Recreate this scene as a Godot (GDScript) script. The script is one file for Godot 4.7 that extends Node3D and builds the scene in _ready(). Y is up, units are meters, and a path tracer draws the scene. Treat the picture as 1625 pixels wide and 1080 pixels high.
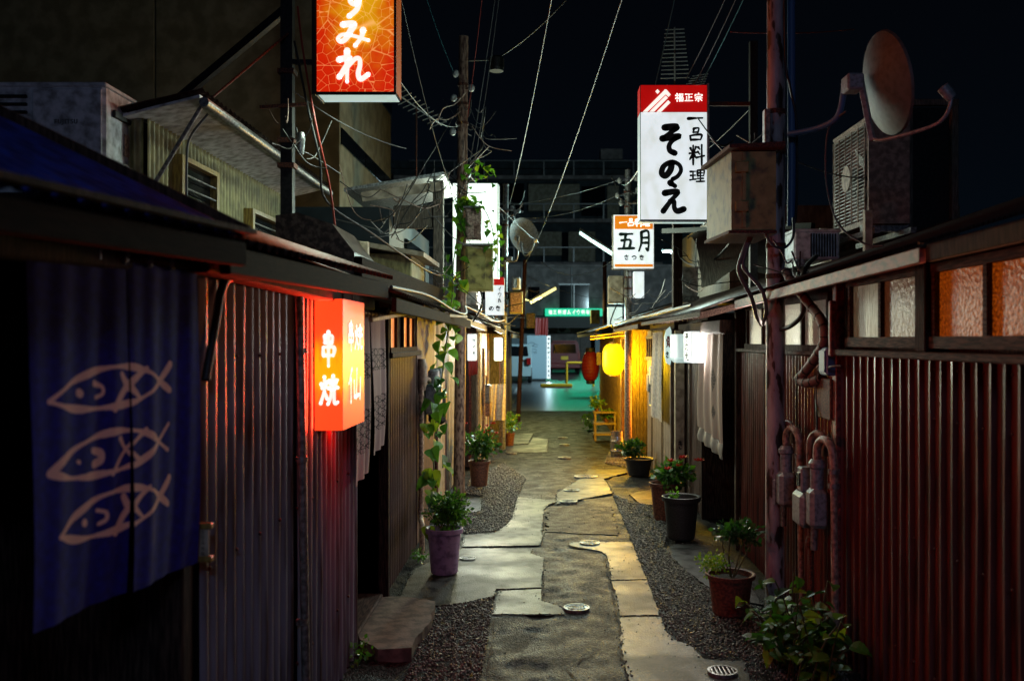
extends Node3D
# A narrow alley of small bars at night. x: right, y: up, the alley runs along -z; V(x, y, d) is a point d metres down the alley.

var M := {}
var org := {}
var used := {}
var rng := RandomNumberGenerator.new()

func V(x, y, d) -> Vector3:
	return Vector3(x, y, -d)

# ---------------------------------------------------------------- mesh builder
class B:
	var v := PackedVector3Array()
	var n := PackedVector3Array()
	var uv := PackedVector2Array()

	func tri(a: Vector3, b: Vector3, c: Vector3, na: Vector3, nb: Vector3, nc: Vector3, ua := Vector2.ZERO, ub := Vector2.ZERO, uc := Vector2.ZERO):
		if (c - a).cross(b - a).dot(na + nb + nc) < 0.0:
			v.append_array([a, c, b]); n.append_array([na, nc, nb]); uv.append_array([ua, uc, ub])
		else:
			v.append_array([a, b, c]); n.append_array([na, nb, nc]); uv.append_array([ua, ub, uc])

	func quad(a: Vector3, b: Vector3, c: Vector3, d: Vector3, hint := Vector3.ZERO, u0 := Vector2(0, 1), u1 := Vector2(1, 0)) -> B:
		# a bottom left, b bottom right, c top right, d top left; hint: the side that it faces
		var nn := (c - a).cross(b - a).normalized()
		if hint != Vector3.ZERO and nn.dot(hint) < 0.0:
			nn = -nn
		tri(a, b, c, nn, nn, nn, u0, Vector2(u1.x, u0.y), u1)
		tri(a, c, d, nn, nn, nn, u0, u1, Vector2(u0.x, u1.y))
		return self

	func hexa(p: Array) -> B:
		# eight corners: 0-3 one face in order round, 4-7 the opposite face in the same order
		var mid := Vector3.ZERO
		for q in p: mid += q / 8.0
		for f in [[0, 1, 2, 3], [4, 5, 6, 7], [0, 1, 5, 4], [1, 2, 6, 5], [2, 3, 7, 6], [3, 0, 4, 7]]:
			var c: Vector3 = (p[f[0]] + p[f[1]] + p[f[2]] + p[f[3]]) / 4.0
			quad(p[f[0]], p[f[1]], p[f[2]], p[f[3]], c - mid)
		return self

	func box(c: Vector3, s: Vector3, bev := 0.0, bas := Basis()) -> B:
		var h := s / 2.0
		bev = minf(bev, 0.45 * minf(s.x, minf(s.y, s.z)))
		if bev <= 0.0:
			var p := []
			for q in [[-1, -1], [1, -1], [1, 1], [-1, 1]]: p.append(c + bas * Vector3(q[0] * h.x, q[1] * h.y, h.z))
			for q in [[-1, -1], [1, -1], [1, 1], [-1, 1]]: p.append(c + bas * Vector3(q[0] * h.x, q[1] * h.y, -h.z))
			return hexa(p)
		for ax in 3:
			for sg in [-1.0, 1.0]:
				var f := []
				for q in [[-1, -1], [1, -1], [1, 1], [-1, 1]]:
					var t := Vector3.ZERO
					t[ax] = sg * h[ax]; t[(ax + 1) % 3] = q[0] * (h[(ax + 1) % 3] - bev); t[(ax + 2) % 3] = q[1] * (h[(ax + 2) % 3] - bev)
					f.append(c + bas * t)
				var nn := Vector3.ZERO
				nn[ax] = sg
				quad(f[0], f[1], f[2], f[3], bas * nn)
		for ax in 3:
			var u := (ax + 1) % 3
			var w := (ax + 2) % 3
			for su in [-1.0, 1.0]:
				for sw in [-1.0, 1.0]:
					var f := []
					for q in [[-1, 0], [1, 0], [1, 1], [-1, 1]]:
						var t := Vector3.ZERO
						t[ax] = q[0] * (h[ax] - bev)
						t[u] = su * (h[u] - (bev if q[1] else 0.0)); t[w] = sw * (h[w] - (0.0 if q[1] else bev))
						f.append(c + bas * t)
					var nn := Vector3.ZERO
					nn[u] = su; nn[w] = sw
					quad(f[0], f[1], f[2], f[3], bas * nn)
		for sx in [-1.0, 1.0]:
			for sy in [-1.0, 1.0]:
				for sz in [-1.0, 1.0]:
					var g := Vector3(sx, sy, sz)
					var nn := (bas * g).normalized()
					tri(c + bas * (g * Vector3(h.x, h.y - bev, h.z - bev)), c + bas * (g * Vector3(h.x - bev, h.y, h.z - bev)), c + bas * (g * Vector3(h.x - bev, h.y - bev, h.z)), nn, nn, nn)
		return self

	func bx(x0: float, x1: float, y0: float, y1: float, d0: float, d1: float, bev := 0.0) -> B:
		return box(Vector3((x0 + x1) / 2, (y0 + y1) / 2, -(d0 + d1) / 2), Vector3(absf(x1 - x0), absf(y1 - y0), absf(d1 - d0)), bev)

	func bar(a: Vector3, b: Vector3, w: float, h: float, bev := 0.0, up := Vector3.UP) -> B:
		# a beam of w by h from a to b
		var z := (b - a).normalized()
		if absf(z.dot(up)) > 0.99: up = Vector3.RIGHT
		var x := up.cross(z).normalized()
		return box((a + b) / 2.0, Vector3(w, h, a.distance_to(b)), bev, Basis(x, z.cross(x), z))

	func tube(p: Array, r, sides := 8, caps := true) -> B:
		var m := p.size()
		var prev := Vector3.ZERO
		var ring := []
		var rn := []
		for i in m:
			var t: Vector3 = (p[mini(i + 1, m - 1)] - p[maxi(i - 1, 0)]).normalized()
			if prev == Vector3.ZERO:
				prev = t.cross(Vector3.UP if absf(t.y) < 0.9 else Vector3.RIGHT).normalized()
			var a := (prev - t * prev.dot(t)).normalized()
			prev = a
			var bb := t.cross(a)
			var rr: float = r[i] if r is Array else r
			var ps := []
			var ns := []
			for k in sides:
				var q := a * cos(TAU * k / sides) + bb * sin(TAU * k / sides)
				ps.append(p[i] + q * rr); ns.append(q)
			ring.append(ps); rn.append(ns)
		for i in m - 1:
			for k in sides:
				var k2 := (k + 1) % sides
				tri(ring[i][k], ring[i][k2], ring[i + 1][k2], rn[i][k], rn[i][k2], rn[i + 1][k2])
				tri(ring[i][k], ring[i + 1][k2], ring[i + 1][k], rn[i][k], rn[i + 1][k2], rn[i + 1][k])
		if caps and m > 1:
			for e in [[0, 1], [m - 1, m - 2]]:
				var nn: Vector3 = (p[e[0]] - p[e[1]]).normalized()
				for k in sides:
					tri(p[e[0]], ring[e[0]][k], ring[e[0]][(k + 1) % sides], nn, nn, nn)
		return self

	func lathe(c: Vector3, prof: Array, seg := 24, bas := Basis()) -> B:
		# prof: [radius, height] from one end to the other
		var m := prof.size()
		for i in m - 1:
			var q0: Array = prof[i]
			var q1: Array = prof[i + 1]
			var dn := Vector2(q1[1] - q0[1], q0[0] - q1[0]).normalized()
			for k in seg:
				var a0 := TAU * k / seg
				var a1 := TAU * (k + 1) / seg
				var e0 := Vector3(cos(a0), 0, sin(a0))
				var e1 := Vector3(cos(a1), 0, sin(a1))
				var n0 := bas * (e0 * dn.x + Vector3.UP * dn.y)
				var n1 := bas * (e1 * dn.x + Vector3.UP * dn.y)
				var a: Vector3 = c + bas * (e0 * q0[0] + Vector3.UP * q0[1])
				var b: Vector3 = c + bas * (e1 * q0[0] + Vector3.UP * q0[1])
				var d: Vector3 = c + bas * (e0 * q1[0] + Vector3.UP * q1[1])
				var e: Vector3 = c + bas * (e1 * q1[0] + Vector3.UP * q1[1])
				if q0[0] > 1e-5: tri(a, b, e, n0, n1, n1)
				if q1[0] > 1e-5: tri(a, e, d, n0, n1, n0)
		return self

	func prism(pts: Array, ext: Vector3) -> B:
		# a flat outline pushed along ext
		var nn := ext.normalized()
		var ux := Vector3.RIGHT if absf(nn.x) < 0.9 else Vector3.UP
		ux = (ux - nn * ux.dot(nn)).normalized()
		var uy := nn.cross(ux)
		var flat := PackedVector2Array()
		var mid := Vector3.ZERO
		for q in pts:
			flat.append(Vector2(q.dot(ux), q.dot(uy))); mid += q / pts.size()
		var ix := Geometry2D.triangulate_polygon(flat)
		for i in range(0, ix.size(), 3):
			tri(pts[ix[i]] + ext, pts[ix[i + 1]] + ext, pts[ix[i + 2]] + ext, nn, nn, nn)
			tri(pts[ix[i]], pts[ix[i + 1]], pts[ix[i + 2]], -nn, -nn, -nn)
		var turn := 0.0
		for i in flat.size(): turn += flat[i].cross(flat[(i + 1) % flat.size()])
		for i in pts.size():
			var a: Vector3 = pts[i]
			var b: Vector3 = pts[(i + 1) % pts.size()]
			var out := (b - a).cross(nn) * (1.0 if turn > 0.0 else -1.0)
			quad(a, b, b + ext, a + ext, out)
		return self

	func wavy(a: Vector3, b: Vector3, c: Vector3, d: Vector3, hint: Vector3, pitch: float, amp: float, square := false, dent := 0.0) -> B:
		# a corrugated sheet a-b-c-d whose waves run from the edge a-b to the edge d-c
		var nn := (b - a).cross(d - a).normalized()
		if nn.dot(hint) < 0: nn = -nn
		var along := (b - a).normalized()
		var len := a.distance_to(b)
		var us := []
		if square:
			var k := 0
			while k * pitch < len:
				for q in [[0.0, -1.0], [0.70, -1.0], [0.78, 1.0], [0.92, 1.0]]: us.append([k * pitch + q[0] * pitch, q[1]])
				k += 1
		else:
			var cnt := int(len / pitch * 10.0)
			for i in cnt + 1: us.append([len * i / cnt, sin(TAU * len * i / cnt / pitch)])
		var rows := 3
		var grid := []
		for q in us:
			var u: float = minf(q[0] / len, 1.0)
			var line := []
			for r in rows + 1:
				var w := float(r) / rows
				var push: float = amp * q[1] + dent * sin(u * 17.0 + w * 4.0) * sin(w * 3.1 + u * 5.0)
				line.append(a.lerp(b, u).lerp(d.lerp(c, u), w) + nn * push)
			grid.append(line)
		for i in us.size() - 1:
			var n0 := nn
			var n1 := nn
			if square:
				var t: Vector3 = grid[i + 1][0] - grid[i][0]
				n0 = t.cross(d - a).normalized()
				if n0.dot(nn) < 0: n0 = -n0
				n1 = n0
			else:
				n0 = (nn - along * amp * TAU / pitch * cos(TAU * us[i][0] / pitch)).normalized()
				n1 = (nn - along * amp * TAU / pitch * cos(TAU * us[i + 1][0] / pitch)).normalized()
			for r in rows:
				tri(grid[i][r], grid[i + 1][r], grid[i + 1][r + 1], n0, n1, n1)
				tri(grid[i][r], grid[i + 1][r + 1], grid[i][r + 1], n0, n1, n0)
		return self

	func sheet(rows: Array, flip := false) -> B:
		# a grid of points with smooth normals, uv from 0 to 1, the first row at the top
		var h := rows.size()
		var w: int = rows[0].size()
		var ns := []
		for j in h:
			var l := []
			for i in w:
				var du: Vector3 = rows[j][mini(i + 1, w - 1)] - rows[j][maxi(i - 1, 0)]
				var dv: Vector3 = rows[mini(j + 1, h - 1)][i] - rows[maxi(j - 1, 0)][i]
				var q := dv.cross(du).normalized()
				l.append(-q if flip else q)
			ns.append(l)
		for j in h - 1:
			for i in w - 1:
				var u := [Vector2(float(i) / (w - 1), float(j) / (h - 1)), Vector2(float(i + 1) / (w - 1), float(j) / (h - 1)), Vector2(float(i + 1) / (w - 1), float(j + 1) / (h - 1)), Vector2(float(i) / (w - 1), float(j + 1) / (h - 1))]
				tri(rows[j][i], rows[j][i + 1], rows[j + 1][i + 1], ns[j][i], ns[j][i + 1], ns[j + 1][i + 1], u[0], u[1], u[2])
				tri(rows[j][i], rows[j + 1][i + 1], rows[j + 1][i], ns[j][i], ns[j + 1][i + 1], ns[j + 1][i], u[0], u[2], u[3])
		return self

	func ball(c: Vector3, r: Vector3, seg := 10) -> B:
		var rows := []
		for j in seg / 2 + 1:
			var l := []
			var t := PI * j / (seg / 2)
			for i in seg + 1:
				l.append(c + r * Vector3(sin(t) * cos(TAU * i / seg), cos(t), sin(t) * sin(TAU * i / seg)))
			rows.append(l)
		for j in rows.size() - 1:
			for i in seg:
				var q := [rows[j][i], rows[j][i + 1], rows[j + 1][i + 1], rows[j + 1][i]]
				var m := []
				for p in q: m.append(((p - c) / r).normalized())
				if j > 0: tri(q[0], q[1], q[2], m[0], m[1], m[2])
				if j < rows.size() - 2: tri(q[0], q[2], q[3], m[0], m[2], m[3])
		return self

# ---------------------------------------------------------------- nodes
func numbered(called: String) -> String:
	used[called] = used.get(called, -1) + 1
	return called if used[called] == 0 else "%s_%03d" % [called, used[called]]

func tag(o, label: String, category := "", group := "", kind := ""):
	if label: o.set_meta("label", label)
	if category: o.set_meta("category", category)
	if group: o.set_meta("group", group)
	if kind: o.set_meta("kind", kind)
	return o

func mesh_of(b: B, off: Vector3) -> ArrayMesh:
	var a := []
	a.resize(Mesh.ARRAY_MAX)
	a[Mesh.ARRAY_VERTEX] = Transform3D(Basis(), -off) * b.v
	a[Mesh.ARRAY_NORMAL] = b.n
	a[Mesh.ARRAY_TEX_UV] = b.uv
	var m := ArrayMesh.new()
	m.add_surface_from_arrays(Mesh.PRIMITIVE_TRIANGLES, a)
	return m

func obj(called: String, b: B, mat, parent = null) -> MeshInstance3D:
	# commits what the builder holds (in the scene's own coordinates) as one mesh whose origin is at its base
	var lo := b.v[0]
	var hi := b.v[0]
	for q in b.v:
		lo = lo.min(q); hi = hi.max(q)
	var at := Vector3((lo.x + hi.x) / 2, lo.y, (lo.z + hi.z) / 2)
	var o := MeshInstance3D.new()
	o.mesh = mesh_of(b, at)
	o.material_override = M[mat] if mat is String else mat
	o.name = numbered(called) if parent == null else called
	o.position = at - (org[parent] if parent != null else Vector3.ZERO)
	org[o] = at
	if parent == null: add_child(o)
	else: parent.add_child(o, true)
	return o

func thing(called: String, label: String, category: String, at: Vector3, group := "") -> Node3D:
	var o := Node3D.new()
	o.name = numbered(called)
	o.position = at
	org[o] = at
	add_child(o)
	return tag(o, label, category, group)

func struct(called: String, b: B, mat) -> MeshInstance3D:
	return tag(obj(called, b, mat), "", "", "", "structure")

func area_light(called: String, at: Vector3, facing: Vector3, size: Vector2, color: Color, energy: float):
	var l := AreaLight3D.new()
	l.name = called
	l.area_size = size
	l.light_color = color
	l.light_energy = energy
	l.area_range = 40.0
	l.shadow_enabled = true
	add_child(l, true)
	l.position = at
	l.look_at_from_position(at, at + facing, Vector3.UP if absf(facing.y) < 0.9 else Vector3.RIGHT)
	return l

# ---------------------------------------------------------------- lettering: strokes on a 100 by 100 field, y down
const GLYPH := {
	"su": "4,30 50,25 96,23|57,4 59,30 58,52 50,66 38,60 40,46 52,44 60,56 54,80 34,99",
	"mi": "22,17 52,15 44,38 30,68 17,78 9,67 22,53 50,57 93,74|78,36 73,62 56,93",
	"re": "31,6 31,96|8,32 40,27 24,54 8,82|8,82 32,52 54,30 66,30 68,48 63,72 70,88 92,74",
	"so": "28,13 74,11 52,28 20,48|20,48 50,44 84,40 58,54 45,70 48,86 66,94",
	"no": "53,22 47,54 28,78 13,68 18,42 36,25 58,19 82,32 89,56 76,80 56,93",
	"e": "42,4 60,14|20,36 72,32 44,60 14,92|42,62 56,62 58,82 70,92 95,86",
	"one": "5,54 40,48 95,44",
	"goods": "36,10 33,38|36,10 52,6 68,8 62,36|33,35 63,34|12,60 18,92|12,60 50,52 86,54 78,88|18,87 79,85",
	"fee": "11,18 20,34|45,13 36,32|5,43 50,38|28,6 28,96|27,44 6,72|31,46 48,66|60,14 70,24|58,36 68,46|52,62 98,54|82,3 82,99",
	"reason": "6,20 40,18|8,48 38,46|4,80 42,74|23,20 23,78|50,12 52,52|50,12 92,10 90,52|52,30 90,30|52,50 90,50|70,12 70,92|52,70 90,69|44,92 98,90",
	"five": "14,12 86,10|47,12 34,88|22,46 74,44 68,88|4,91 96,88",
	"moon": "30,8 30,58 14,95|30,8 78,6 78,90 64,84|32,34 76,33|32,58 76,57",
	"sa": "14,30 86,22|44,4 66,54|24,66 34,90 72,88",
	"tsu": "8,36 58,22 90,44 70,78 36,88",
	"ki": "16,22 80,16|16,44 84,38|40,4 68,60|24,70 36,90 76,88",
	"skewer": "28,14 28,34|28,14 72,14 70,34|28,33 71,33|18,46 20,70|18,46 82,46 78,70|20,68 79,68|50,2 50,99",
	"grill": "10,30 14,46|40,24 34,42|26,8 26,50 6,92|26,54 42,78|48,20 96,18|72,4 72,36|58,24 58,44|86,22 86,44|46,44 98,42|62,48 60,70 44,94|78,46 78,84 86,91 98,86",
	"hermit": "24,6 6,44|18,32 18,96|56,8 52,88|38,38 40,86|80,34 76,94|40,84 78,80",
	"luck": "24,6 32,14|8,28 42,26 8,64|26,46 26,96|30,52 42,64|50,12 96,12|56,24 56,42|56,24 90,24 90,42|56,42 90,42|52,54 54,94|52,54 94,54 92,94|54,92 92,92|54,73 92,73|72,54 72,92",
	"right": "10,14 90,12|50,14 50,88|52,48 84,46|24,42 24,88|4,90 96,88",
	"sect": "50,2 50,14|12,18 8,36|12,18 90,18 84,34|28,40 72,40|8,58 92,57|50,58 50,94 40,90|30,68 14,88|70,68 88,88",
	"mu": "46,8 26,72 10,84 82,76|64,54 90,94",
	"i": "84,8 50,40 12,60|54,38 54,96",
	"u": "50,4 50,22|14,48 14,26 86,26 78,60 40,96",
	"fish": "0,74 16,42 36,20 56,14 74,26 86,48 96,72|0,74 18,92 42,96 64,88 80,66 90,40 97,14|48,100 54,70 62,44 74,20|54,30 58,52 68,84|22,62 23,64|34,46 40,54 40,68 35,74"
}

func stroke_points(g: String) -> Array:
	var out := []
	for part in GLYPH[g].split("|"):
		var p := []
		for q in part.split(" "):
			var c = q.split(",")
			p.append(Vector2(float(c[0]), float(c[1])))
		var s := []
		for i in p.size() - 1:
			var p0: Vector2 = p[maxi(i - 1, 0)]
			var p3: Vector2 = p[mini(i + 2, p.size() - 1)]
			for k in 8: s.append(p[i].cubic_interpolate(p[i + 1], p0, p3, k / 8.0))
		s.append(p[-1])
		out.append(s)
	return out

func brush(b: B, g: String, o: Vector3, ux: Vector3, uy: Vector3, w: float, lift: Vector3, taper := 0.45):
	# lays a glyph on a face: o its top left corner, ux and uy its width and (downward) height, w the brush's half width
	var nn := lift.normalized()
	var layer := 0
	for s in stroke_points(g):
		layer += 1
		var up := lift * (1.0 + 0.12 * layer)
		var m: int = s.size()
		var left := []
		var right := []
		for i in m:
			var t2: Vector2 = s[mini(i + 1, m - 1)] - s[maxi(i - 1, 0)]
			var c: Vector3 = o + ux * s[i].x / 100.0 + uy * s[i].y / 100.0 + up
			var t := (ux.normalized() * t2.x + uy.normalized() * t2.y).normalized()
			var side := t.cross(nn).normalized()
			var f := float(i) / (m - 1)
			var ww := w * (1.0 - taper * f * f + 0.18 * sin(f * 5.0 + layer))
			left.append(c + side * ww); right.append(c - side * ww)
			if i == 0 or i == m - 1:
				for k in 8:
					var a0 := TAU * k / 8
					var a1 := TAU * (k + 1) / 8
					b.tri(c, c + (t * cos(a0) + side * sin(a0)) * ww, c + (t * cos(a1) + side * sin(a1)) * ww, nn, nn, nn)
		for i in m - 1:
			b.tri(left[i], right[i], right[i + 1], nn, nn, nn)
			b.tri(left[i], right[i + 1], left[i + 1], nn, nn, nn)

func paint(im: Image, g: String, r: Rect2, w: float, c: Color):
	# the same strokes as dye on a cloth's picture
	for s in stroke_points(g):
		for i in s.size() - 1:
			for k in 6:
				var p: Vector2 = s[i].lerp(s[i + 1], k / 6.0)
				var q := r.position + p / 100.0 * r.size
				var ww := w * (0.85 + 0.3 * sin(q.x * 0.05 + q.y * 0.03))
				for y in range(int(q.y - ww), int(q.y + ww) + 1):
					for x in range(int(q.x - ww), int(q.x + ww) + 1):
						if Vector2(x, y).distance_to(q) < ww and x >= 0 and y >= 0 and x < im.get_width() and y < im.get_height(): im.set_pixel(x, y, c)

# ---------------------------------------------------------------- materials
var heights := {}

func noise(freq: float, seed_: int, oct := 5, kind := FastNoiseLite.TYPE_SIMPLEX_SMOOTH) -> FastNoiseLite:
	var f := FastNoiseLite.new()
	f.noise_type = kind
	f.frequency = freq
	f.seed = seed_
	f.fractal_octaves = oct
	f.fractal_type = FastNoiseLite.FRACTAL_FBM if oct > 1 else FastNoiseLite.FRACTAL_NONE
	return f

func noise_tex(f: FastNoiseLite, ramp = null, size := 512) -> NoiseTexture2D:
	var t := NoiseTexture2D.new()
	t.width = size
	t.height = size
	t.seamless = true
	t.noise = f
	if ramp:
		var g := Gradient.new()
		g.offsets = PackedFloat32Array(ramp.map(func(q): return q[0]))
		g.colors = PackedColorArray(ramp.map(func(q): return q[1]))
		t.color_ramp = g
	return t

func relief(key: String) -> Texture2D:
	if not heights.has(key):
		match key:
			"grain": heights[key] = noise_tex(noise(0.09, 5, 4))
			"rough": heights[key] = noise_tex(noise(0.03, 6, 5))
			"fine": heights[key] = noise_tex(noise(0.22, 8, 3), null, 1024)
			"soft": heights[key] = noise_tex(noise(0.008, 7, 3))
	return heights[key]

var tex_seed := 11

func nmat(key: String, ramp: Array, freq: float, scale: Vector3, rough: float, o := {}) -> StandardMaterial3D:
	# colour from a noise between the ramp's colours, laid in the world's axes; scale: repeats per metre
	var m := StandardMaterial3D.new()
	m.resource_name = key
	tex_seed += 7
	m.albedo_texture = noise_tex(noise(freq, tex_seed, o.get("oct", 5)), ramp, o.get("size", 512))
	m.uv1_triplanar = true
	m.uv1_world_triplanar = true
	m.uv1_scale = scale
	m.uv1_triplanar_sharpness = 6.0
	m.roughness = rough
	if o.has("rough_map"):
		m.roughness = 1.0
		m.roughness_texture = noise_tex(noise(o.rough_map[2], tex_seed + 3, 4), [[0.3, Color.from_hsv(0, 0, o.rough_map[0])], [0.7, Color.from_hsv(0, 0, o.rough_map[1])]])
		m.roughness_texture_channel = BaseMaterial3D.TEXTURE_CHANNEL_GREEN
	m.metallic = o.get("metal", 0.0)
	m.metallic_specular = o.get("spec", 0.5)
	if o.has("bump"):
		m.heightmap_enabled = true
		m.heightmap_texture = relief(o.get("relief", "grain"))
		m.heightmap_scale = o.bump
	M[key] = m
	return m

func pmat(key: String, c: Color, rough: float, o := {}) -> StandardMaterial3D:
	var m := StandardMaterial3D.new()
	m.resource_name = key
	m.albedo_color = c
	m.roughness = rough
	m.metallic = o.get("metal", 0.0)
	if o.has("glow"):
		m.emission_enabled = true
		m.emission = o.glow
		m.emission_energy_multiplier = o.get("energy", 1.0)
	if o.has("back"):
		m.backlight_enabled = true
		m.backlight = o.back
	if o.get("alpha", 1.0) < 1.0:
		m.transparency = BaseMaterial3D.TRANSPARENCY_ALPHA
		m.albedo_color.a = o.alpha
	if o.has("bump"):
		m.heightmap_enabled = true
		m.heightmap_texture = relief(o.get("relief", "grain"))
		m.heightmap_scale = o.bump
		m.uv1_triplanar = true
		m.uv1_world_triplanar = true
		m.uv1_scale = o.get("scale", Vector3.ONE * 3.0)
	M[key] = m
	return m

func G(v: float, warm := 0.0) -> Color:
	return Color(v * (1.0 + warm), v, v * (1.0 - warm))

func materials():
	var one := Vector3.ONE
	nmat("asphalt", [[0.25, G(0.07)], [0.5, G(0.125, 0.0)], [0.75, G(0.25, 0.0)]], 0.09, one * 0.37, 0.6, {"rough_map": [0.5, 0.68, 0.02], "bump": 0.8, "relief": "fine", "spec": 0.22, "size": 1024})
	nmat("concrete", [[0.22, G(0.10, 0.04)], [0.36, G(0.17, 0.02)], [0.48, G(0.23, 0.0)], [0.8, G(0.28, 0.0)]], 0.02, one * 0.31, 0.5, {"rough_map": [0.42, 0.56, 0.012], "bump": 0.2, "relief": "fine", "size": 1024, "spec": 0.26})
	nmat("stoop_concrete", [[0.25, Color(0.27, 0.22, 0.20)], [0.7, Color(0.42, 0.35, 0.32)]], 0.02, one, 0.7, {"bump": 0.1})
	nmat("lot_asphalt", [[0.3, G(0.24)], [0.7, G(0.36)]], 0.03, one * 0.5, 0.34)
	nmat("asphalt_patch", [[0.25, G(0.07)], [0.5, G(0.12, 0.0)], [0.75, G(0.23, 0.0)]], 0.11, one * 0.43, 0.6, {"rough_map": [0.52, 0.68, 0.03], "bump": 1.0, "relief": "fine", "spec": 0.22, "size": 1024})
	var st := StandardMaterial3D.new()
	st.vertex_color_use_as_albedo = true
	st.roughness = 0.45
	M["gravel"] = st
	nmat("tin_grey", [[0.18, Color(0.24, 0.17, 0.14)], [0.3, Color(0.34, 0.34, 0.36)], [0.5, Color(0.45, 0.48, 0.54)], [0.8, Color(0.53, 0.56, 0.62)]], 0.016, Vector3(1.3, 0.16, 1.3), 0.42, {"metal": 0.25})
	nmat("tin_brown", [[0.2, Color(0.22, 0.15, 0.12)], [0.35, Color(0.32, 0.27, 0.25)], [0.5, Color(0.42, 0.36, 0.34)], [0.8, Color(0.50, 0.44, 0.42)]], 0.02, Vector3(2, 0.2, 2), 0.45, {"metal": 0.2})
	nmat("tin_red", [[0.18, Color(0.16, 0.09, 0.08)], [0.34, Color(0.29, 0.14, 0.12)], [0.5, Color(0.35, 0.17, 0.15)], [0.8, Color(0.41, 0.22, 0.19)]], 0.016, Vector3(1.2, 0.18, 1.2), 0.36, {"rough_map": [0.28, 0.5, 0.02], "metal": 0.1})
	nmat("tin_yellow", [[0.2, Color(0.34, 0.31, 0.18)], [0.7, Color(0.55, 0.52, 0.33)]], 0.02, Vector3(2, 0.6, 2), 0.55)
	nmat("roof_tin", [[0.3, Color(0.14, 0.10, 0.08)], [0.5, Color(0.24, 0.18, 0.15)], [0.7, Color(0.32, 0.27, 0.24)]], 0.03, one * 1.2, 0.5, {"metal": 0.3, "bump": 0.05})
	nmat("roof_blue", [[0.3, Color(0.08, 0.13, 0.35)], [0.7, Color(0.12, 0.22, 0.55)]], 0.02, one, 0.5)
	nmat("wood_dark", [[0.25, Color(0.11, 0.08, 0.07)], [0.5, Color(0.19, 0.14, 0.12)], [0.8, Color(0.28, 0.22, 0.18)]], 0.03, Vector3(5, 0.5, 5), 0.8, {"bump": 0.1, "spec": 0.25})
	nmat("beam_wood", [[0.25, Color(0.15, 0.11, 0.10)], [0.5, Color(0.26, 0.20, 0.18)], [0.8, Color(0.36, 0.29, 0.25)]], 0.03, Vector3(5, 5, 0.5), 0.75, {"bump": 0.12, "spec": 0.3})
	nmat("wood_black", [[0.25, Color(0.05, 0.04, 0.035)], [0.8, Color(0.12, 0.085, 0.07)]], 0.03, Vector3(4, 4, 0.5), 0.85, {"bump": 0.1, "spec": 0.2})
	nmat("dish_grey", [[0.15, Color(0.24, 0.25, 0.24)], [0.6, Color(0.31, 0.32, 0.31)]], 0.02, one * 2.0, 0.6)
	nmat("wood_grey", [[0.25, Color(0.24, 0.22, 0.19)], [0.5, Color(0.35, 0.32, 0.28)], [0.8, Color(0.45, 0.42, 0.37)]], 0.03, Vector3(5, 0.5, 5), 0.75, {"bump": 0.1})
	nmat("wood_pale", [[0.25, Color(0.52, 0.47, 0.38)], [0.8, Color(0.70, 0.65, 0.55)]], 0.03, Vector3(4, 0.4, 4), 0.6)
	nmat("bamboo", [[0.25, Color(0.42, 0.33, 0.15)], [0.8, Color(0.62, 0.52, 0.25)]], 0.03, Vector3(4, 0.6, 4), 0.45)
	nmat("red_board", [[0.25, Color(0.26, 0.10, 0.09)], [0.5, Color(0.44, 0.19, 0.17)], [0.8, Color(0.54, 0.27, 0.23)]], 0.025, Vector3(2, 2, 0.7), 0.55, {"bump": 0.06})
	nmat("rust_pole", [[0.28, Color(0.11, 0.07, 0.06)], [0.39, Color(0.24, 0.14, 0.11)], [0.43, Color(0.52, 0.49, 0.50)], [0.8, Color(0.66, 0.63, 0.64)]], 0.012, Vector3(1.6, 0.5, 1.6), 0.5, {"bump": 0.12, "relief": "rough"})
	nmat("brown_pole", [[0.3, Color(0.26, 0.16, 0.13)], [0.5, Color(0.50, 0.39, 0.33)], [0.8, Color(0.58, 0.47, 0.41)]], 0.02, Vector3(3, 1, 3), 0.5, {"bump": 0.08, "relief": "rough"})
	nmat("zinc", [[0.25, G(0.38)], [0.5, G(0.52)], [0.8, G(0.60)]], 0.03, one * 2.0, 0.4, {"metal": 0.6})
	nmat("dark_steel", [[0.3, G(0.05)], [0.7, G(0.13, 0.04)]], 0.03, one * 2.0, 0.5, {"metal": 0.3})
	nmat("rust", [[0.3, Color(0.20, 0.09, 0.06)], [0.7, Color(0.42, 0.22, 0.14)]], 0.04, one * 3.0, 0.75, {"bump": 0.06})
	nmat("pipe_cream", [[0.3, Color(0.42, 0.33, 0.29)], [0.7, Color(0.66, 0.56, 0.50)]], 0.03, one * 2.0, 0.5)
	nmat("meter_grey", [[0.2, Color(0.40, 0.42, 0.44)], [0.5, Color(0.53, 0.55, 0.57)], [0.8, Color(0.57, 0.59, 0.61)]], 0.02, one * 3.0, 0.4, {"metal": 0.2})
	nmat("box_olive", [[0.15, Color(0.30, 0.27, 0.15)], [0.45, Color(0.53, 0.50, 0.26)], [0.8, Color(0.60, 0.57, 0.33)]], 0.012, one * 1.4, 0.55, {"bump": 0.03})
	nmat("ac_white", [[0.1, Color(0.48, 0.48, 0.48)], [0.55, Color(0.70, 0.72, 0.74)], [0.8, Color(0.78, 0.79, 0.81)]], 0.015, one * 1.5, 0.5)
	nmat("ac_beige", [[0.25, Color(0.40, 0.34, 0.30)], [0.7, Color(0.58, 0.50, 0.45)]], 0.02, one * 1.5, 0.55)
	nmat("wall_beige", [[0.25, Color(0.44, 0.41, 0.34)], [0.7, Color(0.54, 0.51, 0.44)]], 0.01, one * 0.5, 0.75, {"bump": 0.08})
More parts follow.
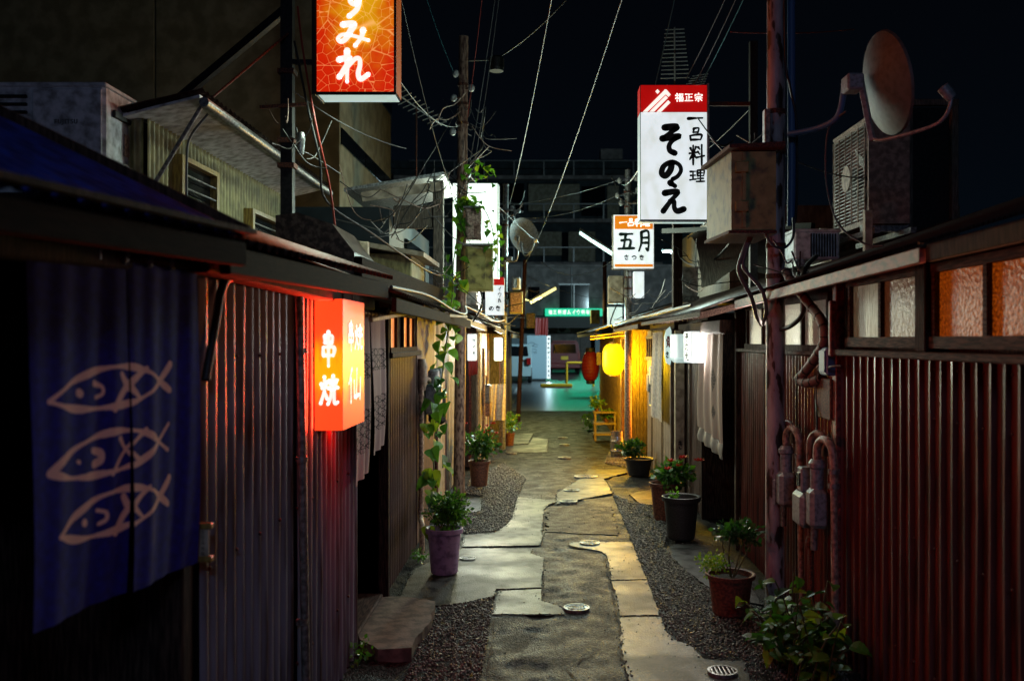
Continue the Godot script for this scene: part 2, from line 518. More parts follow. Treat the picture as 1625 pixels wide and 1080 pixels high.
	nmat("wall_far", [[0.25, Color(0.40, 0.38, 0.37)], [0.7, Color(0.52, 0.49, 0.48)]], 0.01, one * 0.3, 0.8)
	nmat("wall_teal", [[0.25, Color(0.10, 0.14, 0.16)], [0.7, Color(0.16, 0.21, 0.23)]], 0.01, one * 0.3, 0.8)
	nmat("plaster", [[0.25, Color(0.50, 0.45, 0.38)], [0.7, Color(0.66, 0.61, 0.53)]], 0.015, one * 1.2, 0.7, {"bump": 0.05})
	nmat("panel_grey", [[0.25, Color(0.34, 0.30, 0.28)], [0.7, Color(0.47, 0.42, 0.40)]], 0.015, Vector3(2, 0.6, 2), 0.6)
	nmat("panel_maroon", [[0.25, Color(0.19, 0.11, 0.11)], [0.7, Color(0.30, 0.19, 0.18)]], 0.02, one, 0.6)
	nmat("terracotta", [[0.25, Color(0.28, 0.15, 0.11)], [0.7, Color(0.46, 0.27, 0.20)]], 0.02, one * 4.0, 0.65, {"bump": 0.04})
	nmat("pot_mauve", [[0.15, Color(0.42, 0.33, 0.44)], [0.45, Color(0.57, 0.47, 0.59)], [0.8, Color(0.62, 0.51, 0.64)]], 0.014, one * 2.0, 0.55, {"bump": 0.03})
	nmat("pot_black", [[0.25, G(0.09)], [0.7, G(0.19)]], 0.03, one * 4.0, 0.5)
	nmat("soil", [[0.3, Color(0.10, 0.07, 0.05)], [0.7, Color(0.24, 0.18, 0.13)]], 0.08, one * 5.0, 0.9, {"bump": 0.4})
	nmat("cloth_white", [[0.25, Color(0.62, 0.58, 0.55)], [0.7, Color(0.74, 0.70, 0.67)]], 0.02, one * 2.0, 0.9)
	M.cloth_white.backlight_enabled = true
	M.cloth_white.backlight = G(0.5)
	pmat("black", G(0.06), 0.6)
	pmat("cable_black", G(0.08), 0.5)
	pmat("cable_grey", G(0.32), 0.5)
	pmat("cable_cream", Color(0.52, 0.48, 0.36), 0.5)
	pmat("cable_teal", Color(0.20, 0.42, 0.44), 0.5)
	pmat("cable_red", Color(0.55, 0.16, 0.10), 0.5)
	pmat("insulator", G(0.62), 0.3)
	pmat("wrap", Color(0.42, 0.33, 0.31), 0.6, {"bump": 0.06, "relief": "rough"})
	pmat("switch_blue", Color(0.24, 0.38, 0.55), 0.5)
	pmat("chrome", G(0.66), 0.25, {"metal": 0.9})
	pmat("red_paint", Color(0.52, 0.08, 0.06), 0.5)
	pmat("ink_green", Color(0.02, 0.13, 0.11), 0.6)
	pmat("ink_black", Color(0.03, 0.03, 0.03), 0.6)
	pmat("ink_orange", Color(0.75, 0.42, 0.05), 0.6, {"glow": Color(0.82, 0.45, 0.03), "energy": 0.9})
	pmat("ink_white", Color(0.85, 0.85, 0.85), 0.6, {"glow": Color(1, 0.97, 0.93), "energy": 1.0})
	pmat("ink_red", Color(0.6, 0.06, 0.05), 0.6, {"glow": Color(0.72, 0.03, 0.02), "energy": 0.8})
	pmat("glow_white", Color(0.8, 0.8, 0.8), 0.45, {"glow": Color(0.88, 0.93, 0.95), "energy": 0.95})
	pmat("glow_bright", Color(0.8, 0.8, 0.8), 0.45, {"glow": Color(0.90, 1.0, 0.93), "energy": 1.7})
	pmat("glow_dim", Color(0.8, 0.8, 0.8), 0.45, {"glow": Color(0.74, 0.86, 0.84), "energy": 0.75})
	pmat("glow_tube", Color(0.8, 0.8, 0.8), 0.4, {"glow": Color(0.80, 1.0, 0.96), "energy": 3.0})
	pmat("glow_tube_warm", Color(0.8, 0.8, 0.8), 0.4, {"glow": Color(1.0, 0.96, 0.62), "energy": 1.6})
	pmat("glow_green", Color(0.1, 0.6, 0.5), 0.4, {"glow": Color(0.03, 0.80, 0.58), "energy": 1.0})
	pmat("glow_yellow", Color(0.8, 0.7, 0.1), 0.5, {"glow": Color(1.0, 0.83, 0.01), "energy": 1.25, "bump": 0.05})
	pmat("glow_amber", Color(0.8, 0.5, 0.2), 0.5, {"glow": Color(1.0, 0.55, 0.16), "energy": 0.7})
	pmat("glow_sign_side", Color(0.6, 0.3, 0.05), 0.5, {"glow": Color(0.55, 0.23, 0.02), "energy": 0.6})
	pmat("pane_amber", Color(0.45, 0.26, 0.10), 0.35, {"glow": Color(0.62, 0.27, 0.03), "energy": 0.75, "bump": 0.35, "scale": Vector3(2.2, 2.2, 2.2), "relief": "rough"})
	pmat("pane_tan", Color(0.42, 0.34, 0.24), 0.35, {"glow": Color(0.40, 0.26, 0.15), "energy": 0.35, "bump": 0.25, "scale": Vector3(2, 2, 2), "relief": "rough"})
	pmat("pane_pale", Color(0.50, 0.50, 0.42), 0.35, {"glow": Color(0.42, 0.42, 0.32), "energy": 0.40, "bump": 0.25, "scale": Vector3(4, 0.4, 4), "relief": "rough"})
	pmat("pane_white", Color(0.55, 0.52, 0.48), 0.35, {"glow": Color(0.50, 0.46, 0.40), "energy": 0.45, "bump": 0.2, "scale": Vector3(2, 2, 2), "relief": "rough"})
	pmat("pane_orange", Color(0.6, 0.35, 0.18), 0.4, {"glow": Color(0.95, 0.52, 0.22), "energy": 0.75, "bump": 0.1, "scale": Vector3(8, 8, 8)})
	for k in ["glow_white", "glow_dim", "ink_red"]:
		# grime on the acrylic
		M[k].uv1_triplanar = true
		M[k].uv1_world_triplanar = true
		M[k].uv1_scale = Vector3(1.3, 0.7, 1.3)
		M[k].emission_operator = BaseMaterial3D.EMISSION_OP_MULTIPLY
		M[k].emission_texture = noise_tex(noise(0.012, 60 + k.length(), 6), [[0.15, Color(0.93, 0.93, 0.90)], [0.5, Color(0.985, 0.985, 0.98)], [0.8, Color.WHITE]])
	for k in ["pane_amber", "pane_tan", "pane_pale", "pane_white"]:
		# the weave of the frosted glass shows as fine light and dark against the room
		M[k].metallic_specular = 0.3
		M[k].emission_operator = BaseMaterial3D.EMISSION_OP_MULTIPLY
		M[k].emission_texture = noise_tex(noise(0.06, 40 + k.length(), 3), [[0.28, G(0.42)], [0.5, G(0.72)], [0.72, G(1.0)]])
	pmat("glass", Color(0.05, 0.06, 0.07), 0.08)
	pmat("car_red", Color(0.40, 0.0, 0.04), 0.5)
	pmat("car_white", Color(0.55, 0.62, 0.64), 0.3)
	pmat("tyre", G(0.06), 0.8)
	pmat("plate_yellow", Color(0.85, 0.70, 0.05), 0.5)
	pmat("lamp_red", Color(0.5, 0.03, 0.03), 0.3)
	pmat("yellow_paint", Color(0.72, 0.56, 0.06), 0.5)
	pmat("lantern_red", Color(0.48, 0.08, 0.05), 0.6, {"back": Color(0.5, 0.1, 0.05)})
	pmat("white_paint", G(0.78), 0.5)
	pmat("cabinet_white", Color(0.52, 0.60, 0.64), 0.45)
	var greens := [Color(0.16, 0.30, 0.07), Color(0.22, 0.38, 0.08), Color(0.30, 0.46, 0.10), Color(0.10, 0.22, 0.07), Color(0.42, 0.50, 0.10)]
	for i in greens.size():
		pmat("leaf%d" % i, greens[i], 0.42, {"back": greens[i] * 1.2})
	pmat("petal", Color(0.70, 0.10, 0.04), 0.6, {"back": Color(0.4, 0.05, 0.02)})
	pmat("stem", Color(0.25, 0.24, 0.10), 0.7)
	sign_glows_and_cloths()

func crackle_glow(w: int, h: int, centre: Array) -> ImageTexture:
	# tall orange sign: inner lamp's yellow-to-red glow painted in, printed net of pale cracks
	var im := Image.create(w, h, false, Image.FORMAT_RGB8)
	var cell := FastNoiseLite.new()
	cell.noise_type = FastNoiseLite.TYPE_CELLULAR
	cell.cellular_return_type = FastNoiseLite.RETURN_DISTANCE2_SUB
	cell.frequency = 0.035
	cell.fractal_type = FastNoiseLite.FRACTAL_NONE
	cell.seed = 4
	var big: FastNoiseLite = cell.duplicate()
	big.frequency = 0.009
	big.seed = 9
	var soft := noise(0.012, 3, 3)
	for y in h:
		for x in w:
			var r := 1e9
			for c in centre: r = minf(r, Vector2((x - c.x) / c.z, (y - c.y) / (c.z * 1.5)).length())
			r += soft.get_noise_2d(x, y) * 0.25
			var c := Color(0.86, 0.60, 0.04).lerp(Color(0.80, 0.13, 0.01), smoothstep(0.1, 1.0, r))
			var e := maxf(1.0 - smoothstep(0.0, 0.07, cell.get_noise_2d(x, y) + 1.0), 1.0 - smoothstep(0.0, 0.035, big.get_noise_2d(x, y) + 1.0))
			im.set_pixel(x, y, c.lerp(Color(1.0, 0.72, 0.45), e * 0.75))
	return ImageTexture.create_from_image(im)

func glow_face(key: String, t: Texture2D, energy: float):
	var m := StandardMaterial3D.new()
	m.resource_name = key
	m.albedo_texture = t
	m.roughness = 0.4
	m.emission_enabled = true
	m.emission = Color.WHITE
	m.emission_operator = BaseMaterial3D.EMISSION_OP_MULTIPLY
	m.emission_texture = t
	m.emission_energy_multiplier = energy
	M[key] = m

func cloth_print(key: String, im: Image, back: float):
	var m := StandardMaterial3D.new()
	m.resource_name = key
	m.albedo_texture = ImageTexture.create_from_image(im)
	m.roughness = 0.85
	m.backlight_enabled = true
	m.backlight = G(back)
	M[key] = m

func sign_glows_and_cloths():
	glow_face("violet_face_glow", crackle_glow(256, 480, [Vector3(150, 200, 190), Vector3(140, 60, 150)]), 1.0)
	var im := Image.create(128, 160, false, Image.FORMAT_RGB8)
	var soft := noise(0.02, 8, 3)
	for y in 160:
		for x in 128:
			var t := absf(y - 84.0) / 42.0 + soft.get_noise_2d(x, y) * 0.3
			im.set_pixel(x, y, Color(1.0, 0.66, 0.02).lerp(Color(1.0, 0.30, 0.12), smoothstep(0.15, 1.1, t)))  # yellow middle to red ends: the inner lamp's glow painted into the face
	glow_face("skewer_face_glow", ImageTexture.create_from_image(im), 1.0)
	# indigo curtain with three fishes in resist dye
	im = Image.create(512, 640, false, Image.FORMAT_RGB8)
	for y in 640:
		for x in 512:
			var k := 1.0 + soft.get_noise_2d(x * 2.0, y * 2.0) * 0.25 + 0.06 * sin(x * 2.1) * sin(y * 1.9)
			im.set_pixel(x, y, Color(0.02 * k, 0.07 * k, 0.48 * k))
	paint(im, "fish", Rect2(44, 190, 372, 92), 7, Color(0.92, 0.76, 0.70))
	paint(im, "fish", Rect2(40, 312, 366, 92), 7, Color(0.92, 0.76, 0.70))
	paint(im, "fish", Rect2(62, 424, 346, 92), 7, Color(0.92, 0.76, 0.70))
	cloth_print("cloth_fish", im, 0.25)
	# white lace curtain with two bands of hemp-leaf stars
	im = Image.create(512, 512, false, Image.FORMAT_RGB8)
	var a := 26.0
	for y in 512:
		for x in 512:
			var c := Color(0.70, 0.62, 0.62)
			if (y > 120 and y < 205) or (y > 300 and y < 432):
				var best := 9.0
				var hy := a * 0.866
				for k in 3:
					var ang := PI * k / 3.0
					var q := x * cos(ang) + y * sin(ang)
					best = minf(best, absf(fposmod(q, a) - a / 2))
					var p := x * cos(ang + PI / 6) + y * sin(ang + PI / 6)
					best = minf(best, absf(fposmod(p, hy) - hy / 2) + 0.6)
				if best < 1.25: c = Color(0.10, 0.09, 0.11)
			im.set_pixel(x, y, c)
	cloth_print("cloth_star", im, 0.6)
	# pale curtain with dark diamonds
	im = Image.create(256, 384, false, Image.FORMAT_RGB8)
	for y in 384:
		for x in 256:
			var c := Color(0.66, 0.57, 0.53) * (1.0 + 0.05 * sin(x * 0.9))
			for s in [[58, 176, 12, 58], [170, 168, 16, 50], [60, 290, 9, 26], [172, 288, 12, 30]]:
				var r := absf(x - s[0]) / float(s[2]) + absf(y - s[1]) / float(s[3])
				if r < 1.0 and fposmod(r * 4.0 + 0.1 * sin(x * 1.7 + y), 1.0) < 0.62: c = Color(0.16, 0.13, 0.13)
			im.set_pixel(x, y, c)
	cloth_print("cloth_diamond", im, 0.5)

# ---------------------------------------------------------------- small makers
func sag(a: Vector3, b: Vector3, drop: float, cnt := 14) -> Array:
	var out := []
	for i in cnt + 1:
		var t := float(i) / cnt
		out.append(a.lerp(b, t) + Vector3.DOWN * drop * 4.0 * t * (1.0 - t))
	return out

func curve(p: Array, per := 6) -> Array:
	var out := []
	for i in p.size() - 1:
		for k in per:
			out.append(p[i].cubic_interpolate(p[i + 1], p[maxi(i - 1, 0)], p[mini(i + 2, p.size() - 1)], float(k) / per))
	out.append(p[-1])
	return out

func cable(label: String, pts: Array, r: float, mat: String, called := "cable", group := ""):
	var o = obj(called, B.new().tube(pts, r, 6), mat)
	return tag(o, label, called.replace("_", " "), group)

func leaf_mesh(l: float, w: float, droop := 0.25) -> ArrayMesh:
	var b := B.new()
	var prof := [[0.0, 0.06], [0.08, 0.62], [0.28, 1.0], [0.52, 0.86], [0.76, 0.46], [1.0, 0.0]]
	for i in prof.size() - 1:
		var x0: float = prof[i][0] * l
		var x1: float = prof[i + 1][0] * l
		var y0: float = -droop * l * prof[i][0] * prof[i][0]
		var y1: float = -droop * l * prof[i + 1][0] * prof[i + 1][0]
		for s in [-1.0, 1.0]:
			var a := Vector3(x0, y0, 0)
			var c := Vector3(x1, y1, 0)
			var e := Vector3(x0 - 0.04 * l, y0 + 0.22 * w * prof[i][1], s * w * 0.5 * prof[i][1])
			var f := Vector3(x1 - 0.04 * l, y1 + 0.22 * w * prof[i + 1][1], s * w * 0.5 * prof[i + 1][1])
			b.quad(a, c, f, e, Vector3.UP)
	return mesh_of(b, Vector3.ZERO)

func leaf(parent: Node3D, m: ArrayMesh, at: Vector3, yaw: float, pitch: float, roll: float, size: float, mat: String, called := "leaf"):
	var o := MeshInstance3D.new()
	o.name = called
	o.mesh = m
	o.material_override = M[mat]
	o.transform = Transform3D(Basis.from_euler(Vector3(roll, yaw, pitch)).scaled(Vector3.ONE * size), at - org[parent])
	parent.add_child(o, true)

func foliage(b: B, c: Vector3, r: Vector3, cnt: int, size: float):
	for i in cnt:
		var dir := Vector3(rng.randfn(), rng.randfn(), rng.randfn()).normalized()
		var p := c + dir * r * pow(rng.randf(), 0.4) * (0.8 + 0.35 * sin(dir.x * 5.0 + dir.y * 7.0 + dir.z * 4.0))
		var t := (dir + Vector3(rng.randfn(), rng.randfn() - 0.2, rng.randfn()) * 0.6).normalized()
		var s := t.cross(Vector3(rng.randfn(), rng.randfn(), rng.randfn())).normalized()
		var l := size * rng.randf_range(0.6, 1.3)
		var nn := t.cross(s).normalized()
		var m := p + t * l * 0.5 + nn * l * 0.08
		var e := p + t * l
		b.quad(p, m + s * l * 0.3, e, m - s * l * 0.3, dir)

func cloth(a: Vector3, b: Vector3, y0: float, folds: float, amp: float, out: Vector3, lift := 0.0, nx := 40, ny := 16) -> B:
	# cloth hanging from a to b (left to right as one looks at it) down to the height y0
	var rows := []
	for j in ny + 1:
		var w := float(j) / ny
		var l := []
		for i in nx + 1:
			var u := float(i) / nx
			var p := a.lerp(b, u)
			p.y = lerpf(p.y, y0 + lift * u, w)
			p += out * (amp * (0.35 + 0.65 * w) * sin(u * TAU * folds + 0.6 * sin(w * 2.0)) + 0.3 * amp * sin(u * 23.0 + w * 3.0) + 0.02 * w * sin(w * 2.5 + u))
			l.append(p)
		rows.append(l)
	return B.new().sheet(rows)

func pot(called: String, label: String, at: Vector3, r: float, h: float, mat: String, group: String) -> Node3D:
	var t := thing(called, label, "plant pot", at, group)
	obj("pot", B.new().lathe(at, [[0.0, 0.0], [r * 0.72, 0.0], [r * 0.76, 0.01], [r * 0.94, h * 0.88], [r * 1.06, h * 0.89], [r * 1.08, h * 0.99], [r * 1.02, h], [r * 0.92, h * 0.98], [r * 0.9, h * 0.9], [r * 0.88, h * 0.86]], 28), mat, t)
	obj("soil", B.new().lathe(at, [[r * 0.885, h * 0.86], [r * 0.5, h * 0.885], [0.0, h * 0.89]], 20), "soil", t)
	return t

func jag(p: Array, step: float, amount: float) -> Array:
	var out := []
	for i in p.size():
		var a: Vector2 = p[i]
		var b: Vector2 = p[(i + 1) % p.size()]
		var cnt := maxi(1, int(a.distance_to(b) / step))
		for k in cnt:
			out.append(a.lerp(b, float(k) / cnt) + Vector2(rng.randf_range(-1, 1), rng.randf_range(-1, 1)) * amount)
	return out

func flat(p) -> Array:
	var out := []
	for i in range(0, p.size(), 2): out.append(Vector2(p[i], p[i + 1]))
	return out

const GROUND := {
	"A1": [-0.263, 9.639, 0.169, 9.412, 0.049, 9.195, 0.006, 8.922, -0.011, 7.947, -0.005, 7.692, -0.025, 7.362, -0.62, 7.317, -0.655, 7.742, -0.403, 7.843, -0.32, 8.136, -0.277, 8.481],
	"A2": [-0.614, 7.251, -0.082, 7.251, -0.099, 7.08, 0.005, 6.936, -0.012, 6.107, -0.287, 6.061, -0.304, 6.076, -0.307, 5.897, -0.49, 5.742, -0.633, 5.687, -0.884, 5.714, -0.907, 6.575, -0.706, 7.059],
	"A3": [-0.285, 6.03, -0.012, 6.076, -0.015, 5.797, 0.117, 5.674, 0.121, 5.517, -0.294, 5.517],
	"B1": [0.214, 7.477, 0.7, 7.5, 0.691, 6.316, 0.454, 6.299, 0.478, 6.957, 0.443, 7.143, 0.329, 7.251, 0.21, 7.339],
	"B2": [0.455, 6.266, 0.691, 6.283, 0.677, 5.492, 0.446, 5.479, 0.458, 5.926],
	"B3": [0.444, 5.455, 0.678, 5.467, 0.675, 5.217, 0.694, 5.053, 0.769, 4.948, 0.808, 4.734, 0.998, 4.706, 0.917, 3.4, 0.427, 3.4, 0.405, 4.571, 0.408, 4.898],
	"C1": [-0.539, 13.483, 0.054, 13.483, 0.082, 15.287, -0.166, 15.584, -0.231, 14.458, -0.562, 14.286],
	"C2": [-0.559, 14.458, -0.234, 14.634, -0.173, 16.216, -0.576, 16],
	"D1": [0.135, 9.231, 0.724, 9.877, 0.717, 10.345, 0.698, 10.909, 1.021, 11.429, 1.03, 11.707, 0.562, 11.707, 0.472, 11.06, 0.145, 9.917],
	"E1": [-0.79, 9.6, -0.626, 9.577, -0.582, 8.824, -0.721, 8.727],
	"F1": [0.892, 9.836, 1.251, 10.256, 1.229, 9.125, 0.948, 9.231],
	"G1": [0.93, 7.229, 1.052, 7.407, 1.38, 7.362, 1.326, 5.714, 1.124, 5.854, 1.039, 6.283, 0.983, 6.612],
}
const GRAVEL := {
	"GR": [0.718, 9.796, 0.911, 9.231, 1.227, 9.023, 0.936, 7.273, 0.978, 6.575, 1.031, 6.234, 1.11, 5.783, 1.31, 5.647, 1.45, 5.217, 1.45, 3.4, 0.931, 3.4, 1.005, 4.724, 0.814, 4.752, 0.775, 4.969, 0.702, 5.085, 0.681, 5.24, 0.705, 7.5],
	"GL": [-0.509, 12.308, -0.196, 10.909, -0.263, 9.639, -0.283, 8.481, -0.321, 8.163, -0.404, 7.869, -0.66, 7.792, -0.719, 8.696, -0.574, 8.791, -0.622, 9.717, -0.829, 9.796, -0.851, 10.909],
	"GL2": [-0.634, 5.66, -0.491, 5.714, -0.309, 5.868, -0.3, 5.492, -0.286, 3.4, -0.634, 3.4, -0.65, 4.878, -0.616, 5.195],
	"GR2": [0.969, 13.714, 1.219, 12.973, 1.171, 11.707, 1.051, 11.765, 0.804, 12.308],
}

# ---------------------------------------------------------------- the scene
func _ready():
	rng.seed = 20
	setting_light()
	materials()
	ground()
	far_end()
	left_shops()
	right_shops()
	signs()
	poles()
	left_details()
	right_details()
	plants()
	wires()

func setting_light():
	var cam := Camera3D.new()
	cam.name = "camera"
	cam.projection = Camera3D.PROJECTION_FRUSTUM
	cam.near = 0.05
	cam.far = 400.0
	cam.size = 0.036
	cam.frustum_offset = Vector2(-0.00165, 0.0)
	cam.position = Vector3(0, 1.6, 0)
	var lens := CameraAttributesPhysical.new()
	lens.frustum_focal_length = 33.0
	lens.frustum_focus_distance = 7.0
	lens.exposure_aperture = 2.8
	cam.attributes = lens
	add_child(cam)
	var e := Environment.new()
	e.background_mode = Environment.BG_SKY
	var sm := ProceduralSkyMaterial.new()
	sm.sky_top_color = Color(0.10, 0.12, 0.17)
	sm.sky_horizon_color = Color(0.14, 0.24, 0.32)
	sm.sky_curve = 0.12
	sm.ground_bottom_color = Color(0.05, 0.05, 0.06)
	sm.ground_horizon_color = Color(0.08, 0.10, 0.12)
	e.sky = Sky.new()
	e.sky.sky_material = sm
	e.background_energy_multiplier = 0.08
	e.tonemap_mode = Environment.TONE_MAPPER_LINEAR
	e.tonemap_exposure = 1.0
	e.sdfgi_enabled = true
	e.ssao_enabled = true
	e.ssil_enabled = true
	var w := WorldEnvironment.new()
	w.name = "surroundings"
	w.environment = e
	add_child(w)

func ground():
	struct("ground", B.new().quad(V(-150, -0.03, -60), V(150, -0.03, -60), V(150, -0.03, 300), V(-150, -0.03, 300), Vector3.UP), "asphalt")
	# the worn alley surface, uneven by a few millimetres
	var h := noise(0.9, 3, 4)
	var pit := noise(1.6, 12, 3)
	var ds := []
	var d := 22.0
	while d > 1.2:
		ds.append(d)
		d -= 0.028 if d < 9.0 else 0.06
	var rows := []
	for dd in ds:
		var l := []
		var x := -1.7
		while x < 1.9:
			var worn := maxf(0.0, pit.get_noise_2d(x + 0.02 * h.get_noise_2d(x * 20.0, dd * 20.0), dd) - 0.16)
			l.append(V(x, -0.003 + 0.004 * h.get_noise_2d(x, dd * 0.8) + 0.0025 * h.get_noise_2d(x * 14.0, dd * 14.0) - minf(0.06 * worn, 0.011), dd))
			x += 0.03
		rows.append(l)
	var b := B.new().sheet(rows)
	for i in b.uv.size(): b.uv[i] = Vector2.ZERO
	struct("alley_pavement", b, "asphalt")
	b = B.new()
	for k in GROUND:
		var p := []
		for q in jag(flat(GROUND[k]), 0.035, 0.006): p.append(V(q.x, -0.02, q.y))
		var o = obj("concrete_slab", B.new().prism(p, Vector3.UP * (0.0245 + 0.0015 * (k.hash() % 3))), "concrete")
		tag(o, "", "", "", "structure")
	# one later asphalt repair and the cracks round the slabs, dark strips for dirt and painted-in shadow
	var p2 := []
	for z in jag(flat([0.03, 7.9, 0.62, 7.75, 0.66, 9.1, 0.3, 9.2, 0.04, 8.9]), 0.05, 0.02): p2.append(V(z.x, -0.02, z.y))
	tag(obj("asphalt_patch", B.new().prism(p2, Vector3.UP * 0.0222), "asphalt_patch"), "", "", "", "structure")
	for q in [[0.01, 8.9, -0.004, 7.7], [0.0, 7.0, 0.0, 5.85], [0.45, 6.95, 0.43, 5.5, 0.40, 4.6, 0.42, 3.6], [-0.3, 5.5, 0.12, 5.505, 0.2, 5.42], [0.2, 7.33, 0.33, 7.22, 0.44, 7.1], [0.05, 9.2, 0.3, 9.27, 0.7, 9.72], [-0.28, 9.66, 0.0, 9.75, 0.3, 10.4, 0.52, 11.4], [-0.4, 11.0, 0.1, 11.3, 0.6, 11.75, 1.0, 11.75], [-0.54, 13.45, 0.06, 13.45, 0.5, 13.6, 0.9, 13.4], [0.1, 15.3, 0.5, 15.6, 1.0, 15.5], [-0.5, 17.2, 0.2, 17.0, 0.8, 17.4], [-0.28, 5.4, -0.26, 4.4, -0.24, 3.4], [0.06, 6.3, 0.3, 6.2], [0.3, 4.9, 0.12, 4.6, 0.2, 4.2]]:
		var line := []
		var f := flat(q)
		for i in f.size() - 1:
			var cnt := int(f[i].distance_to(f[i + 1]) / 0.03)
			for k in cnt: line.append(f[i].lerp(f[i + 1], float(k) / cnt) + Vector2(rng.randf_range(-1, 1), rng.randf_range(-1, 1)) * 0.011)
		var b2 := B.new()
		for i in line.size() - 1:
			var side: Vector2 = (line[i + 1] - line[i]).orthogonal().normalized()
			var w0 := 0.001 + 0.009 * absf(h.get_noise_2d(line[i].x * 9.0, line[i].y * 9.0))
			var w1 := 0.001 + 0.009 * absf(h.get_noise_2d(line[i + 1].x * 9.0, line[i + 1].y * 9.0))
			var k0: Vector2 = line[i] - side * w0
			var k1: Vector2 = line[i] + side * w0
			var k2: Vector2 = line[i + 1] + side * w1
			var k3: Vector2 = line[i + 1] - side * w1
			b2.quad(V(k0.x, 0.0022, k0.y), V(k1.x, 0.0022, k1.y), V(k2.x, 0.0022, k2.y), V(k3.x, 0.0022, k3.y), Vector3.UP)
		tag(obj("pavement_crack", b2, "soil"), "", "", "", "structure")
	# gravel
	var stone := B.new()
	var pts := []
	for i in 9: pts.append(Vector3(rng.randfn(), rng.randfn() * 0.6, rng.randfn()).normalized() * rng.randf_range(0.8, 1.1))
	stone.ball(Vector3.ZERO, Vector3(1, 0.65, 0.8), 6)
	var xf := []
	for k in GRAVEL:
		var poly := PackedVector2Array(flat(GRAVEL[k]))
		var lo := poly[0]
		var hi := poly[0]
		for q in poly:
			lo = lo.min(q); hi = hi.max(q)
		var cnt := int((hi.x - lo.x) * (hi.y - lo.y) * 3800.0)
		for i in cnt:
			var q := Vector2(rng.randf_range(lo.x, hi.x), rng.randf_range(lo.y, hi.y))
			if Geometry2D.is_point_in_polygon(q, poly):
				var s := rng.randf_range(0.004, 0.0105) * (0.7 + 0.05 * q.y)
				xf.append(Transform3D(Basis.from_euler(Vector3(rng.randf() * 6, rng.randf() * 6, rng.randf() * 6)).scaled(Vector3(1, 1, 1) * s), V(q.x, 0.004 + rng.randf() * 0.012, q.y)))
	for k in GROUND:
		for q in jag(flat(GROUND[k]), 0.012, 0.02):
			if rng.randf() < 0.45:
				var s := rng.randf_range(0.0025, 0.008)
				xf.append(Transform3D(Basis.from_euler(Vector3(rng.randf() * 6, rng.randf() * 6, rng.randf() * 6)).scaled(Vector3.ONE * s), V(q.x, 0.006, q.y)))
	for i in 900:
		var s := rng.randf_range(0.002, 0.006)
		xf.append(Transform3D(Basis.from_euler(Vector3(rng.randf() * 6, rng.randf() * 6, rng.randf() * 6)).scaled(Vector3.ONE * s), V(rng.randf_range(-0.8, 1.3), 0.006, rng.randf_range(3.2, 13.0))))
	var mm := MultiMesh.new()
	mm.transform_format = MultiMesh.TRANSFORM_3D
	mm.use_colors = true
	mm.mesh = mesh_of(stone, Vector3.ZERO)
	mm.instance_count = xf.size()
	for i in xf.size():
		mm.set_instance_transform(i, xf[i])
		var g := rng.randf_range(0.02, 0.14)
		mm.set_instance_color(i, Color(g * 1.04, g, g * 0.94))
	var mi := MultiMeshInstance3D.new()
	mi.name = "gravel"
	mi.multimesh = mm
	mi.material_override = M.gravel
	add_child(mi)
	tag(mi, "loose grey gravel along both sides of the alley", "gravel", "", "stuff")
	# round drain covers
	var mh := [0.199, 5.621, 0.078, 0.367, 7.43, 0.08, -0.552, 6.897, 0.06, 0.501, 11.06, 0.14, 0.301, 10.042, 0.085, 0.249, 9.339, 0.09, 0.291, 12.834, 0.09, 0.32, 15.484, 0.08, 0.328, 14.458, 0.08, -0.444, 13.333, 0.07, 1.001, 12.308, 0.07]
	var said := ["patterned iron drain cover nearest, at the end of the narrow concrete strip", "pale drain cover at the corner of the right concrete strip", "small metal drain cover beside the mauve flower pot", "largest pale drain cover beside the orange-lit slab", "pale drain cover in the middle of the alley, next nearer than the largest one", "pale drain cover at the far tip of the left concrete slabs", "pale drain cover in the yellow-lit stretch, nearest of three in line", "pale drain cover in the yellow-lit stretch, farthest of three in line", "pale drain cover in the yellow-lit stretch, middle of three in line", "small drain cover beside the slab at the left zinc pole", "small drain cover beside the steel keg"]
	for i in said.size():
		var c := V(mh[i * 3], 0.008, mh[i * 3 + 1])
		var r: float = mh[i * 3 + 2]
		var t := thing("drain_cover", said[i], "drain cover", c, "drain covers in the alley")
		obj("rim", B.new().lathe(c, [[r * 0.9, -0.02], [r, -0.02], [r, 0.008], [r * 0.9, 0.008], [r * 0.9, 0.0]], 28), "zinc", t)
		b = B.new().lathe(c, [[0.0, 0.004], [r * 0.9, 0.004]], 24)
		for k in 3: b.lathe(c, [[r * (0.2 + 0.2 * k), 0.004], [r * (0.22 + 0.2 * k), 0.009], [r * (0.27 + 0.2 * k), 0.009], [r * (0.29 + 0.2 * k), 0.004]], 20)
		obj("lid", b, "zinc", t)
	var c := V(0.86, 0.01, 4.528)
	var t := thing("drain_grate", "slotted round drain grate in front of the leafy bush", "drain grate", c)
	obj("rim", B.new().lathe(c, [[0.062, -0.02], [0.072, -0.02], [0.072, 0.012], [0.062, 0.012], [0.062, 0.0]], 28), "zinc", t)
	for k in 6:
		var x := -0.05 + 0.02 * k
		var w := sqrt(0.062 * 0.062 - x * x)
		obj("grate_bar", B.new().bx(c.x + x - 0.004, c.x + x + 0.004, 0.008, 0.02, 4.528 - w, 4.528 + w), "zinc", t)
	# raised step at the left bar's door
	var p := []
	for q in jag(flat([-1.005, 5.161, -1.001, 5.687, -0.827, 5.714, -0.643, 5.607, -0.623, 5.217, -0.66, 4.898, -0.656, 4.752, -0.827, 4.734, -0.953, 4.898]), 0.06, 0.008): p.append(V(q.x, -0.02, q.y))
	tag(obj("door_step", B.new().prism(p, Vector3.UP * 0.075), "stoop_concrete"), "low reddish concrete step in front of the white lace curtain", "step")

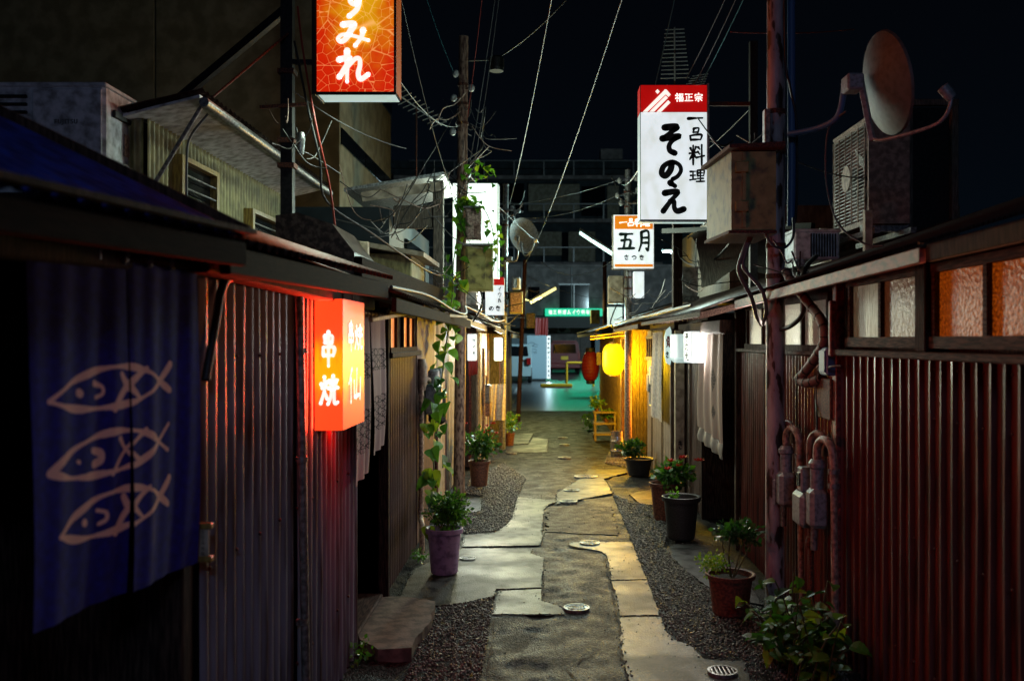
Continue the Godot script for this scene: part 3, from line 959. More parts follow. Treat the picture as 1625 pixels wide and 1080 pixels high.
# ---------------------------------------------------------------- far end: car park and buildings
func far_end():
	struct("parking_lot", B.new().quad(V(-22, 0.0, 21.5), V(22, 0.0, 21.5), V(22, 0.0, 53), V(-22, 0.0, 53), Vector3.UP), "lot_asphalt")
	obj("road_line", B.new().bx(-0.9, -0.75, 0.0, 0.006, 24, 33), "white_paint")
	tag(get_node("road_line"), "", "", "", "structure")
	# lower building with the green sign
	var t := thing("office_building", "pale two-storey building with a green lit sign beyond the car park", "building", V(0, 0, 55))
	obj("wall", B.new().bx(-14, 14, 3.0, 5.7, 53, 60).bx(-14, -2.2, 0, 3.0, 53, 60).bx(4.6, 14, 0, 3.0, 53, 60).bx(-2.2, 4.6, 0, 3.0, 56, 60), "wall_far", t)
	for k in 9: obj("wall_panel", B.new().bx(-4 + k * 1.2, -2.83 + k * 1.2, 3.55, 5.65, 52.96, 53.02, 0.01), "wall_far", t)
	obj("window", B.new().bx(0.92, 2.55, 3.15, 4.7, 52.9, 52.97), "glass", t)
	obj("window_frame", B.new().bx(0.86, 2.61, 4.7, 4.78, 52.86, 52.97).bx(0.86, 2.61, 3.07, 3.15, 52.86, 52.97).bx(1.7, 1.76, 3.15, 4.7, 52.87, 52.9), "zinc", t)
	for k in 4: obj("window", B.new().bx(-3.4 + k * 0.85, -2.75 + k * 0.85, 3.9, 4.6, 52.9, 52.96), "glass", t)
	for k in 3: obj("downpipe", B.new().tube([V(-1.2 + k * 2.7 + 0.1 * k, 3.45, 52.9), V(-1.2 + k * 2.7 + 0.1 * k, 5.7, 52.9)], 0.05, 8), "zinc", t)
	for k in 2: obj("shop_front", B.new().bx(-2.1 + k * 4.9, -0.3 + k * 4.9, 0.1, 2.2, 55.9, 55.98, 0.02), "cabinet_white", t)
	obj("service_door", B.new().bx(2.2, 3.1, 0.05, 2.1, 55.9, 55.98, 0.02), "panel_grey", t)
	obj("coping", B.new().bx(-14, 14, 5.7, 5.85, 52.8, 60), "wall_far", t)
	obj("shutter", B.new().bx(-2.2, 4.6, 2.3, 2.95, 52.7, 52.98), "dark_steel", t)
	var ac := thing("outdoor_unit", "small air conditioner outdoor unit on the wall behind the red car", "outdoor unit", V(1.2, 2.05, 55.7))
	obj("casing", B.new().bx(0.85, 1.6, 2.05, 2.6, 55.5, 55.98, 0.02), "ac_white", ac)
	obj("fan_grille", B.new().lathe(V(1.12, 2.32, 55.49), [[0.0, 0.0], [0.2, 0.0], [0.22, 0.02]], 16, Basis(Vector3.RIGHT, PI / 2)), "black", ac)
	t = thing("green_sign", "long green lit sign with white lettering across the far building", "sign", V(1.7, 2.95, 52.6))
	obj("panel", B.new().bx(0.1, 3.3, 2.95, 3.38, 52.45, 52.7, 0.02), "glow_green", t)
	var b := B.new()
	var gl := ["luck", "right", "fee", "reason", "mu", "i", "u", "fee", "sect", "goods", "reason"]
	for k in gl.size():
		var big := k in [4, 5, 6]
		brush(b, gl[k], V(0.3 + k * 0.26, 3.29, 52.44), Vector3(0.2, 0, 0), Vector3(0, -0.24, 0), 0.02 if big else 0.015, Vector3(0, 0, 0.01))
	obj("lettering", b, "ink_white", t)
	area_light("green_sign_light", V(1.7, 3.15, 52.3), Vector3(0, -0.25, 1), Vector2(3.2, 0.45), Color(0.1, 1.0, 0.75), 6.0)
	# tall dark building behind it
	t = thing("apartment_building", "tall dark building with pale balcony panels above the green sign", "building", V(0, 0, 68))
	obj("wall", B.new().bx(-16, 12, 0, 13.2, 64, 75), "wall_teal", t)
	obj("parapet", B.new().bx(-16, 12, 13.2, 13.7, 63.6, 75), "wall_teal", t)
	for q in [[-1.0, 2.45, 10.3, 12.1], [-0.9, 1.25, 7.3, 8.9], [1.7, 3.5, 6.9, 8.9], [4.3, 5.1, 9.6, 12.0]]:
		obj("balcony_panel", B.new().bx(q[0], q[1], q[2], q[3], 63.4, 63.9, 0.02), "wall_beige", t)
	for q in [[1.25, 1.7, 7.0, 8.9], [-4.4, -1.3, 10.2, 12.2], [2.6, 4.2, 10.0, 12.0]]:
		obj("window", B.new().bx(q[0], q[1], q[2], q[3], 63.8, 63.98), "glass", t)
	for k in 3:
		var y := 6.6 + k * 2.9
		obj("floor_slab", B.new().bx(-10, 8, y, y + 0.25, 63.2, 64.0), "wall_far", t)
		for j in 8: obj("railing_post", B.new().bx(-8 + j * 2.0, -7.9 + j * 2.0, y + 0.25, y + 1.2, 63.25, 63.33), "zinc", t)
		obj("hand_rail", B.new().bx(-9, 7.5, y + 1.2, y + 1.27, 63.24, 63.34), "zinc", t)
	obj("roof_tank", B.new().bx(3.9, 5.4, 13.7, 14.6, 64, 65.5, 0.03), "wall_far", t)
	# red car, seen from behind
	var c := V(1.02, 0, 45)
	t = thing("parked_car", "dark red boxy car seen from behind with a yellow number plate", "car", c)
	var prof := [Vector2(-0.74, 0.28), Vector2(0.74, 0.28), Vector2(0.76, 0.6), Vector2(0.74, 0.9), Vector2(0.66, 1.45), Vector2(0.56, 1.6), Vector2(-0.56, 1.6), Vector2(-0.66, 1.45), Vector2(-0.74, 0.9), Vector2(-0.76, 0.6)]
	var p := []
	for q in prof: p.append(V(c.x + q.x, q.y, 45))
	obj("body", B.new().prism(p, Vector3(0, 0, -3.3)), "car_red", t)
	p = []
	for q in [[-0.56, 1.0], [0.56, 1.0], [0.52, 1.42], [-0.52, 1.42]]: p.append(V(c.x + q[0], q[1], 44.98))
	obj("rear_window", B.new().prism(p, Vector3(0, 0, -0.02)), "glass", t)
	obj("bumper", B.new().bx(c.x - 0.75, c.x + 0.75, 0.28, 0.52, 44.88, 45.0, 0.03), "car_red", t)
	obj("number_plate", B.new().bx(c.x - 0.17, c.x + 0.17, 0.68, 0.85, 44.96, 45.0, 0.005), "plate_yellow", t)
	for s in [-1, 1]:
		obj("tail_lamp", B.new().bx(c.x + s * 0.69 - 0.05, c.x + s * 0.69 + 0.05, 0.7, 1.05, 44.96, 45.03, 0.01), "lamp_red", t)
		for dz in [0.5, 2.7]: obj("wheel", B.new().lathe(V(c.x + s * 0.66, 0.28, 45 + dz), [[0.0, -0.08], [0.24, -0.08], [0.28, -0.05], [0.28, 0.05], [0.24, 0.08], [0.0, 0.08]], 18, Basis(Vector3.BACK, PI / 2)), "tyre", t)
	obj("roof_spoiler", B.new().bx(c.x - 0.55, c.x + 0.55, 1.52, 1.58, 44.85, 45.0, 0.01), "car_red", t)
	# white car, mostly hidden by the left poles
	c = V(-1.25, 0, 36)
	t = thing("parked_car", "white car parked at the left, half hidden by the dark pole", "car", c)
	p = []
	for q in [Vector2(0, 0.28), Vector2(3.9, 0.28), Vector2(3.95, 0.75), Vector2(3.2, 0.95), Vector2(2.6, 1.42), Vector2(0.7, 1.46), Vector2(0.1, 1.0)]: p.append(V(-2.05, q.y, 35 + q.x))
	obj("body", B.new().prism(p, Vector3(1.6, 0, 0)), "car_white", t)
	obj("rear_window", B.new().quad(V(-1.95, 1.02, 35.1), V(-0.55, 1.02, 35.1), V(-0.6, 1.38, 35.52), V(-1.9, 1.38, 35.52), Vector3(0, 0.5, 1)), "glass", t)
	for s in [-2.0, -0.5]:
		for dz in [35.7, 38.1]: obj("wheel", B.new().lathe(V(s, 0.3, dz), [[0.0, -0.08], [0.26, -0.08], [0.3, -0.05], [0.3, 0.05], [0.26, 0.08], [0.0, 0.08]], 18, Basis(Vector3.BACK, PI / 2)), "tyre", t)
	obj("tail_lamp", B.new().bx(-0.62, -0.46, 0.7, 0.95, 34.97, 35.1, 0.01), "lamp_red", t)
	# tall white cabinet with a doodle and a lit edge
	c = V(-0.2, 0, 37)
	t = thing("vending_machine", "tall white machine with a line drawing on its side and a lit lettered edge", "vending machine", c)
	obj("casing", B.new().bx(-0.66, 0.14, 0.08, 1.8, 37, 37.9, 0.03), "cabinet_white", t)
	obj("plinth", B.new().bx(-0.62, 0.1, 0.0, 0.08, 37.05, 37.85), "black", t)
	obj("lit_edge_sign", B.new().bx(0.145, 0.28, 0.1, 1.78, 36.96, 37.85, 0.01), "glow_white", t)
	b = B.new()
	for k in 9: brush(b, ["luck", "sect", "fee", "reason", "goods", "right", "skewer", "grill", "moon"][k], V(0.17, 1.72 - k * 0.18, 36.955), Vector3(0.085, 0, 0), Vector3(0, -0.11, 0), 0.007, Vector3(0, 0, 0.004))
	obj("lettering", b, "ink_green", t)
	b = B.new()
	for q in [[-0.45, 1.45, 0.12], [-0.3, 1.4, 0.09], [-0.36, 1.2, 0.1], [-0.3, 1.12, 0.05]]:
		var ring := []
		for k in 15: ring.append(V(q[0] + q[2] * cos(k * 0.42), q[1] + q[2] * 0.6 * sin(k * 0.42), 36.995))
		b.tube(ring, 0.006, 5)
	obj("line_drawing", b, "ink_black", t)
	area_light("machine_light", V(0.22, 0.95, 36.8), Vector3(0.3, 0, 1), Vector2(0.14, 1.6), Color(0.8, 0.95, 1.0), 1.0)
	# yellow guard rails
	t = thing("guard_rail", "yellow pipe guard rail in front of the red car", "guard rail", V(1.2, 0, 33))
	obj("post", B.new().tube([V(0.82, 0, 33), V(0.82, 0.82, 33)], 0.045, 10), "yellow_paint", t)
	obj("post", B.new().tube([V(1.75, 0, 33), V(1.75, 0.82, 33)], 0.045, 10), "yellow_paint", t)
	obj("top_rail", B.new().tube([V(0.82, 0.82, 33), V(1.75, 0.82, 33)], 0.045, 10), "yellow_paint", t)
	tag(obj("wheel_stop", B.new().bx(-0.1, 1.0, 0.0, 0.12, 32.3, 32.5, 0.03), "yellow_paint"), "low yellow wheel stop beside the guard rail", "wheel stop")
	t = thing("banner_flag", "small red banner standing behind the white machine", "banner", V(-0.1, 0, 40))
	obj("pole", B.new().tube([V(-0.35, 0, 40), V(-0.35, 2.6, 40)], 0.015, 6), "zinc", t)
	obj("cloth", cloth(V(-0.35, 2.55, 40), V(0.2, 2.55, 40), 1.3, 1.5, 0.03, Vector3(0, 0, 1)), "red_paint", t)
	# lamp of the car park, behind the right shops: the cool light on the wet asphalt and on the cars
	t = thing("parking_lamp", "cool white car park lamp on a pole beyond the right shops", "lamp", V(4.6, 0, 31))
	obj("post", B.new().tube([V(4.6, 0, 31), V(4.6, 4.6, 31)], 0.06, 12), "zinc", t)
	obj("housing", B.new().bx(3.9, 4.7, 4.55, 4.63, 30.7, 31.3, 0.02), "zinc", t)
	obj("lamp_tube", B.new().bx(3.95, 4.5, 4.51, 4.545, 30.75, 31.25), "glow_tube", t)
	area_light("parking_lamp_light", V(4.2, 4.48, 31), Vector3(-0.4, -0.3, -1), Vector2(0.55, 0.5), Color(0.80, 0.96, 1.0), 140.0)

# ---------------------------------------------------------------- left side
func window_set(t, x: float, out: float, d0: float, d1: float, y0: float, y1: float, panes: Array, wood := "wood_dark"):
	# a row of fixed panes in a wall that faces out * x: frame, then one pane per entry of panes
	var w := (d1 - d0) / panes.size()
	var fr = obj("window_frame", B.new().bx(x, x + out * 0.03, y1, y1 + 0.035, d0 - 0.03, d1 + 0.03).bx(x, x + out * 0.035, y0 - 0.045, y0, d0 - 0.03, d1 + 0.03), wood, t)
	for i in panes.size() + 1:
		obj("mullion", B.new().bx(x, x + out * 0.026, y0, y1, d0 + i * w - 0.015, d0 + i * w + 0.015), wood, fr)
	for i in panes.size():
		obj("pane", B.new().bx(x, x + out * 0.006, y0, y1, d0 + i * w + 0.015, d0 + (i + 1) * w - 0.015), panes[i], fr)

func left_shops():
	# A: the nearest bar, with the fish curtain
	var t := thing("bar_shack", "nearest left bar shack of grey corrugated tin with a blue roof", "building", V(-2, 0, 3.2))
	obj("inner_wall", B.new().bx(-3.2, -1.0, 0, 1.84, 2.66, 4.82), "wood_dark", t)
	obj("wall_panel", B.new().wavy(V(-0.975, 0.0, 2.67), V(-0.975, 0.0, 3.66), V(-0.975, 1.81, 3.66), V(-0.975, 1.81, 2.67), Vector3.RIGHT, 0.084, 0.017, false, 0.005), "tin_grey", t)
	obj("wall_panel", B.new().wavy(V(-0.965, 0.0, 3.7), V(-0.965, 0.0, 4.83), V(-0.965, 1.80, 4.83), V(-0.965, 1.80, 3.7), Vector3.RIGHT, 0.084, 0.017, false, 0.005), "tin_grey", t)
	for y in [0.35, 0.95, 1.55]:
		var nails := B.new()
		for k in 9: nails.ball(V(-0.953, y, 2.7 + k * 0.24), Vector3(0.006, 0.007, 0.007), 6)
		tag(obj("nails", nails, "rust", t), "", "", "", "stuff")
	obj("door_post", B.new().bx(-1.05, -0.98, 0, 1.84, 2.57, 2.645, 0.006), "wood_dark", t)
	obj("end_wall", B.new().bx(-3.0, -1.0, 0.0, 1.84, 4.83, 4.87), "wood_dark", t)
	obj("entry_wall", B.new().bx(-1.6, -1.54, 0, 1.84, 0.6, 2.6).bx(-1.54, -1.06, 0, 1.84, 0.9, 1.0).bx(-1.2, -1.1, 0, 1.84, 1.78, 1.86), "wood_dark", t)
	obj("lintel", B.new().bar(V(-1.12, 1.80, 1.5), V(-0.97, 1.82, 2.64), 0.06, 0.09, 0.006), "wood_dark", t)
	# near roof: blue sheet, its eave turned a little to the alley
	var e0 := V(-0.93, 1.84, 1.0)
	var e1 := V(-0.76, 1.865, 2.42)
	var up := Vector3(-1.3, 0.63, 0)
	obj("roof_sheet", B.new().wavy(e0, e1, e1 + up, e0 + up, Vector3(0.4, 1, 0), 0.076, 0.009), "roof_blue", t)
	obj("fascia_board", B.new().bar(e0 + V(-0.01, -0.045, 0), e1 + V(-0.01, -0.045, 0), 0.022, 0.06, 0.003), "wood_black", t)
	obj("roof_edge_board", B.new().bar(e1 + V(0, 0.015, 0.02), e1 + up + V(0, 0.015, 0.02), 0.03, 0.03, 0.004), "wood_dark", t)
	obj("eave_strip", B.new().bar(e0 + V(0.012, 0.012, 0), e1 + V(0.012, 0.012, 0), 0.03, 0.012), "wood_dark", t)
	obj("soffit", B.new().hexa([e0 + V(-0.03, -0.03, 0), e1 + V(-0.03, -0.03, 0), e1 + V(-0.5, -0.03, 0), e0 + V(-0.6, -0.03, 0), e0 + V(-0.03, -0.05, 0), e1 + V(-0.03, -0.05, 0), e1 + V(-0.5, -0.05, 0), e0 + V(-0.6, -0.05, 0)]), "wood_dark", t)
	# second roof bay
	var f0 := V(-0.80, 1.86, 2.44)
	var f1 := V(-0.72, 1.90, 4.55)
	up = Vector3(-1.5, 0.5, 0)
	obj("roof_sheet", B.new().wavy(f0, f1, f1 + up, f0 + up, Vector3(0.3, 1, 0), 0.076, 0.011), "roof_tin", t)
	obj("fascia_board", B.new().bar(f0 + V(-0.03, -0.05, 0.02), f1 + V(-0.04, -0.06, 0), 0.03, 0.075, 0.004), "wood_black", t)
	obj("eave_beam", B.new().bar(V(-0.92, 1.825, 2.5), V(-0.90, 1.80, 4.86), 0.07, 0.09, 0.006), "wood_dark", t)
	obj("soffit", B.new().hexa([f0 + V(-0.05, -0.03, 0), f1 + V(-0.05, -0.03, 0), V(-1.3, 1.90, 4.55), V(-1.3, 1.90, 2.44), f0 + V(-0.05, -0.015, 0), f1 + V(-0.05, -0.015, 0), V(-1.3, 1.915, 4.55), V(-1.3, 1.915, 2.44)]), "wood_dark", t)

	# fish curtain of two panels
	t = thing("door_curtain", "dark blue door curtain with three white fishes on the nearest left bar", "curtain", V(-0.995, 1.02, 2.24), "door curtains")
	var a := V(-1.06, 1.79, 1.936)
	var b := V(-0.935, 1.79, 2.55)
	var mid := a.lerp(b, 0.52)
	for s in [[a, mid - (b - a) * 0.004, 0.0, 0.52, -0.012], [mid + (b - a) * 0.004, b, 0.52, 1.0, 0.0]]:
		var c := cloth(s[0], s[1], 1.0, 1.1, 0.008, Vector3(1, 0, 0.2).normalized(), 0.0, 24, 20)
		for i in c.uv.size(): c.uv[i].x = lerpf(s[2], s[3], c.uv[i].x)
		obj("cloth_panel", c, "cloth_fish", t)
	for k in 7: obj("tab_loop", B.new().box(a.lerp(b, 0.05 + k * 0.15) + Vector3(0, 0.006, 0), Vector3(0.024, 0.032, 0.03), 0.005), "roof_blue", t)
	obj("curtain_rod", B.new().tube([a + V(-0.01, 0.006, -0.05), b + V(0.01, 0.006, 0.04)], 0.009, 8), "wood_dark", t)
	# paper note
	t = thing("paper_note", "small paper note with handwriting on a wooden holder beside the fish curtain", "note", V(-0.955, 1.0, 2.62))
	for y in [1.085, 0.995]: obj("holder_bar", B.new().bx(-0.985, -0.905, y, y + 0.016, 2.575, 2.6, 0.003), "bamboo", t)
	obj("paper", B.new().bx(-0.965, -0.915, 1.01, 1.087, 2.583, 2.588), "plaster", t)
	var ink := B.new()
	for k in 5:
		brush(ink, ["ki", "sa", "mi", "no", "re"][k], V(-0.935, 1.082 - k * 0.0145, 2.582), Vector3(0.011, 0, 0), Vector3(0, -0.012, 0), 0.0008, Vector3(0, 0, 0.0006))
		brush(ink, ["moon", "five", "goods", "so", "e"][k], V(-0.955, 1.082 - k * 0.0145, 2.582), Vector3(0.011, 0, 0), Vector3(0, -0.012, 0), 0.0008, Vector3(0, 0, 0.0006))
	obj("handwriting", ink, "ink_black", t)
	# pipes on the wall
	tag(obj("bent_hose", B.new().tube(curve([V(-0.94, 1.80, 3.55), V(-0.93, 1.79, 3.0), V(-0.93, 1.785, 2.8), V(-0.935, 1.74, 2.74), V(-0.935, 1.66, 2.70), V(-0.94, 1.49, 2.63)]), 0.013, 8), "cable_black"), "black hose bent round the corner of the grey tin wall", "hose")
	t = thing("downpipe", "pale grey downpipe between the two grey tin panels", "pipe", V(-0.935, 0, 3.68))
	obj("pipe", B.new().tube([V(-0.94, 1.8, 3.64), V(-0.935, 1.2, 3.66), V(-0.925, 0.0, 3.7)], 0.0165, 10), "zinc", t)
	for y in [1.55, 1.13, 0.5]: obj("bracket", B.new().tube([V(-0.9365, y, 3.665), V(-0.9365, y + 0.02, 3.665)], 0.023, 10), "zinc", t)

	# B: the second bar, with the lace curtain and the sliding door
	t = thing("bar_shack", "second left bar shack with a dark sliding door and orange window panes", "building", V(-2, 0, 7))
	obj("inner_wall", B.new().bx(-3.2, -1.28, 0, 1.95, 4.88, 5.74).bx(-3.2, -1.0, 0, 1.95, 5.74, 9.0), "wood_dark", t)
	obj("door_panel", B.new().wavy(V(-0.965, 0.05, 5.8), V(-0.965, 0.05, 7.1), V(-0.965, 1.52, 7.1), V(-0.965, 1.52, 5.8), Vector3.RIGHT, 0.075, 0.010, true), "tin_brown", t)
	obj("door_jamb", B.new().bx(-1.28, -0.94, 0, 1.8, 5.74, 5.79, 0.004), "wood_dark", t)
	for k in 5: obj("entry_board", B.new().bx(-1.28, -1.262, 0.05, 1.75, 4.9 + k * 0.168, 5.06 + k * 0.168, 0.004), "wood_dark", t)
	obj("threshold", B.new().bx(-1.27, -0.97, 0, 0.07, 4.88, 5.73, 0.008), "beam_wood", t)
	window_set(t, -0.97, 1.0, 5.85, 6.95, 1.555, 1.76, ["pane_orange", "wood_dark", "pane_orange", "pane_orange"])
	obj("sill", B.new().bx(-0.98, -0.92, 1.49, 1.525, 5.78, 7.15, 0.004), "wood_dark", t)
	obj("side_board", B.new().bx(-0.99, -0.955, 0.05, 1.85, 7.16, 8.3, 0.004), "panel_maroon", t)
	for k in 4: obj("wall_board", B.new().bx(-0.99, -0.96, 0.05, 1.8, 8.31 + k * 0.17, 8.475 + k * 0.17, 0.004), ["wood_pale", "wood_grey", "plaster", "wood_pale"][k], t)
	f0 = V(-0.70, 1.83, 4.62)
	f1 = V(-0.66, 1.80, 8.85)
	up = Vector3(-1.6, 0.55, 0)
	obj("roof_sheet", B.new().wavy(f0, f1, f1 + up, f0 + up, Vector3(0.3, 1, 0), 0.076, 0.011), "roof_tin", t)
	obj("fascia_board", B.new().bar(f0 + V(-0.03, -0.055, 0), f1 + V(-0.03, -0.05, 0), 0.025, 0.07, 0.004), "wood_black", t)
	obj("soffit", B.new().hexa([f0 + V(-0.06, -0.03, 0), f1 + V(-0.06, -0.03, 0), V(-1.5, 1.92, 8.85), V(-1.5, 1.92, 4.62), f0 + V(-0.06, -0.015, 0), f1 + V(-0.06, -0.015, 0), V(-1.5, 1.94, 8.85), V(-1.5, 1.94, 4.62)]), "wood_dark", t)
	obj("ridge_board", B.new().bar(V(-1.1, 2.02, 5.6), V(-0.95, 2.0, 8.9), 0.05, 0.16, 0.008), "wood_black", t)
	obj("bracket_bar", B.new().bar(V(-0.84, 1.70, 4.6), V(-0.80, 1.795, 6.2), 0.022, 0.022, 0.003), "wood_pale", t)
	obj("bracket_bar", B.new().bar(V(-0.92, 1.77, 5.6), V(-0.62, 1.79, 7.6), 0.022, 0.02, 0.003), "wood_pale", t)
	obj("bracket_block", B.new().bx(-0.84, -0.78, 1.79, 1.85, 6.18, 6.24, 0.004), "red_board", t)
	# lace curtain
	t = thing("door_curtain", "white lace door curtain with dark star bands beside the red skewer sign", "curtain", V(-0.93, 0.92, 5.0), "door curtains")
	for s in [[4.52, 4.98, 0.0, 0.5, 0.9], [5.0, 5.46, 0.5, 1.0, 0.99]]:
		var c := cloth(V(-0.915, 1.735, s[0]), V(-0.915, 1.725, s[1]), s[4], 2.6, 0.012, Vector3.RIGHT, 0.02, 40, 18)
		for i in c.uv.size(): c.uv[i].x = lerpf(s[2], s[3], c.uv[i].x)
		obj("cloth_panel", c, "cloth_star", t)
	for k in 9: obj("tab_loop", B.new().bx(-0.928, -0.902, 1.722, 1.754, 4.54 + k * 0.112, 4.565 + k * 0.112, 0.004), "cloth_white", t)
	obj("curtain_rod", B.new().tube([V(-0.915, 1.742, 4.46), V(-0.915, 1.738, 5.56)], 0.008, 8), "wood_pale", t)

	# C, D, E: the shops farther on
	t = thing("bar_shack", "third left bar shack of pale boards behind the rusty pole", "building", V(-2, 0, 10.4))
	obj("inner_wall", B.new().bx(-3.2, -1.02, 0, 2.0, 9.05, 11.78), "wood_dark", t)
	for k in 14: obj("wall_board", B.new().bx(-1.02, -0.985, 0.02, 1.78, 9.1 + k * 0.19, 9.28 + k * 0.19, 0.004), ["plaster", "plaster", "panel_maroon", "wood_grey", "plaster", "panel_grey"][k % 6], t)
	obj("roof_sheet", B.new().wavy(V(-0.72, 1.84, 9.0), V(-0.70, 1.80, 11.9), V(-2.3, 2.35, 11.9), V(-2.3, 2.4, 9.0), Vector3(0.3, 1, 0), 0.076, 0.011), "roof_tin", t)
	obj("fascia_board", B.new().bar(V(-0.74, 1.79, 9.0), V(-0.72, 1.75, 11.9), 0.025, 0.06), "wood_pale", t)
	t = thing("bar_shack", "fourth left bar shack with maroon boards and a gas meter", "building", V(-2, 0, 13))
	obj("inner_wall", B.new().bx(-3.2, -0.84, 0, 1.95, 11.84, 14.2), "wood_dark", t)
	for k in 6: obj("end_board", B.new().bx(-0.99 + k * 0.031, -0.962 + k * 0.031, 0.02, 1.7, 11.8, 11.84, 0.003), ["panel_maroon", "panel_maroon", "red_board", "wood_grey", "wood_grey", "plaster"][k], t)
	for k in 12: obj("wall_board", B.new().bx(-0.84, -0.80, 0.02, 1.7, 11.86 + k * 0.195, 12.05 + k * 0.195, 0.004), ["wood_grey", "plaster", "wood_grey", "red_board", "wood_pale", "wood_dark"][k % 6], t)
	obj("roof_sheet", B.new().wavy(V(-0.58, 1.80, 11.7), V(-0.55, 1.76, 14.25), V(-2.3, 2.35, 14.25), V(-2.3, 2.4, 11.7), Vector3(0.3, 1, 0), 0.076, 0.011), "roof_tin", t)
	obj("fascia_board", B.new().bar(V(-0.6, 1.75, 11.7), V(-0.57, 1.71, 14.25), 0.025, 0.06), "wood_grey", t)
	t = thing("bar_shack", "farthest left bar shack with red and amber boards at the alley's end", "building", V(-2, 0, 17))
	obj("inner_wall", B.new().bx(-3.2, -0.70, 0, 1.95, 14.3, 20.0), "wood_dark", t)
	obj("end_wall", B.new().bx(-0.83, -0.66, 0.0, 1.7, 14.26, 14.3), "wood_grey", t)
	for k in 18: obj("wall_board", B.new().bx(-0.70, -0.66, 0.02, 1.7, 14.31 + k * 0.31, 14.6 + k * 0.31, 0.005), ["red_board", "bamboo", "wood_dark", "red_board", "wood_grey"][k % 5], t)
	obj("roof_sheet", B.new().wavy(V(-0.45, 1.72, 14.2), V(-0.45, 1.72, 20.1), V(-2.2, 2.3, 20.1), V(-2.2, 2.3, 14.2), Vector3(0.3, 1, 0), 0.09, 0.012), "roof_tin", t)
	obj("fascia_board", B.new().bar(V(-0.47, 1.67, 14.2), V(-0.47, 1.67, 20.1), 0.025, 0.06), "wood_grey", t)

	# the upper storeys set back behind the roofs
	t = thing("upper_room", "yellow corrugated upper room with two small windows under a grey canopy", "building", V(-2.6, 1.9, 6.6))
	obj("inner_wall", B.new().bx(-4.5, -2.26, 1.9, 2.86, 5.3, 8.0), "wood_dark", t)
	obj("wall_panel", B.new().wavy(V(-2.22, 1.9, 5.3), V(-2.22, 1.9, 8.0), V(-2.22, 2.86, 8.0), V(-2.22, 2.86, 5.3), Vector3.RIGHT, 0.063, 0.009), "tin_yellow", t)
	obj("wall_panel", B.new().wavy(V(-4.5, 1.9, 5.27), V(-2.23, 1.9, 5.27), V(-2.23, 2.86, 5.27), V(-4.5, 2.86, 5.27), Vector3(0, 0, 1), 0.063, 0.009), "tin_yellow", t)
	for q in [[5.63, 6.28, 2.24, 2.68], [7.0, 7.85, 2.2, 2.55]]:
		var w = obj("window_frame", B.new().bx(-2.22, -2.15, q[3], q[3] + 0.03, q[0], q[1]).bx(-2.22, -2.15, q[2], q[3], q[0], q[0] + 0.05).bx(-2.22, -2.15, q[2], q[3], q[1] - 0.05, q[1]).bx(-2.22, -2.14, q[2] - 0.04, q[2], q[0], q[1]), "bamboo", t)
		obj("pane", B.new().bx(-2.2, -2.195, q[2], q[3], q[0] + 0.05, q[1] - 0.05), "glass", w)
		for k in 5: obj("bar", B.new().tube([V(-2.16, q[2] + 0.04 + k * 0.08, q[0] + 0.05), V(-2.16, q[2] + 0.04 + k * 0.08, q[1] - 0.05)], 0.006, 6), "zinc", w)
	obj("canopy_roof", B.new().wavy(V(-1.86, 2.97, 5.15), V(-1.86, 2.95, 8.2), V(-3.0, 2.70, 8.2), V(-3.0, 2.72, 5.15), Vector3(-0.2, 1, 0), 0.076, 0.011), "roof_tin", t)
	obj("canopy_soffit", B.new().hexa([V(-1.88, 2.945, 5.17), V(-1.88, 2.925, 8.18), V(-2.9, 2.69, 8.18), V(-2.9, 2.69, 5.17), V(-1.88, 2.93, 5.17), V(-1.88, 2.91, 8.18), V(-2.9, 2.675, 8.18), V(-2.9, 2.675, 5.17)]), "ac_white", t)
	obj("gutter", B.new().tube([V(-1.85, 2.90, 5.15), V(-1.85, 2.88, 8.2)], 0.028, 8), "zinc", t)
	obj("strut", B.new().tube([V(-1.9, 2.9, 5.25), V(-2.2, 2.45, 5.3)], 0.012, 6), "zinc", t)
	# wedge canopy and lit awning farther on
	t = thing("window_canopy", "small pale canopy box jutting above the second left roof", "canopy", V(-1.45, 2.1, 8.4))
	obj("box", B.new().bx(-1.75, -1.12, 2.05, 2.34, 8.05, 8.9, 0.01), "tin_yellow", t)
	obj("lid", B.new().hexa([V(-1.8, 2.44, 7.9), V(-1.0, 2.30, 7.9), V(-1.0, 2.30, 9.1), V(-1.8, 2.44, 9.1), V(-1.8, 2.48, 7.9), V(-1.0, 2.34, 7.9), V(-1.0, 2.34, 9.1), V(-1.8, 2.48, 9.1)]), "plaster", t)
	t = thing("awning", "long grey awning on a dark timber post behind the vine pole", "awning", V(-1.25, 2.2, 9.5))
	obj("post", B.new().bx(-1.1, -1.0, 0.0, 3.2, 9.42, 9.54, 0.006), "wood_grey", t)
	obj("sheet", B.new().hexa([V(-1.9, 3.02, 9.0), V(-0.98, 3.24, 9.35), V(-0.98, 3.22, 10.6), V(-1.9, 3.0, 10.6), V(-1.9, 3.05, 9.0), V(-0.98, 3.27, 9.35), V(-0.98, 3.25, 10.6), V(-1.9, 3.03, 10.6)]), "zinc", t)
	obj("apron", B.new().bar(V(-1.75, 2.98, 9.1), V(-1.02, 3.13, 9.36), 0.02, 0.09), "plaster", t)
	obj("bracket_board", B.new().bx(-1.5, -1.1, 2.72, 2.95, 9.44, 9.5, 0.01), "wood_grey", t)
	t = thing("upper_wall", "dark upper wall behind the timber post on the left", "wall", V(-2.4, 1.9, 10.3))
	obj("wall", B.new().bx(-3.6, -1.5, 1.9, 2.9, 9.2, 12.4), "wall_teal", t)
	obj("window", B.new().bx(-1.5, -1.47, 2.2, 2.7, 10.2, 11.8, 0.005), "glass", t)
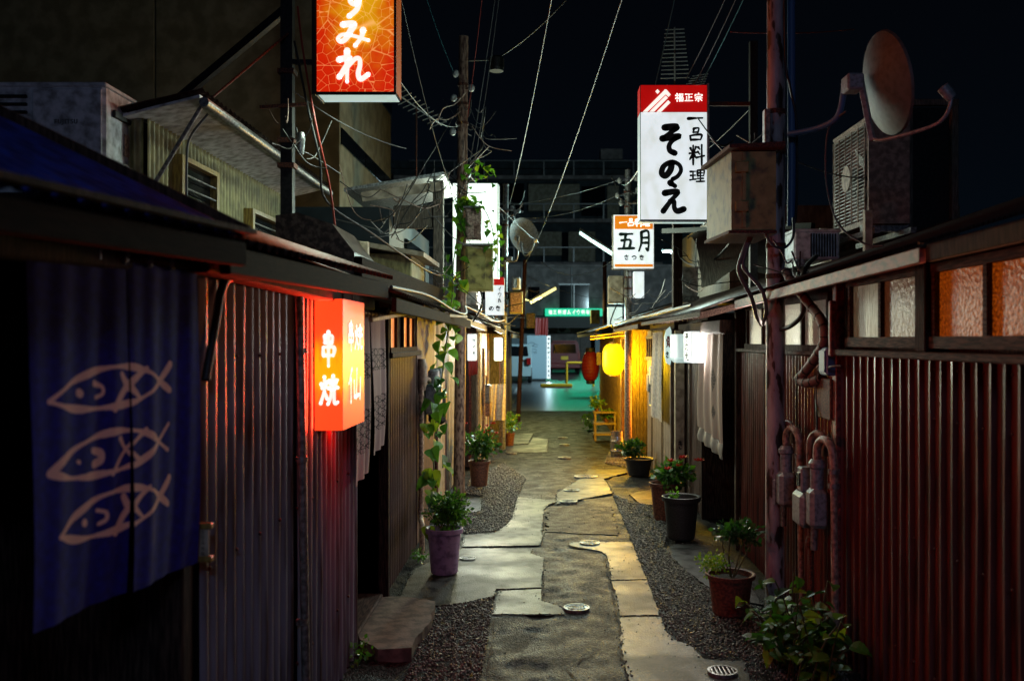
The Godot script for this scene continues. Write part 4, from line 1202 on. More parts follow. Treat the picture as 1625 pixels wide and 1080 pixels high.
	# big building behind
	t = thing("tall_building", "tall beige panelled building rising behind the left shacks", "building", V(-7, 0, 16))
	obj("wall", B.new().bx(-14, -3.06, 0, 9.0, 14.0, 18.6), "wall_beige", t)
	for k in 5: obj("wall_panel", B.new().bx(-3.06, -3.0, 0, 9.0, 13.97 + k * 0.93, 14.89 + k * 0.93, 0.006), "wall_beige", t)
	for k in 4: obj("front_panel", B.new().bx(-14 + k * 2.76, -11.26 + k * 2.76 - (0.02 if k == 3 else 0.0), 0, 9.0, 13.94, 14.0, 0.008), "wall_beige", t)
	for k in 5: obj("window_strip", B.new().bx(-3.0, -2.975, 4.5, 4.75, 13.98 + k * 0.93, 14.86 + k * 0.93, 0.004), "glass", t)
	for k in 5: obj("window_strip", B.new().bx(-3.0, -2.975, 6.0, 6.3, 13.98 + k * 0.93, 14.86 + k * 0.93, 0.004), "glass", t)

func outdoor_unit(label: String, x0: float, x1: float, y0: float, y1: float, d0: float, d1: float, mat: String, fan_front: bool, grille_side: float, open := false) -> Node3D:
	# an air conditioner's outdoor unit: fan_front puts the fan on the face towards the camera, else on the face grille_side * x
	var t := thing("outdoor_unit", label, "outdoor unit", V((x0 + x1) / 2, y0, (d0 + d1) / 2), "air conditioner outdoor units")
	if open:  # a hollow case, open towards -x behind its grille
		obj("casing", B.new().bx(x0 + 0.15, x1, y0 + 0.05, y1 - 0.02, d0, d1).bx(x0, x0 + 0.15, y0 + 0.05, y0 + 0.09, d0, d1).bx(x0, x0 + 0.15, y1 - 0.04, y1 - 0.02, d0, d1).bx(x0, x0 + 0.15, y0 + 0.09, y1 - 0.04, d0, d0 + 0.03).bx(x0, x0 + 0.15, y0 + 0.09, y1 - 0.04, d1 - 0.03, d1), mat, t)
	else:
		obj("casing", B.new().bx(x0, x1, y0 + 0.05, y1, d0, d1, 0.015), mat, t)
	obj("top_lid", B.new().bx(x0 - 0.008, x1 + 0.008, y1 - 0.02, y1 + 0.006, d0 - 0.008, d1 + 0.008, 0.006), mat, t)
	for s in [0.12, 0.88]:
		if fan_front: obj("foot", B.new().bx(lerpf(x0, x1, s) - 0.03, lerpf(x0, x1, s) + 0.03, y0, y0 + 0.05, d0 - 0.02, d1 + 0.02), "zinc", t)
		else: obj("foot", B.new().bx(x0 - 0.02, x1 + 0.02, y0, y0 + 0.05, lerpf(d0, d1, s) - 0.03, lerpf(d0, d1, s) + 0.03), "zinc", t)
	return t

func left_details():
	# white unit on the roof behind the blue sheet
	var t := outdoor_unit("white air conditioner outdoor unit with faded lettering above the blue roof", -3.15, -2.32, 2.32, 2.96, 5.0, 5.37, "ac_white", true, 0)
	obj("front_panel", B.new().bx(-2.70, -2.335, 2.40, 2.93, 4.99, 5.002, 0.004), "ac_white", t)
	for k in 12: obj("fan_slat", B.new().bx(-3.12, -2.73, 2.42 + k * 0.042, 2.435 + k * 0.042, 4.985, 5.0), "dark_steel", t)
	obj("handle_recess", B.new().bx(-2.318, -2.30, 2.80, 2.84, 5.08, 5.3, 0.004), "dark_steel", t)
	obj("rating_label", B.new().bx(-2.319, -2.312, 2.62, 2.74, 5.22, 5.31), "pipe_cream", t)
	obj("valve_cover", B.new().bx(-2.325, -2.26, 2.40, 2.56, 5.02, 5.2, 0.02), "ac_white", t)
	var txt := TextMesh.new()
	var font := SystemFont.new()
	font.font_names = PackedStringArray(["Droid Sans"])
	font.font_weight = 700
	txt.font = font
	txt.text = "FUJITSU"
	txt.font_size = 48
	txt.pixel_size = 0.0007
	txt.depth = 0.002
	var o := MeshInstance3D.new()
	o.name = "lettering"
	o.mesh = txt
	o.material_override = M.cable_grey
	o.position = V(-2.52, 2.755, 4.987) - org[t]
	t.add_child(o)
	obj("hose", B.new().tube(curve([V(-2.29, 2.45, 5.15), V(-2.2, 2.48, 5.1), V(-2.1, 2.42, 5.0), V(-2.08, 2.3, 4.95)]), 0.02, 8), "pipe_cream", t)
	t = thing("roof_deck", "dark timber roof deck that carries the white outdoor unit", "roof deck", V(-2.6, 2.2, 5.0))
	obj("deck", B.new().bx(-3.6, -1.95, 2.26, 2.32, 4.6, 5.28), "wood_dark", t)
	for q in [[-3.5, 4.7], [-2.05, 4.7], [-3.5, 5.2], [-2.05, 5.2]]: obj("leg", B.new().bx(q[0] - 0.04, q[0] + 0.04, 1.8, 2.26, q[1] - 0.04, q[1] + 0.04), "wood_dark", t)
	# second units over the farther left roofs
	t = outdoor_unit("small outdoor unit above the third left roof behind the vine pole", -1.06, -0.80, 1.98, 2.45, 11.4, 12.0, "ac_white", false, 1.0)
	for k in 9: obj("fan_slat", B.new().bx(-0.80, -0.785, 2.05 + k * 0.042, 2.065 + k * 0.042, 11.45, 11.95), "dark_steel", t)
	# cloth-covered lump and boards on the second roof
	t = thing("roof_vent", "rounded dark metal vent hood above the red-lit eave", "vent", V(-1.35, 1.95, 6.2))
	var prof := []
	for q in [[0.0, 0.0], [0.5, 0.0], [0.5, 0.2], [0.36, 0.4], [0.14, 0.48], [0.0, 0.46]]: prof.append(V(-1.7 + q[0], 1.98 + q[1] * 0.9, 6.0))
	obj("hood", B.new().prism(prof, V(0, 0, 0.7)), "roof_tin", t)
	obj("end_plate", B.new().bx(-1.3, -1.24, 2.0, 2.3, 6.68, 6.74, 0.004), "plaster", t)
	# pipes and meter beside the sliding door
	t = thing("gas_meter", "grey gas meter with cream pipes at the end of the left sliding door", "gas meter", V(-0.88, 0.0, 7.35))
	obj("meter_body", B.new().bx(-0.93, -0.80, 1.02, 1.26, 7.35, 7.52, 0.02), "meter_grey", t)
	obj("meter_body", B.new().bx(-0.93, -0.79, 0.92, 1.2, 7.62, 7.82, 0.03), "dark_steel", t)
	obj("pipe", B.new().tube(curve([V(-0.9, 0.02, 7.0), V(-0.9, 0.22, 7.02), V(-0.93, 0.26, 7.18), V(-0.93, 0.5, 7.2), V(-0.93, 1.2, 7.2), V(-0.92, 1.28, 7.22), V(-0.9, 1.3, 7.34), V(-0.88, 1.26, 7.42)]), 0.021, 10), "pipe_cream", t)
	obj("pipe", B.new().tube([V(-0.87, 0.0, 7.68), V(-0.87, 0.92, 7.7)], 0.016, 8), "rust", t)
	for k in 2: obj("cylinder", B.new().lathe(V(-0.86, 1.26, 7.42 + k * 0.3), [[0.0, 0.0], [0.045, 0.0], [0.045, 0.1], [0.03, 0.115], [0.0, 0.115]], 14), "meter_grey", t)
	t = thing("gas_meter", "pale gas meter on the wall between the flower pot and the left zinc pole", "gas meter", V(-0.74, 0.6, 12.4))
	obj("meter_body", B.new().bx(-0.80, -0.68, 0.78, 1.02, 12.3, 12.55, 0.02), "meter_grey", t)
	obj("meter_body", B.new().bx(-0.80, -0.70, 0.58, 0.82, 12.7, 12.85, 0.02), "pipe_cream", t)
	obj("pipe", B.new().tube([V(-0.77, 0.0, 12.2), V(-0.77, 1.5, 12.2)], 0.018, 8), "pipe_cream", t)
	obj("pipe", B.new().tube(curve([V(-0.74, 1.02, 12.42), V(-0.74, 1.12, 12.42), V(-0.76, 1.15, 12.3), V(-0.77, 1.15, 12.2)]), 0.014, 8), "pipe_cream", t)
	tag(obj("cloth_bag", cloth(V(-0.72, 1.0, 12.95), V(-0.52, 1.0, 13.05), 0.5, 1.5, 0.03, Vector3(0, 0, 1)), "cloth_white"), "cream cloth hung beside the left zinc pole", "cloth")
	tag(obj("red_cloth", cloth(V(-0.93, 1.37, 11.77), V(-0.82, 1.37, 11.77), 1.16, 1.0, 0.01, Vector3(0, 0, 1), 0.02), "red_paint"), "small red cloth hanging under the lit white shop sign", "cloth")
	tag(obj("paper_lantern", B.new().lathe(V(-0.93, 1.22, 7.22), [[0.0, 0.0], [0.03, 0.0], [0.045, 0.06], [0.045, 0.18], [0.03, 0.24], [0.0, 0.24]], 12), "ac_beige"), "small unlit brown lantern beside the left sliding door", "lantern")

# ---------------------------------------------------------------- right side
func right_shops():
	# the long red tin wall with the row of windows
	var t := thing("bar_shack", "nearest right bar shack of dark red ribbed tin with frosted windows", "building", V(3, 0, 4.2))
	obj("inner_wall", B.new().bx(1.56, 4.5, 0, 1.92, 0.2, 7.25), "wood_dark", t)
	for q in [[0.2, 2.2], [2.2, 3.9], [3.9, 4.78]]:
		obj("wall_panel", B.new().wavy(V(1.515, 0, q[0]), V(1.515, 0, q[1] - 0.006), V(1.515, 1.53, q[1] - 0.006), V(1.515, 1.53, q[0]), Vector3.LEFT, 0.1, 0.009, true, 0.003), "tin_red", t)
	obj("wall_panel", B.new().wavy(V(1.515, 0, 4.86), V(1.515, 0, 7.2), V(1.515, 1.51, 7.2), V(1.515, 1.51, 4.86), Vector3.LEFT, 0.064, 0.009, false, 0.003), "tin_red", t)
	for y in [0.3, 0.8, 1.3, 1.49]:
		var nails := B.new()
		for k in 22: nails.ball(V(1.504, y, 0.426 + k * 0.2), Vector3(0.005, 0.006, 0.006), 6)
		tag(obj("nails", nails, "rust", t), "", "", "", "stuff")
	obj("corner_strip", B.new().bx(1.485, 1.53, 0, 1.9, 4.79, 4.85, 0.004), "red_board", t)
	obj("sill", B.new().bx(1.455, 1.56, 1.525, 1.555, 0.3, 4.78, 0.005), "beam_wood", t)
	obj("sill", B.new().bx(1.47, 1.56, 1.515, 1.54, 4.86, 7.2, 0.005), "beam_wood", t)
	window_set(t, 1.52, -1.0, 3.78, 4.62, 1.615, 1.86, ["pane_tan", "pane_pale"], "beam_wood")
	window_set(t, 1.52, -1.0, 2.35, 3.62, 1.615, 1.86, ["pane_amber", "pane_amber", "pane_amber"], "beam_wood")
	window_set(t, 1.52, -1.0, 0.7, 2.0, 1.615, 1.86, ["pane_amber", "pane_amber"], "beam_wood")
	window_set(t, 1.52, -1.0, 4.98, 6.95, 1.575, 1.82, ["pane_white", "pane_white", "pane_white", "pane_white"], "wood_dark")
	area_light("amber_window_light", V(1.47, 1.74, 2.98), Vector3(-1, 0, 0), Vector2(1.2, 0.24), Color(1.0, 0.62, 0.45), 0.16)
	area_light("amber_window_near_light", V(1.47, 1.74, 1.35), Vector3(-1, 0, 0), Vector2(1.2, 0.24), Color(1.0, 0.62, 0.45), 0.16)
	area_light("pale_window_light", V(1.47, 1.70, 6.35), Vector3(-1, 0, 0), Vector2(1.1, 0.24), Color(1.0, 0.90, 0.84), 1.2)
	obj("post", B.new().bx(1.47, 1.55, 1.555, 1.92, 3.64, 3.74, 0.005), "wood_dark", t)
	obj("post", B.new().bx(1.47, 1.55, 1.555, 1.92, 2.15, 2.25, 0.005), "wood_dark", t)
	obj("post", B.new().bx(1.47, 1.55, 0.0, 1.9, 7.2, 7.27, 0.005), "wood_dark", t)
	obj("head_beam", B.new().bx(1.48, 1.56, 1.90, 1.96, 0.2, 4.78, 0.006), "wood_dark", t)
	var e0 := V(1.28, 1.97, 0.8)
	var e1 := V(1.30, 1.885, 6.6)
	var up := Vector3(1.7, 0.6, 0)
	obj("roof_sheet", B.new().wavy(e0, e1, e1 + up, e0 + up, Vector3(-0.3, 1, 0), 0.032, 0.006), "roof_tin", t)
	obj("fascia_board", B.new().bar(V(1.31, 1.895, 3.26), V(1.32, 1.845, 6.46), 0.024, 0.055, 0.004), "red_board", t)
	obj("fascia_board", B.new().bar(V(1.33, 1.915, 0.8), V(1.325, 1.90, 3.24), 0.024, 0.06, 0.004), "wood_dark", t)
	obj("soffit", B.new().hexa([V(1.34, 1.93, 0.8), V(1.34, 1.865, 6.5), V(1.56, 1.93, 6.5), V(1.56, 1.99, 0.8), V(1.34, 1.945, 0.8), V(1.34, 1.88, 6.5), V(1.56, 1.945, 6.5), V(1.56, 2.005, 0.8)]), "wood_dark", t)
	# second shop: curtain doorway, brown tin, white post
	t = thing("bar_shack", "second right bar shack of brown ribbed tin behind the white box sign", "building", V(3, 0, 8.5))
	obj("inner_wall", B.new().bx(1.48, 4.5, 0, 1.85, 8.5, 9.75).bx(1.75, 4.5, 0, 1.85, 7.3, 8.5), "wood_dark", t)
	for k in 6: obj("door_board", B.new().bx(1.725, 1.75, 0.03, 1.75, 7.32 + k * 0.195, 7.51 + k * 0.195, 0.004), "wood_dark", t)
	obj("wall_panel", B.new().wavy(V(1.45, 0, 8.52), V(1.45, 0, 9.4), V(1.45, 1.78, 9.4), V(1.45, 1.78, 8.52), Vector3.LEFT, 0.064, 0.009), "tin_brown", t)
	obj("door_jamb", B.new().bx(1.42, 1.75, 0, 1.78, 8.46, 8.5, 0.004), "wood_dark", t)
	obj("post", B.new().bx(1.30, 1.39, 0.0, 1.70, 9.28, 9.37, 0.006), "plaster", t)
	var b := B.new()
	brush(b, "ki", V(1.325, 0.62, 9.275), Vector3(0.045, 0, 0), Vector3(0, -0.09, 0), 0.006, Vector3(0, 0, 0.003))
	obj("scrawl", b, "ink_black", t)
	b = B.new()
	brush(b, "re", V(1.325, 0.46, 9.275), Vector3(0.045, 0, 0), Vector3(0, -0.1, 0), 0.006, Vector3(0, 0, 0.003))
	obj("scrawl", b, "red_paint", t)
	obj("lintel", B.new().bx(1.36, 1.46, 1.66, 1.76, 7.28, 9.5, 0.006), "wood_dark", t)
	obj("roof_sheet", B.new().wavy(V(1.12, 1.82, 6.7), V(1.02, 1.80, 9.9), V(2.9, 2.45, 9.9), V(2.9, 2.45, 6.7), Vector3(-0.3, 1, 0), 0.064, 0.010), "roof_tin", t)
	for k in 12: obj("rafter", B.new().bar(V(1.13, 1.775, 6.9 + k * 0.26), V(1.5, 1.87, 6.9 + k * 0.26), 0.035, 0.045), "beam_wood", t)
	obj("fascia_board", B.new().bar(V(1.13, 1.79, 6.75), V(1.03, 1.77, 9.85), 0.02, 0.035, 0.003), "beam_wood", t)
	# third shop: grey boards with the amber doorway
	t = thing("bar_shack", "third right bar shack of grey boards with an amber lit doorway", "building", V(3, 0, 11.4))
	obj("inner_wall", B.new().bx(1.36, 4.5, 0, 1.85, 9.8, 12.05).bx(1.5, 4.5, 0, 1.85, 12.05, 12.95), "wood_dark", t)
	for k in 11: obj("wall_board", B.new().bx(1.325, 1.36, 0.02, 1.72, 9.82 + k * 0.2, 10.01 + k * 0.2, 0.004), ["panel_grey", "panel_grey", "panel_grey", "wood_dark", "panel_grey"][k % 5], t)
	obj("amber_door_light", B.new().bx(1.49, 1.5, 0.15, 1.65, 12.1, 12.9), "glow_amber", t)
	for k in 4: obj("door_bar", B.new().bx(1.47, 1.49, 0.1, 1.68, 12.1 + k * 0.26, 12.125 + k * 0.26), "wood_dark", t)
	obj("roof_sheet", B.new().wavy(V(0.98, 1.80, 9.8), V(0.95, 1.78, 13.0), V(2.8, 2.4, 13.0), V(2.8, 2.4, 9.8), Vector3(-0.3, 1, 0), 0.076, 0.011), "roof_tin", t)
	obj("fascia_board", B.new().bar(V(1.0, 1.75, 9.9), V(0.97, 1.73, 12.95), 0.02, 0.05, 0.003), "beam_wood", t)
	window_set(t, 1.325, -1.0, 11.2, 11.9, 1.4, 1.62, ["pane_amber", "pane_amber", "pane_amber"], "wood_grey")
	area_light("amber_door_glow", V(1.45, 0.85, 12.5), Vector3(-1, -0.35, 0.5), Vector2(0.8, 1.4), Color(1.0, 0.52, 0.12), 4.0)
	# fourth shop: bamboo front with the lanterns
	t = thing("bar_shack", "farthest right bar shack with a bamboo front behind the yellow lantern", "building", V(3, 0, 16.5))
	obj("inner_wall", B.new().bx(1.24, 4.5, 0, 1.9, 13.4, 20), "wood_dark", t)
	for k in 30: obj("bamboo_pole", B.new().tube([V(1.215, 0.0, 13.45 + k * 0.22), V(1.215, 1.7, 13.45 + k * 0.22)], 0.03, 6), "bamboo", t)
	for k in 6: obj("end_board", B.new().bx(1.22 + k * 0.05, 1.265 + k * 0.05, 0.0, 1.75, 13.36, 13.4, 0.003), "bamboo", t)
	obj("roof_sheet", B.new().wavy(V(0.72, 1.74, 13.2), V(0.72, 1.74, 20.1), V(2.6, 2.35, 20.1), V(2.6, 2.35, 13.2), Vector3(-0.3, 1, 0), 0.09, 0.012), "roof_tin", t)
	obj("fascia_board", B.new().bar(V(0.74, 1.69, 13.2), V(0.74, 1.69, 20.1), 0.025, 0.05), "wood_dark", t)
	for y in [1.66, 1.62]: obj("bracket_pole", B.new().tube([V(0.66, y, 13.3), V(1.25, y + 0.07, 13.3)], 0.014, 6), "bamboo", t)
	# upper wall behind, seen over the second roof
	t = thing("upper_room", "grey upper room over the second and third right roofs", "building", V(2.6, 1.9, 11))
	obj("wall", B.new().bx(2.0, 4.5, 2.1, 3.05, 10.2, 13.6), "wood_grey", t)
	obj("end_board", B.new().bx(2.0, 3.2, 2.1, 3.05, 10.14, 10.19), "panel_grey", t)
	obj("corner_post", B.new().bx(1.42, 1.52, 1.9, 2.95, 10.3, 10.42, 0.006), "wood_dark", t)
	obj("beam", B.new().bar(V(1.3, 2.78, 10.2), V(2.4, 2.62, 8.4), 0.05, 0.05), "dark_steel", t)
	t = thing("roof_tarp", "crumpled grey tarpaulin draped over a frame above the second right roof", "tarpaulin", V(2.0, 2.0, 8.9))
	var rows := []
	for j in 9:
		var l := []
		for i in 12:
			var u := i / 11.0
			var w := j / 8.0
			l.append(V(1.45 + 1.1 * u, 2.62 + 0.12 * sin(u * 3.0) - 0.5 * w * w + 0.05 * sin(u * 13.0 + w * 4.0), 8.6 + 0.9 * (1.0 - w) + 0.06 * sin(u * 9.0 + w * 7.0)))
		rows.append(l)
	obj("sheet", B.new().sheet(rows), "wood_grey", t)

func right_details():
	# big unit on the near right roof, grille to the alley
	var t := outdoor_unit("large beige outdoor unit with an oval badge behind the right satellite dish", 2.31, 2.60, 2.38, 3.19, 6.7, 7.5, "ac_beige", false, -1.0, true)
	for k in 26: obj("grille_wire", B.new().bx(2.297, 2.303, 2.48 + k * 0.026, 2.486 + k * 0.026, 6.74, 7.46), "zinc", t)
	for k in 6: obj("grille_rib", B.new().bx(2.292, 2.3, 2.46, 3.15, 6.74 + k * 0.144, 6.748 + k * 0.144), "ac_beige", t)
	obj("coil", B.new().wavy(V(2.42, 2.45, 6.73), V(2.42, 2.45, 7.47), V(2.42, 3.16, 7.47), V(2.42, 3.16, 6.73), Vector3.LEFT, 0.02, 0.006), "zinc", t)
	obj("fan", B.new().lathe(V(2.37, 2.80, 7.1), [[0.0, -0.02], [0.07, -0.02], [0.07, 0.03], [0.0, 0.04]], 16, Basis(Vector3.BACK, PI / 2)), "cable_grey", t)
	for k in 3: obj("fan_blade", B.new().box(V(2.36, 2.80 + 0.16 * sin(k * 2.094), 7.1 + 0.16 * cos(k * 2.094)), Vector3(0.006, 0.22, 0.12), 0.0, Basis(Vector3.RIGHT, k * 2.094) * Basis(Vector3.UP, 0.4)), "cable_grey", t)
	obj("badge", B.new().lathe(V(2.296, 2.82, 7.15), [[0.0, -0.006], [0.1, -0.006], [0.1, 0.006], [0.0, 0.006]], 20, Basis(Vector3.BACK, PI / 2)), "ac_beige", t)
	for q in [6.55, 7.6]: obj("stand_leg", B.new().bar(V(2.25, 2.22, q), V(2.25, 2.50, q), 0.05, 0.05), "plaster", t)
	for q in [2.3, 2.55]: obj("stand_rail", B.new().bx(q - 0.02, q + 0.02, 2.34, 2.38, 6.5, 7.65), "zinc", t)
	t = thing("cabinet_frame", "dark metal cabinet beside the large beige outdoor unit", "cabinet", V(2.85, 2.4, 6.8))
	obj("casing", B.new().bx(2.64, 3.0, 2.4, 3.3, 6.9, 7.3), "dark_steel", t)
	for x in [2.63, 2.96]: obj("upright", B.new().bx(x, x + 0.05, 2.38, 3.34, 6.84, 6.89, 0.004), "wood_grey", t)
	obj("top_rail", B.new().bx(2.63, 3.01, 3.30, 3.345, 6.83, 6.88, 0.004), "wood_grey", t)
	t = outdoor_unit("small pale outdoor unit on the right roof between pole and large unit", 1.86, 2.2, 2.15, 2.42, 7.0, 7.5, "ac_white", true, 0)
	for k in 10: obj("fan_slat", B.new().bx(1.98 + k * 0.02, 1.988 + k * 0.02, 2.22, 2.39, 6.985, 7.0), "dark_steel", t)
	t = outdoor_unit("white outdoor unit among cables above the right shop eaves", 1.55, 1.74, 2.05, 2.42, 10.6, 11.2, "ac_white", false, -1.0)
	obj("side_panel", B.new().bx(1.54, 1.552, 2.12, 2.38, 10.66, 11.14, 0.004), "ac_white", t)
	# satellite dish on an arm, its back to the camera
	var c := V(1.775, 2.95, 5.0)
	t = thing("satellite_dish", "large grey satellite dish seen edge-on on a blue arm at the right pole", "satellite dish", c, "satellite dishes")
	var bas := Basis(Vector3.UP, deg_to_rad(-86)) * Basis(Vector3.RIGHT, deg_to_rad(-78))
	var prof := []
	for k in 9: prof.append([0.27 * k / 8.0, 0.07 * pow(k / 8.0, 2) - 0.02])
	prof.append([0.276, 0.055]); prof.append([0.27, 0.042])
	for k in 9: prof.append([0.27 * (8 - k) / 8.0, 0.07 * pow((8 - k) / 8.0, 2) - 0.028])
	obj("reflector", B.new().lathe(c, prof, 36, bas), "dish_grey", t)
	obj("mast_arm", B.new().tube(curve([V(1.43, 2.80, 5.5), V(1.55, 2.80, 5.35), V(1.62, 2.83, 5.2), V(1.64, 2.96, 5.15), V(1.64, 3.0, 5.15)]), 0.017, 10), "switch_blue", t)
	obj("mount_bracket", B.new().box(V(1.665, 2.98, 5.08), Vector3(0.09, 0.09, 0.12), 0.01), "meter_grey", t)
	obj("back_rib", B.new().bar(V(1.70, 3.0, 5.06), V(1.75, 2.66, 5.02), 0.035, 0.03, 0.004), "meter_grey", t)
	obj("feed_arm", B.new().tube(curve([V(1.75, 2.68, 5.02), V(1.78, 2.65, 4.95), V(1.92, 2.66, 4.7), V(1.97, 2.70, 4.62), V(1.99, 2.78, 4.6)]), 0.010, 8), "meter_grey", t)
	obj("receiver", B.new().lathe(V(1.99, 2.78, 4.6), [[0.0, 0.0], [0.025, 0.0], [0.03, 0.03], [0.03, 0.07], [0.0, 0.075]], 12, Basis(Vector3.BACK, 0.7)), "meter_grey", t)
	# grey box on the right pole
	t = thing("meter_box", "large weathered olive meter box with a slanted lid on the right pole", "meter box", V(1.18, 2.2, 5.55))
	var p := [V(1.056, 2.22, 5.3), V(1.307, 2.22, 5.3), V(1.307, 2.66, 5.3), V(1.056, 2.66, 5.3), V(1.014, 2.22, 5.85), V(1.307, 2.22, 5.85), V(1.307, 2.66, 5.85), V(1.014, 2.66, 5.85)]
	obj("box", B.new().hexa(p), "box_olive", t)
	obj("lid", B.new().hexa([V(1.03, 2.664, 5.22), V(1.34, 2.67, 5.22), V(1.34, 2.67, 5.9), V(0.985, 2.664, 5.9), V(1.03, 2.684, 5.22), V(1.34, 2.70, 5.22), V(1.34, 2.70, 5.9), V(0.985, 2.684, 5.9)]), "rust", t)
	obj("door_edge", B.new().bx(1.115, 1.135, 2.23, 2.65, 5.285, 5.298), "box_olive", t)
	for y in [2.32, 2.54]: obj("hinge", B.new().bx(1.075, 1.15, y, y + 0.06, 5.275, 5.284, 0.003), "box_olive", t)
	obj("bottom_lip", B.new().hexa([V(1.04, 2.20, 5.29), V(1.31, 2.20, 5.29), V(1.31, 2.20, 5.86), V(1.0, 2.20, 5.86), V(1.04, 2.217, 5.29), V(1.31, 2.217, 5.29), V(1.31, 2.217, 5.86), V(1.0, 2.217, 5.86)]), "rust", t)
	# cables under the box
	cable("thick grey cable looping from the olive meter box down to the red wall", curve([V(1.20, 2.2, 5.5), V(1.16, 2.1, 5.5), V(1.14, 2.0, 5.5), V(1.22, 1.86, 5.55), V(1.28, 1.74, 5.65), V(1.34, 1.7, 5.8)]), 0.013, "cable_grey")
	cable("second grey cable from the olive meter box, bulging to the right", curve([V(1.21, 2.2, 5.5), V(1.175, 2.1, 5.5), V(1.17, 2.02, 5.5), V(1.27, 1.9, 5.5), V(1.31, 1.78, 5.55), V(1.33, 1.7, 5.7)]), 0.012, "cable_grey")
	cable("thin grey cable hanging below the olive meter box to the conduit", curve([V(1.26, 2.2, 5.35), V(1.30, 2.14, 5.35), V(1.38, 2.13, 5.4), V(1.45, 2.2, 5.48), V(1.47, 2.32, 5.55)]), 0.008, "cable_grey")
	cable("black cable draped from the roof edge beside the right pole", curve([V(1.62, 2.1, 5.6), V(1.47, 2.0, 5.3), V(1.43, 1.86, 5.2), V(1.43, 1.75, 5.2), V(1.40, 1.68, 5.35), V(1.40, 1.66, 5.7)]), 0.014, "cable_black")
	cable("dish cable dropping past the beige unit's grille", curve([V(1.64, 2.84, 5.12), V(1.60, 2.78, 5.3), V(1.62, 2.5, 5.4), V(1.66, 2.25, 5.3), V(1.74, 2.12, 5.1), V(1.8, 2.1, 5.0)]), 0.006, "cable_grey")
	# wrapped refrigerant pipe
	t = thing("wrapped_pipe", "taped insulated pipe snaking down the red wall beside the windows", "pipe", V(1.44, 1.38, 5.0))
	var path := curve([V(1.40, 2.0, 5.45), V(1.41, 1.93, 5.35), V(1.44, 1.80, 5.12), V(1.45, 1.70, 4.92), V(1.455, 1.60, 4.88), V(1.45, 1.52, 5.0), V(1.43, 1.42, 5.18), V(1.42, 1.385, 5.24), V(1.44, 1.37, 5.12), V(1.48, 1.40, 5.02)], 8)
	obj("insulation", B.new().tube(path, 0.026, 10), "wrap", t)
	for i in range(2, path.size() - 2, 4): obj("tape_band", B.new().tube([path[i], path[i] + (path[i + 1] - path[i]).normalized() * 0.008], 0.0285, 10), "cable_black", t)
	t = thing("switch_box", "small blue-grey switch box under the taped pipe on the red wall", "switch box", V(1.46, 1.40, 4.87))
	obj("box", B.new().bx(1.44, 1.50, 1.42, 1.565, 4.80, 4.92, 0.008), "switch_blue", t)
	obj("cover", B.new().bx(1.432, 1.44, 1.435, 1.55, 4.81, 4.91, 0.003), "switch_blue", t)
	obj("lead", B.new().tube(curve([V(1.45, 1.46, 4.8), V(1.44, 1.47, 4.72), V(1.47, 1.475, 4.66)]), 0.006, 6), "cable_grey", t)
	tag(obj("burnt_board", B.new().bx(1.47, 1.50, 1.19, 1.40, 4.84, 5.08, 0.006), "rust"), "rotten brown board under the blue-grey switch box", "board")
	tag(obj("peeling_batten", B.new().bx(1.44, 1.475, 1.52, 1.80, 4.74, 4.775, 0.006), "red_board"), "peeling red batten beside the taped pipe", "batten")
	cable("thin black cable hanging from the taped pipe to the gas meters", curve([V(1.47, 1.40, 5.05), V(1.475, 1.30, 5.1), V(1.46, 1.22, 5.04), V(1.45, 1.12, 5.0)]), 0.006, "cable_black")
	# gas meters
	for k in 2:
		var z := 4.86 + k * 0.62
		t = thing("gas_meter", ["front grey gas meter with arched pipes on the red wall", "rear gas meter half hidden behind the right pole"][k], "gas meter", V(1.42, 0.5, z), "gas meters on the red wall")
		obj("dial_box", B.new().bx(1.36, 1.45, 0.80, 0.93, z + 0.12, z + 0.2, 0.008), "meter_grey", t)
		obj("dial_glass", B.new().bx(1.352, 1.36, 0.83, 0.90, z + 0.135, z + 0.185), "glass", t)
		obj("meter_body", B.new().bx(1.34, 1.47, 0.62, 0.80, z + 0.06, z + 0.24, 0.02), "meter_grey", t)
		obj("regulator", B.new().bx(1.36, 1.46, 0.64, 0.84, z - 0.06, z + 0.05, 0.02), "meter_grey", t)
		obj("regulator_cap", B.new().lathe(V(1.41, 0.84, z), [[0.035, 0.0], [0.035, 0.1], [0.045, 0.11], [0.045, 0.13], [0.03, 0.15], [0.0, 0.15]], 14), "meter_grey", t)
		obj("arch_pipe", B.new().tube(curve([V(1.41, 0.98, z), V(1.41, 1.06, z - 0.01), V(1.42, 1.10, z - 0.08), V(1.43, 1.08, z - 0.16), V(1.44, 1.0, z - 0.18), V(1.44, 0.86, z - 0.18)]), 0.021, 10), "pipe_cream", t)
		obj("arch_pipe", B.new().tube(curve([V(1.42, 0.92, z + 0.16), V(1.42, 1.06, z + 0.16), V(1.44, 1.11, z + 0.12), V(1.46, 1.09, z + 0.05), V(1.46, 1.0, z + 0.04)]), 0.019, 10), "brown_pole", t)
		for y in [0.88, 0.95]: obj("coupling", B.new().lathe(V(1.44, y, z - 0.18), [[0.021, -0.012], [0.029, -0.012], [0.029, 0.012], [0.021, 0.012]], 8), "zinc", t)
		obj("down_pipe", B.new().tube([V(1.44, 0.88, z - 0.18), V(1.445, 0.0, z - 0.2)], 0.017, 10), "pipe_cream", t)
		obj("supply_pipe", B.new().tube([V(1.42, 0.62, z + 0.15), V(1.43, 0.0, z + 0.17)], 0.014, 8), "rust", t)
		obj("valve", B.new().lathe(V(1.42, 0.53, z + 0.15), [[0.0, -0.03], [0.024, -0.03], [0.03, 0.0], [0.024, 0.03], [0.0, 0.03]], 10), "rust", t)
